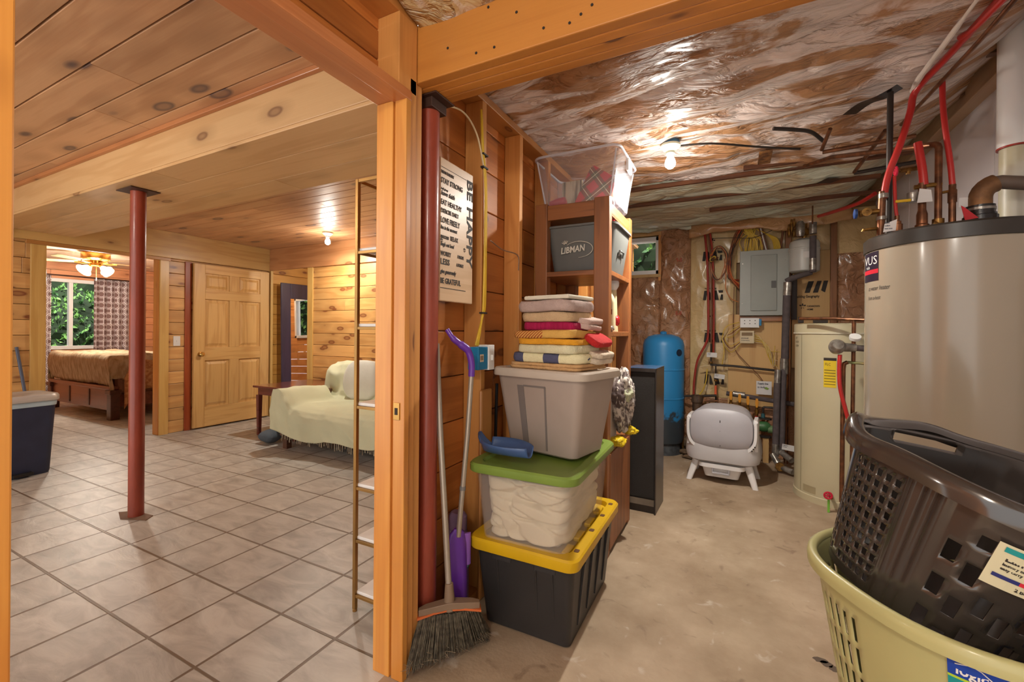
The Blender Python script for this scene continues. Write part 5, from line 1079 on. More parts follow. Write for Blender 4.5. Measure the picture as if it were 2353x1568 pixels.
# ================================================================== UTILITY ROOM: HEATERS, PIPES, PANEL
COP = mat('copper_pipe', (138, 90, 60), rgb2=(92, 62, 44), rough=.38, metal=.7, vscale=22); PEX = mat('red_pex', (182, 42, 38), rough=.35, var=.06, coat=.2); PEXD = mat('dark_red_pex', (158, 44, 28), rough=.4, var=.08)
BRASS = mat('valve_brass', (168, 126, 64), rgb2=(110, 78, 40), rough=.35, metal=.8, vscale=30); BLKPIPE = mat('black_iron', (58, 48, 42), rough=.5, metal=.3, var=.2); FOAM = mat('grey_foam_wrap', (92, 82, 82), rough=.9, var=.12, vscale=20, bump=.5); SIL = mat('silver_tape', (176, 170, 160), rgb2=(120, 112, 104), rough=.3, metal=.6, vscale=20, bump=.4)
BRN = mat('rusty_flue', (150, 106, 64), rgb2=(92, 64, 44), rough=.55, metal=.3, vscale=12, bump=.4); TAPE = mat('black_tape', (40, 34, 32), rough=.3, var=.1, bump=.3); TAGM = mat('white_tag', (216, 212, 208), rough=.6, var=.03); PEN = mat('pen_line', (60, 62, 80), rough=.7)
HB = mat('heater_beige', (158, 146, 128), rough=.22, var=.02, vscale=2, coat=.5); DRUM = mat('black_band', (58, 52, 46), rough=.35, var=.15)
def cyl_items(items, name, m, parent, r, a0, ext=.0006):
    bm = bmesh.new()
    for s, size, x, z, sx, sh in items:
        if isinstance(s, str):
            c = bpy.data.curves.new('t', 'FONT'); c.body = s; c.size = size; c.extrude = 0; c.resolution_u = 2; c.shear = sh
            t_ = bpy.data.objects.new('tmp', c); me = bpy.data.meshes.new_from_object(t_); bpy.data.objects.remove(t_)
        else:
            me = bpy.data.meshes.new('r'); w, h = s; n = 8
            me.from_pydata([(w*i/n, k*h, 0) for k in (0, 1) for i in range(n+1)], [], [(i, i+1, n+2+i, n+1+i) for i in range(n)])
        for v in me.vertices:
            a = a0+(x+v.co.x*sx)/r; v.co = Vector((r*math.cos(a), r*math.sin(a), z+v.co.y))
        bm.from_mesh(me)
    me = bpy.data.meshes.new(name); bm.to_mesh(me); bm.free(); me.materials.append(m); o = bpy.data.objects.new(name, me); COL.objects.link(o); o.parent = parent; return o
HX, HY_, HR = .813, 2.435, .290
t = thing('water_heater', 'big beige cylindrical water heater with a black top rim on the right', 'water heater', (HX, HY_, 0))
MB().lathe([(0, 0), (HR-.01, 0), (HR, .02), (HR, 1.585), (HR-.006, 1.592), (0, 1.592)], n=96).build('tank_shell', HB, t)
MB().lathe([(HR-.004, 1.588), (HR+.005, 1.589), (HR+.006, 1.640), (HR-.002, 1.648), (HR-.02, 1.642), (0, 1.646)], n=96).build('top_rim', DRUM, t)
cyl_items([((.125, .125), 0, 0, 1.458, 1, 0)], 'brand_sticker', mat('navy_sticker', (40, 34, 52), rough=.3), t, HR+.0012, R(176))
cyl_items([((.125, .018), 0, 0, 1.490, 1, 0)], 'sticker_stripe', mat('red_stripe', (206, 44, 62), rough=.3), t, HR+.0016, R(176))
cyl_items([('VUS', .052, .010, 1.530, 1.2, 0), ('nals', .020, .03, 1.513, 1.2, 0)], 'sticker_lettering', TAGM, t, HR+.0018, R(176))
cyl_items([('cs water heater', .027, .012, 1.418, .75, .3), ('from a-heat', .024, .010, 1.378, .75, .3)], 'handwriting', INK, t, HR+.0012, R(184))
# energy label, faint green reflection is left to the light
# ---- fittings on the heater top: each its own pipe run
def fitting(name, x, y, z0, segs, m, label, cat='fitting'):
    q = MB(); prof = [(0, 0)]
    z = 0
    for r, h in segs: prof += [(r, z), (r, z+h)]; z += h
    prof.append((0, z)); q.lathe(prof, n=20); o = q.build(name, m, None, loc=(x, y, z0)); return tag(o, label, cat)
t = thing('supply_riser', 'thick red hose and copper riser at the left of the big heater top', 'pipe', (0, 0, 0))
pipe('hose', PEX, [(.584, 2.45, 1.83), (.600, 2.45, 1.93), (.640, 2.45, 2.06), (.680, 2.48, 2.20), (.705, 2.50, 2.30), (.75, 2.30, 2.335), (.775, 2.0, 2.34), (.79, 1.75, 2.35)], .0135, parent=t, smooth=True, n=14)
pipe('copper_riser', COP, [(.572, 2.45, 1.60), (.580, 2.45, 1.86)], .014, parent=t, n=14)
q = MB(); q.lathe([(0, 0), (.018, 0), (.018, .02), (0, .02)], c=(.583, 2.45, 1.83), n=16); q.build('clamp', SIL, t); q = MB(); q.lathe([(0, 0), (.0175, 0), (.0175, .015), (0, .015)], c=(.577, 2.45, 1.735), n=16); q.build('clamp', SIL, t)
pipe('side_valve', BRASS, [(.572, 2.45, 1.775), (.535, 2.45, 1.775), (.50, 2.45, 1.770)], [.011, .014, .016], parent=t, n=12)
MB().lathe([(0, 0), (.018, 0), (.018, .02), (.008, .02), (.008, .012), (0, .012)], n=16, xf=Matrix.Rotation(R(90), 4, 'X')).build('valve_port', BRASS, t, loc=(.520, 2.438, 1.770))
pipe('drain_stub', BRASS, [(.572, 2.45, 1.700), (.515, 2.45, 1.697), (.512, 2.45, 1.688)], .008, parent=t, n=10)
q = MB(); q.lathe([(.010, 0), (.022, .003), (.022, .012), (.010, .015)], n=10, xf=Matrix.Rotation(R(90), 4, 'Y')); q.build('blue_handwheel', mat('blue_wheel', (30, 62, 120), rough=.4), t, loc=(.478, 2.45, 1.772))
pipe('black_vent_pipe', BLKPIPE, [(.606, 2.47, 1.66), (.610, 2.47, 2.30)], .0115, 'straight black iron pipe rising beside the thick red hose', 'pipe', n=14)
t = thing('thin_supply', 'thin red hose into a ribbed bronze fitting on the heater top', 'pipe', (0, 0, 0))
pipe('hose', PEX, [(.628, 2.44, 1.735), (.622, 2.44, 1.80), (.618, 2.44, 1.92)], .0065, parent=t, smooth=True)
MB().lathe([(0, 0), (.012, 0), (.013, .03), (.02, .032), (.02, .062), (.015, .064), (.015, .075), (.009, .078), (.009, .10), (0, .10)], n=12).build('union_fitting', COP, t, loc=(.628, 2.44, 1.645))
t = thing('relief_pipe', 'red hose above a brass union at the middle of the heater top', 'pipe', (0, 0, 0))
pipe('hose', PEX, [(.722, 2.46, 1.87), (.715, 2.46, 1.95), (.703, 2.47, 2.06)], .015, parent=t, smooth=True, n=14)
MB().lathe([(0, 0), (.018, 0), (.018, .03), (.024, .035), (.024, .055), (.019, .06), (.019, .10), (.014, .12), (.014, .235), (0, .235)], n=16).build('brass_union', COP, t, loc=(.716, 2.46, 1.645))
pipe('cross_pipe', BRASS, [(.69, 2.46, 1.865), (.735, 2.46, 1.868), (.778, 2.46, 1.866)], .010, parent=t); pipe('low_elbow', COP, [(.716, 2.44, 1.665), (.675, 2.44, 1.665), (.668, 2.44, 1.656)], .008, parent=t)
q = MB(); q.lathe([(0, 0), (.020, 0), (.020, .04), (0, .04)], n=14); q.build('silver_cap', SIL, t, loc=(.682, 2.45, 1.80)); q = MB(); q.box(.620, 2.43, 1.800, .672, 2.436, 1.812); q.build('yellow_lever', YLID, t, .002)
q = MB(); q.prism([(0, 0), (.05, 0), (.045, .05), (.008, .06)], 0, .001, Matrix.Translation((.69, 2.428, 1.79)) @ Matrix.Rotation(R(90), 4, 'X')); q.build('paper_tag', TAGM, t)
q = MB(); q.lathe([(0, 0), (.006, 0), (.006, .035), (0, .035)], n=10, xf=Matrix.Rotation(R(90), 4, 'Y')); o = q.build('gate_valve', BRASS, None, loc=(.668, 2.60, 1.985)); tag(o, 'brass gate valve with a red handwheel behind the heater pipes', 'valve')
hw = MB(); hw.tube([(0, .020*math.cos(2*math.pi*i/16), .020*math.sin(2*math.pi*i/16)) for i in range(16)], .0045, 6, closed=True)
for i in range(3): hw.tube([(0, -.02*math.cos(i*1.05), -.02*math.sin(i*1.05)), (0, .02*math.cos(i*1.05), .02*math.sin(i*1.05))], .0035, 6)
hw.build('handwheel', mat('crimson_wheel', (206, 30, 62), rough=.4), o, loc=(-.004, 0, 0)); hw = MB(); hw.tube([(.0, 0, 0), (.075, 0, .004)], .011, 10); hw.tube([(.03, 0, 0), (.03, 0, -.02)], .009, 8); hw.build('valve_body', BRASS, o, loc=(.01, 0, 0))
t = thing('copper_loop', 'tall copper pipe turning left under the ceiling from the heater top', 'pipe', (0, 0, 0))
pipe('riser', COP, [(.768, 2.46, 1.64), (.768, 2.46, 2.02), (.766, 2.464, 2.035), (.758, 2.47, 2.042), (.70, 2.60, 2.085), (.50, 3.10, 2.26), (.40, 3.35, 2.31)], .0125, parent=t, n=14)
MB().lathe([(0, 0), (.017, 0), (.017, .02), (.022, .022), (.022, .04), (.016, .045), (.02, .06), (.02, .075), (0, .075)], n=14).build('union_fitting', BRASS, t, loc=(.768, 2.46, 1.645))
q = MB(); q.lathe([(0, 0), (.014, 0), (.014, .05), (0, .05)], n=12, xf=Matrix.Rotation(R(-60), 4, 'Y')); q.build('side_drain', BRASS, t, loc=(.79, 2.45, 1.675))
t = thing('return_hose', 'right hand red hose hanging from the ceiling paper to the heater', 'pipe', (0, 0, 0))
pipe('hose', PEX, [(.812, 2.46, 1.86), (.805, 2.46, 1.95), (.792, 2.47, 2.10), (.793, 2.50, 2.22), (.80, 2.53, 2.33)], .0105, parent=t, smooth=True, n=12)
MB().lathe([(0, 0), (.012, 0), (.012, .14), (.015, .14), (.015, .19), (.012, .195), (.012, .215), (0, .215)], n=14).build('copper_stub', COP, t, loc=(.812, 2.46, 1.645)); pipe('tie_pipe', BRASS, [(.775, 2.46, 1.83), (.812, 2.46, 1.835)], .006, parent=t)
q = MB(); q.prism([(0, .055), (.012, .045), (.052, 0), (.012, -.006)], 0, .003, Matrix.Rotation(R(90), 4, 'X')); q.build('red_flag', mat('red_plastic', (200, 36, 44), rough=.45), t, loc=(.818, 2.40, 1.700))
q = MB(); q.prism([(0, .0), (.052, 0), (.052, .034), (0, .04)], 0, .001, Matrix.Rotation(R(90), 4, 'X')); q.build('paper_tag', TAGM, t, loc=(.832, 2.46, 1.762))
q = MB(); q.prism([(0, 0), (.040, .004), (.044, .05), (.004, .034)], 0, .001, Matrix.Rotation(R(90), 4, 'X')); o = q.build('hanging_tag', TAGM, None, loc=(.548, 2.30, 1.652)); tag(o, 'white handwritten tag standing at the left edge of the heater rim', 'tag')
merge_text([(a, .007, Matrix.Translation((.004, -.0015, z)) @ Matrix.Rotation(R(90), 4, 'X'), .9, 'LEFT', .2) for a, z in (('Supply', .036), ('radiant', .024), ('heat zone', .012))], 'handwriting', PEN, o)
t = thing('flue_elbow', 'rusty brown flue elbow with a black rubber coupling on the heater top', 'flue', (.895, 2.455, 1.640))
q = MB(); P = [(0, 0, .05), (0, 0, .15)]+[(.058-.058*math.cos(a*math.pi/12), -.01*math.sin(a*math.pi/12)*0, .15+.058*math.sin(a*math.pi/12)) for a in range(1, 6)]; q.tube(P, .036, 24); q.build('elbow', BRN, t)
MB().tube([(.03, 0, .205), (.06, -.0, .208), (.30, -.02, .15)], .027, 20).build('flue_arm', mat('dull_flue', (110, 92, 80), rough=.6, var=.15), t)
MB().lathe([(0, 0), (.062, 0), (.060, .03), (.050, .05), (0, .05)], n=28).build('flue_collar', BRN, t)
MB().lathe([(.046, .03), (.052, .03), (.053, .075), (.048, .078), (.048, .085), (.044, .086), (.044, .118), (.040, .118)], n=28).build('rubber_coupling', TAPE, t)
for z in (.040, .098): MB().lathe([(.045, z), (.0545 if z < .05 else .046, z), (.0545 if z < .05 else .046, z+.01), (.044, z+.01)], n=28).build('hose_clamp', SIL, t)
t = thing('drain_stack', 'wide white plastic pipe rising to the ceiling by the right wall', 'pipe', (1.060, 2.62, 0))
WP = mat('aged_pvc', (206, 200, 188), rgb2=(176, 166, 130), rough=.4, vscale=4)
MB().lathe([(0, 0), (.046, 0), (.046, 2.03), (0, 2.03)], n=32).build('pipe_body', WP, t); MB().lathe([(.040, 2.03), (.053, 2.03), (.053, 2.55), (.040, 2.55)], n=32).build('upper_sleeve', WHITE_P, t); MB().lathe([(.04, 2.026), (.0545, 2.026), (.0545, 2.033), (.04, 2.033)], n=32).build('primer_ring', PEXD, t)
# ---- ceiling hardware
pipe('ceiling_hose', PEX, [(.78, 1.70, 2.30), (.762, 2.10, 2.325), (.745, 2.2, 2.34)], .011, 'pinkish red hose running along the ceiling paper at top right', 'hose', smooth=True)
pipe('ceiling_copper_pipe', COP, [(.80, 1.65, 2.31), (.80, 2.2, 2.315), (.76, 2.9, 2.31)], .0085, 'long copper pipe strapped beneath the ceiling paper at top right', 'pipe')
pipe('twine_strap', mat('white_caulk', (216, 206, 196), rough=.7, bump=.6), [(.70, 1.70, 2.325), (.70, 2.10, 2.325), (.695, 2.42, 2.32), (.70, 2.52, 2.31)], [.006]*6+[.010]*6+[.012]*7, 'pale caulk streaked pipe wrap along the ceiling paper', 'wrap', smooth=True)
def strip(name, P, w, m, label, cat, up=(0, 0, 1)):
    q = MB(); Q = curve_pts(P, 5); rings = []
    for i, p in enumerate(Q):
        d = (Q[min(i+1, len(Q)-1)]-Q[max(i-1, 0)]).normalized(); s = d.cross(Vector(up)).normalized(); rings.append([p+s*w, p-s*w, p-s*w+Vector((0, 0, -.0015)), p+s*w+Vector((0, 0, -.0015))])
    q.loft(rings); return tag(q.build(name, m, None), label, cat)
strip('black_tape', [(.505, 2.69, 2.325), (.54, 2.58, 2.318), (.585, 2.50, 2.30), (.64, 2.46, 2.315)], .030, TAPE, 'wide black tape peeling from the ceiling paper near the pipes', 'tape')
strip('black_tape', [(.57, 3.80, 2.315), (.62, 3.70, 2.31)], .05, TAPE, 'square of black tape on the far ceiling foil', 'tape')
pipe('taped_cable', mat('black_cable', (48, 40, 34), rough=.5), [(.18, 2.70, 2.325), (.27, 2.74, 2.318), (.36, 2.80, 2.312), (.44, 2.94, 2.30)], .010, 'taped black cable drooping along the ceiling paper', 'cable', smooth=True)
pipe('lamp_cable', MATS['black_cable'], [(-.31, 2.72, 2.33), (-.12, 2.76, 2.325), (.10, 2.90, 2.32), (.22, 2.98, 2.32), (.34, 3.05, 2.318)], .006, 'thin dark cable running right from the ceiling bulb', 'cable', smooth=True)
pipe('copper_stub', COP, [(0.441, 2.77, 2.3), (0.423, 2.898, 2.24)], .0095, 'short copper stub pipe under the ceiling joist', 'pipe')
pipe('copper_stub', COP, [(0.702, 2.92, 2.3), (0.663, 3.383, 2.24)], .011, 'longer diagonal copper pipe under the ceiling beside the red hose', 'pipe')
pipe('horizontal_pipe', COP, [(0.43, 2.92, 2.235), (0.813, 2.881, 2.235)], .011, 'copper pipe crossing below the ceiling towards the right wall', 'pipe')
pipe('horizontal_pipe', BLKPIPE, [(0.661, 3.384, 2.235), (0.937, 3.317, 2.235)], .0115, 'dark iron pipe crossing below the far ceiling towards the right wall', 'pipe')
DJ = mat('dark_joist_edge', (112, 66, 36), rgb2=(76, 44, 26), rough=.7, vscale=8, stretch=(.5, 4, 4))
n = 60
for (x0, x1, y, h) in ((-1.0, .95, 3.40, .03), (.05, .75, 3.27, .025), (-.95, .9, 3.83, .028), (-.2, 1.0, 4.25, .03)):
    struct(box('trim_%d' % n, DJ, (x0, y, 2.315), (x1, y+h, 2.345), bevel=.003)); n += 1
struct(box('trim_%d' % n, mat('osb_patch', (140, 96, 50), rgb2=(84, 52, 28), rough=.8, vscale=30), (.13, 3.02, 2.318), (.20, 3.22, 2.33), bevel=0))
# paper flap that hangs from the ceiling over the far wall
def flap(x0, x1, y, drop, seed):
    def fn(u, v):
        x = x0+(x1-x0)*u; s = .5+.5*math.sin(u*9+seed)*.6+.3*fbm(u*5, seed)
        z = 2.40-v*(drop*(.55+.45*s)); return (x, y-.06*math.sin(v*2.2)-.03*ridge(u*5, v*1.5, seed)*v, z)
    return fn
struct(sheet('ceiling_paper_flap', kraft('flap_kraft', (196, 152, 104), (170, 120, 76), rough=.5, bump=.4, bscale=8), flap(-.42, .95, 4.93, .21, 2.), 60, 14))
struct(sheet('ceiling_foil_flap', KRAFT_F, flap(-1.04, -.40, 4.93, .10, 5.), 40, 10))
# ---- electrical panel and wall devices on the far wall
PY = 4.86
t = thing('electrical_panel', 'grey electrical breaker panel on the far wall', 'electrical panel', (.05, PY, 1.405))
GP = mat('panel_grey', (158, 160, 152), rough=.4, var=.03); GPD = mat('panel_door_grey', (142, 144, 136), rough=.38, var=.03)
box('cabinet', GP, (0, 0, 0), (.415, .10, .635), t, .003)
d = box('panel_door', GPD, (.095, -.014, .045), (.315, -.001, .585), t, .003)
box('latch', mat('dark_latch', (90, 88, 86), rough=.5), (.268, -.018, .262), (.308, -.0142, .330), d, .002)
q = MB()
for x, z in ((.025, .51), (.385, .53), (.02, .12)): q.lathe([(0, 0), (.006, 0), (.005, .003), (0, .003)], n=10, c=(x, 0, z), xf=Matrix.Rotation(R(90), 4, 'X'))
q.build('screw', SIL, t)
tag(box('panel_backer', wood('backer', (168, 104, 46), (130, 74, 28), 'X', .1), (.05, 4.93, 1.35), (.44, 4.97, 1.40)), 'brown wooden backer strip under the electrical panel', 'board')
t = thing('outlet_box', 'white double outlet box with a blue side below the breaker panel', 'outlet', (.055, 4.86, 1.285))
box('plate', WHITE_P, (0, 0, 0), (.165, .06, .095), t, .004); box('blue_side', MATS['blue_box'], (.165, .005, .02), (.185, .06, .085), t, .003)
q = MB()
for x in (.04, .085, .13):
    for z in (.04, .07): q.box(x-.004, -.001, z-.004, x+.004, .0, z+.004)
q.build('slot', INK, t)
t = thing('timer_box', 'small cream control box with printed face under the outlet box', 'control box', (.055, 4.88, 1.130))
box('case', mat('cream_case', (214, 196, 160), rough=.5), (0, 0, 0), (.125, .05, .125), t, .004); box('window', mat('dark_beige', (140, 112, 78), rough=.6), (.015, -.001, .075), (.11, 0, .108), t, 0)  # window is a darker beige than the case
merge_text([('ZONE', .016, Matrix.Translation((.01, -.002, .045)) @ Matrix.Rotation(R(90), 4, 'X'), 1.5, 'LEFT', 0), ('CONTROL', .012, Matrix.Translation((.01, -.002, .025)) @ Matrix.Rotation(R(90), 4, 'X'), 1.3, 'LEFT', 0)], 'lettering', PEN, t)
def note(x0, z0, w, h, y, label, lines=3, rz=0):
    t = thing('paper_note', label, 'note', (x0, y, z0)); t.rotation_euler.y = R(rz)
    box('paper', TAGM, (0, 0, 0), (w, .002, h), t, 0)
    merge_text([(['Supply line', 'to boiler', 'do not shut'][k % 3], h*.20, Matrix.Translation((w*.08, -.001, h*(.75-.27*k))) @ Matrix.Rotation(R(90), 4, 'X'), .8, 'LEFT', .2) for k in range(lines)], 'handwriting', PEN, t); return t
note(*[-.245, .985], .095, .048, 4.86, 'white handwritten tag on the left pipe cluster below the red lines', 2, 2)
note(-.175, .775, .095, .045, 4.86, 'white handwritten tag tied lower on the vertical iron pipe', 2, 6)
t = note(.20, .635, .13, .130, 4.88, 'square white note with a green mark near the grey wrapped pipes', 2)
q = MB(); q.prism([(0, 0), (.03, -.012), (.045, .0), (.02, .016)], 0, .001, Matrix.Translation((.065, -.003, .06)) @ Matrix.Rotation(R(90), 4, 'X')); q.build('green_mark', mat('green_marker', (130, 160, 60), rough=.5), t)
t = note(-.125, .40, .05, .05, 4.80, 'blank cream tag hanging on the pipes left of the hose valves', 1, 40)
# insulation prints: bold blocks with light slashes, repeated down the paper
BM_ = Matrix.Rotation(R(90), 4, 'X')
for i, (px, z) in enumerate(((-.30, 1.985), (-.29, 1.575), (-.28, 1.135), (-.275, .700))):
    q = MB()
    for poly in ([(0, 0), (.028, 0), (.045, .098), (.012, .098)], [(.052, .0), (.088, .0), (.070, .075), (.056, .098), (.052, .098)], [(.112, 0), (.150, 0), (.130, .098), (.098, .098), (.092, .07)], [(.160, 0), (.188, 0), (.188, .055), (.170, .055)], [(.150, .075), (.188, .075), (.188, .098), (.142, .098)]):
        q.prism(poly, 0, .0015, Matrix.Translation((px, 4.985, z)) @ BM_)
    o = q.build('paper_print', INK, bpy.data.objects['wall_far_tan_paper'])
merge_text([('my building', .022, Matrix.Translation((-.275, 4.984, z)) @ BM_, 1.1, 'LEFT', 0) for z in (1.69, 1.25, .81)]+[('*', .11, Matrix.Translation((-.225, 4.984, z)) @ BM_, 1, 'LEFT', 0) for z in (2.13, 1.34)], 'paper_lettering', INK, bpy.data.objects['wall_far_tan_paper'])
q = MB()
for poly in ([(0, 0), (.04, 0), (.075, .11), (.03, .11)], [(.065, 0), (.105, 0), (.135, .11), (.10, .11)], [(.13, .02), (.16, .0), (.185, .11), (.15, .11)]): q.prism(poly, 0, .0015, Matrix.Translation((.60, 4.972, 1.62)) @ BM_)
q.build('plywood_print', INK, bpy.data.objects['wall_far_plywood_right'])
merge_text([('Building Geography', .034, Matrix.Translation((.525, 4.972, 1.575)) @ BM_, .72, 'LEFT', 0), ('*', .12, Matrix.Translation((.56, 4.972, 1.43)) @ BM_, 1, 'LEFT', 0), ('CANADIAN', .024, Matrix.Translation((.62, 4.972, 1.485)) @ BM_, .8, 'LEFT', 0), ('HOME', .022, Matrix.Translation((.62, 4.972, 1.455)) @ BM_, .8, 'LEFT', 0)], 'plywood_lettering', INK, bpy.data.objects['wall_far_plywood_right'])
merge_text([('II-II', .06, Matrix.Translation((-.56, 4.965, z)) @ BM_, .8, 'LEFT', 0) for z in (1.99, 1.42, .95)], 'paper_lettering', REDINK, bpy.data.objects['wall_far_brown_paper'])
# ---- cables on the far wall
YG = mat('romex_yellow', (214, 178, 58), rough=.45, var=.08); BRC = mat('brown_cable', (122, 76, 50), rough=.5, var=.1); ORC = mat('orange_cable', (196, 116, 60), rough=.5, var=.08)
for i, (dx, m_, r_, lab) in enumerate(((0, PEXD, .011, 'left dark red supply line running down the tan wall paper'), (.030, BRC, .008, 'brown cable between the two red lines on the tan wall paper'), (.052, PEXD, .010, 'right dark red supply line running down the tan wall paper'))):
    pipe('wall_line', m_, [(-.29+dx*.8, 4.90, 2.38), (-.265+dx, 4.90, 2.18), (-.245+dx, 4.90, 1.90), (-.235+dx, 4.90, 1.5), (-.235+dx, 4.90, 1.22)]+([(-.255, 4.90, 1.12), (-.33, 4.89, .95), (-.36, 4.88, .75), (-.365, 4.86, .58)] if i == 0 else [(-.235+dx, 4.90, 1.0)]), r_, lab, 'pipe', smooth=True)
t = thing('cable_bundle', 'tangled bundle of dark low voltage cables looping left of the breaker panel', 'cable', (0, 0, 0))
rc = random.Random(11)
for i in range(14):
    o_ = lambda s: rc.gauss(0, s); x = rc.uniform(.06, .12)
    pipe('cable', (BRC, ORC, MATS['black_cable'], PEXD)[i % 4], [(x, 4.90, 2.33), (.03+o_(.012), 4.87, 2.22), (-.025+o_(.014), 4.86+o_(.008), 2.05), (-.045+o_(.014), 4.86, 1.90), (-.03+o_(.012), 4.87, 1.78), (.045, 4.90, 1.70+o_(.03))], .0042, parent=t, smooth=True, n=6)
for i in range(5):
    pipe('cable_loop', (BRC, ORC, MATS['black_cable'])[i % 3], [(-.215+o_(.006), 4.88, 2.02+o_(.02)), (-.14, 4.87, 2.10+o_(.015)), (-.085+o_(.01), 4.86, 2.02), (-.09+o_(.01), 4.86, 1.86), (-.14+o_(.01), 4.87, 1.77), (-.20, 4.88, 1.84+o_(.02)), (-.215, 4.88, 1.95)], .004, parent=t, smooth=True, n=6)
for i in range(16):
    a = rc.random()*6.3; pipe('cable_knot', (BRC, YG, MATS['black_cable'])[i % 3], [(-.195+.03*math.cos(a+k*1.7)+o_(.006), 4.875+o_(.01), 1.985+.028*math.sin(a+k*2.1)) for k in range(4)], .0034, parent=t, smooth=True, n=5)
pipe('orange_loop', ORC, [(-.09, 4.87, 1.98), (-.075, 4.87, 1.80), (-.075, 4.87, 1.68), (-.03, 4.87, 1.58), (.04, 4.89, 1.54)], .0045, 'orange cable looping down to the lower left of the breaker panel', 'cable', smooth=True)
t = thing('romex_bundle', 'spread of yellow cables entering the top of the breaker panel', 'cable', (0, 0, 0))
for i in range(16):
    x1 = .075+i*.0115+rc.gauss(0, .003); x0 = .085+rc.random()*.06
    pipe('cable', YG, [(x0, 4.91, 2.34), (x0+.01+rc.gauss(0, .02), 4.89, 2.24), (x1+rc.gauss(0, .012), 4.885, 2.15), (x1, 4.90, 2.03)], .0046, parent=t, smooth=True, n=6)
for i in range(7):
    pipe('cable', YG, [(.19+.006*i, 4.91, 2.26-.006*i), (.27+.008*i, 4.88, 2.20-.004*i), (.325+.008*i, 4.88, 2.13), (.345+.009*i, 4.90, 2.03)], .0046, parent=t, smooth=True, n=6)
for i in range(3): pipe('cable', WHITE_P if i == 1 else BRC, [(.215+.012*i, 4.90, 2.26), (.24+.012*i, 4.885, 2.14), (.265+.014*i, 4.90, 2.03)], .006, parent=t, smooth=True, n=6)
pipe('service_cable', BRC, [(.44, 4.92, 2.33), (.415, 4.90, 2.22), (.395, 4.90, 2.03)], .010, 'thick brown service cable entering the right of the breaker panel', 'cable', smooth=True)
pipe('pull_wire', MATS['black_cable'], [(-.22, 4.90, 2.20), (.0, 4.86, 2.18), (.18, 4.87, 2.17), (.42, 4.88, 2.27)], .003, 'thin dark wire strung across the tan paper above the panel', 'wire', smooth=True)
t = thing('control_wires', 'spray of thin yellow wires around the control box below the outlet', 'wire', (0, 0, 0))
for i in range(9):
    pipe('wire', YG if i % 2 else CRM, [(.17, 4.90, 1.23-.01*i), (.22+.01*i, 4.88, 1.20-.012*i), (.28+.008*i, 4.88, 1.08-.02*i+rc.gauss(0, .02)), (.36+rc.gauss(0, .02), 4.90, .98+rc.gauss(0, .06))], .003, parent=t, smooth=True, n=6)
for i in range(5):
    pipe('wire', (CRM, YG, BRC)[i % 3], [(.06, 4.91, 1.32-.012*i), (-.02, 4.89, 1.27-.02*i), (-.07-.01*i, 4.88, 1.18), (-.03, 4.88, 1.12-.02*i), (.06, 4.90, 1.16-.01*i)], .003, parent=t, smooth=True, n=6)
pipe('yellow_drop_wire', YG, [(.05, 4.91, 1.34), (-.06, 4.89, 1.30), (-.10, 4.89, 1.20), (-.085, 4.89, 1.05), (-.105, 4.90, .90)], .004, 'single yellow wire dropping left of the control box', 'wire', smooth=True)
pipe('yellow_drop_wire', YG, [(-.24, 4.90, .86), (-.25, 4.88, .74), (-.28, 4.87, .64), (-.33, 4.86, .57)], .006, 'pale yellow tube curving down beside the red line', 'tube', smooth=True)
pipe('brown_wire', BRC, [(.0, 4.93, 1.70), (-.005, 4.93, 1.3), (.01, 4.92, 1.08), (.10, 4.90, .95), (.22, 4.90, .82), (.27, 4.90, .74)], .0035, 'long thin brown wire wandering down the plywood', 'wire', smooth=True)
# ---- iron and copper on the far wall
pipe('iron_cross_pipe', BLKPIPE, [(-.215, 4.90, .905), (.0, 4.90, .90), (.46, 4.90, .865)], .011, 'horizontal black iron pipe crossing the plywood', 'pipe')
t = thing('valve_cluster', 'vertical iron pipe with an orange handled valve on the plywood', 'valve', (0, 0, 0))
pipe('drop_pipe', BLKPIPE, [(-.205, 4.88, 1.12), (-.205, 4.88, .90), (-.16, 4.88, .90), (-.158, 4.88, .48)], .009, parent=t)
q = MB(); q.box(-.170, 4.85, .60, -.148, 4.865, .70); q.build('orange_handle', mat('orange_handle', (222, 92, 44), rough=.45), t, .004)
for z in (.92, 1.0, .78, .74): MB().lathe([(0, 0), (.017, 0), (.017, .018), (0, .018)], n=12).build('union', BRASS, t, loc=(-.205 if z > .9 else -.159, 4.88, z))
pipe('side_tube', CRM, [(-.31, 4.88, .88), (-.22, 4.88, .90), (-.20, 4.88, .90)], .006, parent=t)
t = thing('sewer_stub', 'dark capped cast iron pipe standing behind the litter box', 'pipe', (-.325, 4.78, 0))
MB().lathe([(0, 0), (.045, 0), (.045, .52), (.054, .53), (.056, .56), (.05, .575), (.052, .60), (0, .605)], n=28).build('pipe_body', mat('rust_brown', (98, 74, 54), rgb2=(62, 46, 36), rough=.6, vscale=14, stretch=(3, 3, .4)), t)
pipe('low_cross_pipe', BLKPIPE, [(-.48, 4.84, .57), (-.30, 4.84, .585), (-.15, 4.84, .60)], .012, 'low iron pipe running left from the capped sewer pipe', 'pipe')
t = thing('manifold', 'grey wrapped header pipe carrying orange handled hose valves', 'pipe', (0, 0, 0))
pipe('header', FOAM, [(-.06, 4.80, .635), (.05, 4.79, .625), (.24, 4.78, .605), (.50, 4.78, .575)], .022, parent=t, n=14)
pipe('silver_wrap', SIL, [(.00, 4.795, .637), (.10, 4.785, .630)], .027, parent=t, n=12)
OR = mat('amber_handle', (222, 150, 40), rough=.4)
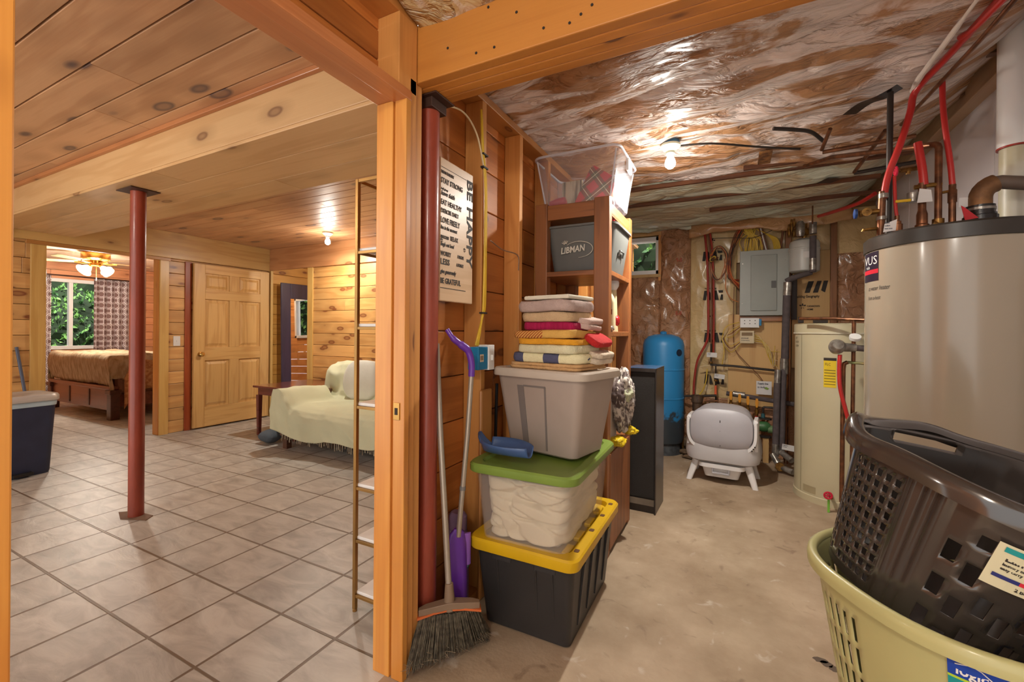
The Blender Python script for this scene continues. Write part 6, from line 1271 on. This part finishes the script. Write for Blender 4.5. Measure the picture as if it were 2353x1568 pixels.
for i, x in enumerate((-.02, .055, .125, .20)):
    z = .62-.03*i*.6
    MB().lathe([(0, 0), (.014, 0), (.014, .03), (.018, .03), (.018, .055), (.012, .056), (.012, .10), (0, .10)], n=12).build('hose_valve', BRASS, t, loc=(x, 4.75, z-.12))
    q = MB(); q.loft([[Vector((x+sx*w, 4.725+dy, zz)) for sx, dy in ((-1, 0), (1, 0), (1, .006), (-1, .006))] for zz, w in ((z-.04, .008), (z+.0, .014), (z+.045, .010))], smooth=False); q.build('valve_handle', OR, t, .002)
    pipe('valve_hose', PEX, [(x, 4.75, z-.12), (x-.005-.004*i, 4.75, z-.20), (x-.015-.006*i, 4.75, .30), (x-.03-.004*i, 4.74, .03)], .012, parent=t, smooth=True)
t = thing('small_manifold', 'rusty cluster of small valves between the sewer pipe and the red hoses', 'pipe', (0, 0, 0))
pipe('header', COP, [(-.26, 4.82, .545), (-.14, 4.82, .55)], .010, parent=t)
for x in (-.25, -.215, -.18, -.15):
    MB().lathe([(0, 0), (.009, 0), (.009, .03), (.015, .03), (.015, .055), (.009, .056), (.009, .09), (0, .09)], n=10).build('small_valve', BRASS, t, loc=(x, 4.81, .445)); pipe('small_hose', PEXD, [(x, 4.81, .445), (x, 4.81, .05)], .008, parent=t)
# grey wrapped verticals in front of the far wall
t = thing('wrapped_riser', 'grey foam wrapped pipe rising and bending below the expansion tank', 'pipe', (0, 0, 0))
pipe('lower_leg', FOAM, [(.392, 4.62, .14), (.405, 4.66, .78), (.412, 4.68, .98)], .026, parent=t, n=16); pipe('wide_leg', FOAM, [(.418, 4.68, 1.0), (.432, 4.70, 1.60)], .031, parent=t, n=16)
pipe('silver_joint', SIL, [(.411, 4.68, .86), (.414, 4.68, 1.0)], .034, parent=t, n=16); pipe('silver_cuff', SIL, [(.432, 4.70, 1.58), (.437, 4.70, 1.70)], .033, parent=t, n=16)
pipe('elbow_arm', FOAM, [(.425, 4.70, 1.71), (.47, 4.70, 1.735), (.56, 4.70, 1.765), (.618, 4.72, 1.785)], .024, parent=t, n=14, smooth=True)
pipe('upper_leg', FOAM, [(.622, 4.66, 1.78), (.622, 4.66, 2.10)], .026, parent=t, n=16)
for z in (1.80, 2.12): pipe('silver_sleeve', SIL, [(.622, 4.66, z), (.622, 4.66, z+.10)], .0285, parent=t, n=16)
t = thing('wrapped_drop', 'shorter grey wrapped pipe standing left of its taller twin', 'pipe', (0, 0, 0))
pipe('leg', FOAM, [(.345, 4.60, .22), (.355, 4.62, .78)], .027, parent=t, n=16); pipe('silver_top', SIL, [(.355, 4.62, .78), (.360, 4.63, .90)], .026, parent=t, n=14); pipe('silver_foot', SIL, [(.343, 4.60, .12), (.346, 4.60, .23)], .029, parent=t, n=14)
t = thing('brass_y_fitting', 'taped brass fitting on the floor where the wrapped pipes meet', 'fitting', (0, 0, 0))
pipe('left_arm', SIL, [(.32, 4.56, .14), (.37, 4.50, .055)], .027, parent=t, n=14); pipe('right_arm', SIL, [(.37, 4.50, .055), (.46, 4.42, .04)], .024, parent=t, n=14); pipe('valve_hub', BRASS, [(.37, 4.465, .06), (.37, 4.50, .06)], .036, parent=t, n=16)
pipe('upper_arm', SIL, [(.39, 4.60, .16), (.46, 4.50, .12)], .026, parent=t, n=14)
note(.385, .205, .10, .05, 4.52, 'cream tag tied with yellow string low on the wrapped pipes', 2, 6)
pipe('iron_down_pipe', mat('dark_foam', (70, 66, 66), rough=.8), [(.503, 4.85, 1.36), (.503, 4.85, 1.78)], .024, 'dark wrapped pipe dropping behind the expansion tank', 'pipe', n=14)
for i, x in enumerate((.435, .46)): pipe('thin_copper', COP, [(x, 4.85, .0), (x, 4.85, 1.28)], .0055, ('leftmost thin copper line rising left of the beige tank', 'thin copper line rising closest to the beige tank')[i], 'pipe')
t = thing('expansion_tank', 'round pale grey expansion tank hung under the ceiling pipes', 'tank', (.575, 4.80, 1.795))
EXG = mat('tank_pale_grey', (188, 188, 182), rough=.35, var=.03)
MB().lathe([(0, 0), (.10, 0), (.118, .012), (.120, .03), (.120, .205), (.124, .208), (.124, .218), (.120, .222), (.120, .26), (.11, .285), (.06, .31), (0, .315)], n=48).build('shell', EXG, t)
box('spec_label', TAGM, (-.02, -.122, .12), (.075, -.1185, .175), t, 0); MB().lathe([(0, .31), (.02, .31), (.02, .34), (.035, .345), (.035, .40), (.02, .405), (.02, .45), (0, .45)], n=16).build('air_scoop', BRASS, t)
q = MB(); q.lathe([(0, 0), (.03, 0), (.036, .03), (.036, .11), (.02, .14), (0, .14)], n=20); q.build('silver_vent', SIL, t, loc=(-.035, -.03, .33))
t = thing('ceiling_manifold', 'brass valve cluster with a red hose left of the expansion tank top', 'valve', (0, 0, 0))
for i in range(7):
    MB().lathe([(0, 0), (.009, 0), (.009, .02), (.014, .02), (.014, .045), (.008, .046), (.008, .08), (0, .08)], n=10).build('small_valve', BRASS, t, loc=(.455+.02*(i % 4), 4.80+.02*(i//4), 2.13+.045*(i % 3)))
pipe('manifold_hose', PEX, [(.64, 4.5, 2.235), (.72, 4.2, 2.20), (.80, 3.95, 2.18), (.86, 3.8, 2.20)], .014, parent=t, smooth=True); pipe('riser_rod', COP, [(.612, 4.62, 2.20), (.612, 4.62, 2.36)], .006, parent=t)
# pump on a bracket
t = thing('circulator_pump', 'green circulator pump on iron flanges right of the litter box', 'pump', (.265, 4.80, .24))
PG = mat('pump_green', (72, 122, 72), rough=.4, var=.1)
MB().lathe([(0, -.05), (.045, -.045), (.05, -.01), (.05, .02), (.03, .05), (0, .052)], n=24, xf=Matrix.Rotation(R(90), 4, 'Y')).build('pump_body', PG, t, loc=(0, 0, .10)); MB().lathe([(0, 0), (.036, 0), (.036, .06), (0, .06)], n=20, xf=Matrix.Rotation(R(90), 4, 'Y')).build('motor', mat('pump_motor', (110, 140, 92), rough=.4), t, loc=(.03, -.01, .08))
for z in (.0, .17): q = MB(); q.loft([rr(.12, .07, .02, z), rr(.12, .07, .02, z+.014)]); q.build('flange', BLKPIPE, t)
pipe('outlet_pipe', BLKPIPE, [(-.01, 0, .18), (-.01, 0, .275), (.0, 0, .285), (.10, 0, .285)], .011, parent=t); MB().lathe([(0, 0), (.018, 0), (.014, .04), (0, .04)], n=14).build('blue_nipple', mat('teal_fitting', (50, 96, 104), rough=.4), t, loc=(-.01, 0, .185))
box('stand', PLY, (-.01, -.02, -.24), (.04, .02, -.005), t); pipe('inlet_pipe', BRASS, [(-.03, 0, -.22), (-.03, 0, 0)], .011, parent=t)
# junk on the floor between tank and wall
for i, (c_, r_, lab) in enumerate((((-.42, 4.70, .035), (.07, .05, .03), 'heap of dusty rubble by the foot of the blue tank'), ((-.36, 4.58, .02), (.10, .05, .018), 'dusty scrap wood pieces left of the litter box'), ((-.42, 4.86, .09), (.05, .04, .08), 'crumpled dusty rag against the brown wall paper'))):
    crumple('debris', mat('dusty_debris', (120, 96, 72), rgb2=(70, 54, 40), rough=.9, vscale=20), c_, r_, lab, 'debris', 20+i, 3, .6, 4)
pipe('small_spigot', BRASS, [(-.46, 4.78, .02), (-.46, 4.78, .34), (-.40, 4.76, .34)], .012, 'rusty spigot pipe beside the blue tank', 'pipe')
# ---- beige storage tank
SX, SY, SR = .705, 4.03, .283
t = thing('storage_tank', 'slim beige hot water tank standing behind the big heater', 'water heater', (SX, SY, 0))
BEI = mat('tank_cream', (190, 180, 148), rough=.4, var=.04, vscale=3, coat=.2)
MB().lathe([(0, 0), (SR, 0), (SR, .045), (SR-.006, .05), (SR-.006, 1.235), (SR, 1.24), (SR, 1.300), (SR-.01, 1.306), (0, 1.308)], n=80).build('tank_shell', BEI, t)
MB().lathe([(SR-.002, 1.228), (SR+.004, 1.230), (SR+.004, 1.240), (SR-.002, 1.242)], n=80).build('cap_seam', mat('tank_cream_light', (206, 198, 172), rough=.4), t)
cyl_items([((.004, 1.17), 0, .0, .055, 1, 0)], 'seam', mat('seam_dark', (128, 116, 86), rough=.6), t, SR-.005, R(206))  # thin dark seam line up the shell
cyl_items([('TOP', .022, .0, 1.190, .8, 0), ('WATER', .022, .0, 1.160, .8, 0), ('SYSTEM', .022, .0, 1.130, .8, 0)], 'handwriting', INK, t, SR-.0048, R(186))
cyl_items([((.075, .21), 0, 0, .85, 1, 0)], 'warning_label', mat('yellow_label', (222, 190, 30), rough=.5), t, SR-.0045, R(242)); cyl_items([((.075, .02), 0, 0, 1.04, 1, 0)]+[((.066, .004), 0, .004, .87+.02*k, 1, 0) for k in range(6)]+[('FLC', .026, .008, 1.005, .8, 0)], 'label_print', INK, t, SR-.0040, R(242))
cyl_items([((.10, .05), 0, 0, .065, 1, 0)], 'access_plate', mat('tank_cream_dark', (166, 152, 118), rough=.5), t, SR-.0042, R(212))
# plumbing on and before the beige tank
pipe('tank_top_pipe', COP, [(.43, 3.78, 1.34), (.60, 3.62, 1.335), (.70, 3.55, 1.325), (.78, 3.5, 1.32)], .012, 'copper pipe lying across the top of the beige tank', 'pipe')
for i, (x, w) in enumerate(((.435, .035), (.53, .09))): tag(box('pipe_block', BLKPIPE, (x, 3.92, 1.31), (x+w, 3.95, 1.345+.012*(1-i)), bevel=.003), ('small dark bracket at the left of the beige tank top', 'flat dark block on the beige tank top')[i], 'bracket')
pipe('front_copper_pipe', COP, [(.700, 3.55, 1.32), (.694, 3.55, .30)], .0115, 'right copper pipe running down in front of the beige tank', 'pipe', n=14)
pipe('front_copper_pipe', COP, [(.668, 3.55, 1.045), (.650, 3.55, 1.035), (.645, 3.55, 1.0), (.642, 3.55, .12)], .0135, 'left copper pipe running down in front of the beige tank', 'pipe', n=14)
t = thing('relief_valve', 'silver wrapped valve with a red drop hose in front of the beige tank', 'valve', (.605, 3.52, 1.145))
MB().lathe([(0, -.05), (.036, -.045), (.046, -.01), (.046, .02), (.03, .05), (0, .052)], n=24, xf=Matrix.Rotation(R(70), 4, 'X')).build('valve_body', SIL, t)
pipe('side_port', SIL, [(.02, 0, 0), (.10, .01, -.005)], [.030, .026], parent=t, n=16); pipe('foam_sleeve', FOAM, [(.10, .01, -.005), (.18, .02, -.01)], .020, parent=t, n=14)
pipe('drop_hose', PEX, [(.015, -.01, -.05), (.012, -.01, -.15), (.018, -.01, -.27), (.045, -.01, -.40), (.075, .0, -.52), (.10, .02, -.60)], .012, parent=t, smooth=True, n=12)
t = thing('pressure_gauge', 'round white faced gauge at the top of the copper pipes', 'gauge', (.700, 3.52, 1.205)); MB().lathe([(0, -.008), (.030, -.008), (.032, 0), (.032, .014), (0, .016)], n=28, xf=Matrix.Rotation(R(35), 4, 'X')).build('dial', WHITE_P, t)
pipe('tie_pipe', mat('green_copper', (120, 128, 84), rgb2=(140, 90, 54), rough=.45, metal=.4), [(.668, 3.55, 1.045), (.78, 3.50, 1.04)], .009, 'short green tarnished pipe between the copper pipes and big heater', 'pipe')
t = thing('drain_valve', 'drain valve with a crimson handwheel and green strap at the beige tank foot', 'valve', (.605, 3.70, .10))
MB().tube([(.01, .06, .0), (.0, -.03, 0)], .012, 10).build('spout', BRASS, t)
hw = MB(); hw.tube([(.022*math.cos(2*math.pi*i/16), 0, .022*math.sin(2*math.pi*i/16)) for i in range(16)], .006, 6, closed=True)
for i in range(3): hw.tube([(-.02*math.cos(i*1.05), 0, -.02*math.sin(i*1.05)), (.02*math.cos(i*1.05), 0, .02*math.sin(i*1.05))], .004, 6)
hw.build('handwheel', MATS['crimson_wheel'], t, loc=(-.02, -.05, .02)); box('strap', mat('lime_strap', (128, 196, 70), rough=.5), (-.022, -.04, -.10), (-.008, -.036, -.01), t)
# ================================================================== LAUNDRY BASKETS
def super_pts(a, b, e, N):
    P = []; M = 720
    for i in range(M):
        t_ = 2*math.pi*i/M; c_, s_ = math.cos(t_), math.sin(t_); P.append((a*math.copysign(abs(c_)**(2/e), c_), b*math.copysign(abs(s_)**(2/e), s_)))
    L_ = [0]
    for i in range(M): p, q_ = P[i], P[(i+1) % M]; L_.append(L_[-1]+math.dist(p, q_))
    T = L_[-1]; out = []; j = 0
    for u in N:
        d = (u % 1)*T
        j = max(0, min(M-1, next(k for k in range(M) if L_[k+1] >= d) if d < T else 0)); f = (d-L_[j])/max(1e-9, L_[j+1]-L_[j]); p, q_ = P[j], P[(j+1) % M]; out.append((p[0]+(q_[0]-p[0])*f, p[1]+(q_[1]-p[1])*f))
    return out
def basket(parent, m, a1, b1, a0, b0, h, e, regions, rows, cut, hh=.55, v0=.12, v1=.80, t=.0028, wave=None, hw_=.55):
    """regions: (u0, u1, columns) round the wall; each column is a hole width then a bar"""
    us = []; info = []
    for g, (u0, u1, n_) in enumerate(regions):
        for k in range(n_):
            p = (u1-u0)/n_; us += [u0+p*k, u0+p*(k+hw_)]; info += [(g, k, 0), (g, k, 1)]
    vs = [0, .05]
    for r_ in range(rows): vs += [v0+(v1-v0)*r_/rows, v0+(v1-v0)*(r_+hh)/rows]
    vs += [v1+.01, .895, .955, 1.0]; n = len(us); nv_ = len(vs)
    q = MB(); verts = []
    for j, v in enumerate(vs):
        pts = super_pts(a0+(a1-a0)*v, b0+(b1-b0)*v, e, us)
        for i, p in enumerate(pts):
            bulge = wave(us[i], v) if wave else 0
            verts.append((p[0]*(1+bulge), p[1]*(1+bulge), h*v))
    F_ = []
    for j in range(nv_-1):
        for i in range(n):
            g, k, bar = info[i]; r_, vbar = divmod(j-2, 2)
            if 2 <= j < 2+2*rows and cut(g, k, bar, r_, vbar): continue
            if j == nv_-3 and cut(g, k, bar, 'handle', 0): continue
            F_.append((j*n+i, j*n+(i+1) % n, (j+1)*n+(i+1) % n, (j+1)*n+i))
    F_.append(tuple(range(n))[::-1])
    q.add(verts, F_, True); return q.build('body', m, parent, solid=t, sharp=50)
def rim(parent, m, a, b, e, h, prof, N=120, zfn=None):
    q = MB(); base = super_pts(a, b, e, [k/N for k in range(N)]); rings = []
    for k, (x, y) in enumerate(base):
        xn, yn = base[(k+1) % N]; xp, yp = base[k-1]; tx, ty = xn-xp, yn-yp; l = math.hypot(tx, ty); nx, ny = ty/l, -tx/l; dz = zfn(k/N) if zfn else 0
        rings.append([Vector((x+nx*o_, y+ny*o_, h+z_+dz)) for o_, z_ in prof])
    rings.append(rings[0]); q.loft(rings, False, False); return q.build('rim', m, parent, sharp=60)
SAGE = mat('sage_plastic', (180, 176, 122), rough=.4, var=.03, coat=.15); SMOKE = mat('smoky_black_plastic', (58, 52, 48), rough=.16, var=.08, coat=.8, vscale=4)
t = thing('laundry_basket', 'pale sage green laundry basket at the bottom right corner', 'laundry basket', (.494, 1.176, .759-.33), .53)
GH = .33; LO, HI = (.285, .195), (.335, .245)
basket(t, SAGE, *HI, *LO, GH, 2.6, ((0, .12, 9), (.12, .36, 8), (.36, .50, 12), (.50, .86, 12), (.86, 1., 12)), 4, lambda g, k, bar, r_, vb: g in (0, 2, 4) and not bar and not vb and r_ != 'handle', .80, .14, .84, .003, None, .42)
rim(t, SAGE, .334, .244, 2.6, GH, [(-.003, -.004), (.0, .004), (.008, .007), (.015, .003), (.017, -.008), (.016, -.020), (.013, -.020), (.013, -.008), (.009, .0), (.0, -.008)])
def band(parent, name, m, a, b, e, u0, u1, z0, z1, a_b=None, off=.004, n_=12):
    q = MB(); lo = super_pts(a_b[0]+off, a_b[1]+off, e, [u0+(u1-u0)*k/n_ for k in range(n_+1)]); hi = super_pts(a+off, b+off, e, [u0+(u1-u0)*k/n_ for k in range(n_+1)])
    q.add([(x, y, z0) for x, y in lo]+[(x, y, z1) for x, y in hi], [(k, k+1, n_+2+k, n_+1+k) for k in range(n_)]); return q.build(name, m, parent)
def dims(f, lo, hi): return (lo[0]+(hi[0]-lo[0])*f, lo[1]+(hi[1]-lo[1])*f)
def gband(name, m, u0, u1, f0, f1, off): return band(t, name, m, *dims(f1, LO, HI), 2.6, u0, u1, GH*f0, GH*f1, dims(f0, LO, HI), off)
gband('paper_label', mat('label_blue', (16, 62, 160), rough=.5, var=.02), .572, .618, .845, .925, .0045); gband('label_teal', mat('label_teal', (20, 140, 140), rough=.5, var=.02), .572, .618, .50, .835, .0045); gband('label_line', mat('label_lime', (170, 200, 50), rough=.5, var=.02), .572, .618, .833, .845, .0047); gband('label_photo', mat('label_photo', (196, 184, 150), rgb2=(120, 100, 80), rough=.5, vscale=40), .618, .68, .50, .90, .0046)
def onlabel(u, f, LO, HI, e, h, off, du=.01):
    p = super_pts(*dims(f, LO, HI), e, [u, u+du]); ang = math.atan2(p[1][1]-p[0][1], p[1][0]-p[0][0]); nx, ny = math.sin(ang), -math.cos(ang); return Matrix.Translation((p[0][0]+nx*off, p[0][1]+ny*off, h*f)) @ Matrix.Rotation(ang, 4, 'Z') @ Matrix.Rotation(R(81), 4, 'X')
ol = lambda u, f, off=.0065, du=.015: onlabel(u, f, LO, HI, 2.6, GH, off, du)
merge_text([('logic', .020, ol(.576, .862), .95, 'LEFT', 0)]+[(s_, .0105, ol(.576, f_), .9, 'LEFT', 0) for s_, f_ in (('Laundry', .79), ('Hamper', .745), ('Basket', .70))], 'label_lettering', TAGM, t)
q = MB(); M_ = ol(.576, .908); q.tube([M_ @ Vector(p) for p in ((0, 0, 0), (.008, .002, 0), (.018, .005, 0), (.028, .002, 0), (.040, -.006, 0))], .0009, 5); q.build('roof_mark', TAGM, t)
t = thing('laundry_basket', 'smoky black perforated laundry basket tilted inside the green basket', 'laundry basket', (0, 0, 0))
E3 = (.255, .21, .641); cen = Vector((.52, 1.19, .948)); Rm = Euler(E3).to_matrix(); BH = .285; LO2, HI2 = (.262, .165), (.302, .202)
t.location = cen-Rm @ Vector((0, 0, BH)); t.rotation_euler = E3
def bcut(g, k, bar, r_, vb):
    if r_ == 'handle': return g == 1
    if g in (3, 7): return not bar and not vb and not (g == 3 and k in (5, 6) and r_ > 5) and not (k % 8 == 7 and r_ < 3)
    if g in (5, 9):
        rr_ = (r_+(k % 2)*1) % 3
        return (not bar) and rr_ != 2 and not (vb and rr_ == 1) and r_ < 9 and not (k in (2, 3, 4) and r_ > 4)
    return False
def bw(u, v):
    u = u % 1; return .022*(math.exp(-((u-.513)/.006)**2)+math.exp(-((u-.540)/.006)**2)+.6*math.exp(-((u-.527)/.004)**2))*(.5+.5*v)
basket(t, SMOKE, *HI2, *LO2, BH, 3.0, ((0, .20, 6), (.20, .31, 8), (.31, .36, 3), (.36, .505, 13), (.505, .553, 14), (.553, .74, 10), (.74, .84, 5), (.84, .94, 10), (.94, 1., 5)), 10, bcut, .62, .07, .86, .0028, bw, .58)
rim(t, SMOKE, .300, .200, 3.0, BH, [(-.002, -.006), (.0, .004), (.008, .010), (.018, .009), (.025, .0), (.027, -.014), (.026, -.026), (.023, -.026), (.024, -.012), (.016, .003), (.008, .004)], zfn=lambda u: .012*math.exp(-((u-.40)/.03)**2)-.008*math.exp(-((u-.45)/.03)**2)+.012*math.exp(-((u-.255)/.05)**2))
def bl(name, m, u0, u1, f0, f1, off): return band(t, name, m, *dims(f1, LO2, HI2), 3.0, u0, u1, BH*f0, BH*f1, dims(f0, LO2, HI2), off, 8)
bl('paper_label', mat('label_cream', (206, 200, 166), rough=.5, var=.02), .583, .650, .54, .80, .008); bl('label_teal_bar', MATS['label_teal'], .588, .615, .755, .785, .009); bl('label_navy_bar', mat('label_navy', (40, 46, 110), rough=.5), .588, .607, .60, .622, .009); bl('label_red_bar', MATS['red_stripe'], .607, .617, .60, .622, .009)
o2 = lambda u, f, off=.010: onlabel(u, f, LO2, HI2, 3.0, BH, off, .02)
merge_text([('Lamper', .0150, o2(.589, .705), 1, 'LEFT', 0), ('laundry basket', .0062, o2(.589, .678), 1, 'LEFT', 0), ('easy carry', .0062, o2(.589, .652), 1, 'LEFT', 0), ('2 BU', .008, o2(.604, .56), 1, 'LEFT', 0)], 'label_lettering', INK, t)
crumple('blue_cloth', mat('blue_cotton', (52, 82, 140), rough=.9, bump=.4), (.60, 1.08, .47), (.12, .10, .09), 'blue cloth glimpsed through the holes in the baskets', 'cloth', 31, 4, .4, 2.2)
crumple('red_cloth', mat('red_cotton', (180, 60, 60), rough=.9, bump=.4), (.43, 1.33, .50), (.10, .08, .10), 'red cloth glimpsed through the far holes of the black basket', 'cloth', 33, 4, .4, 2.2)
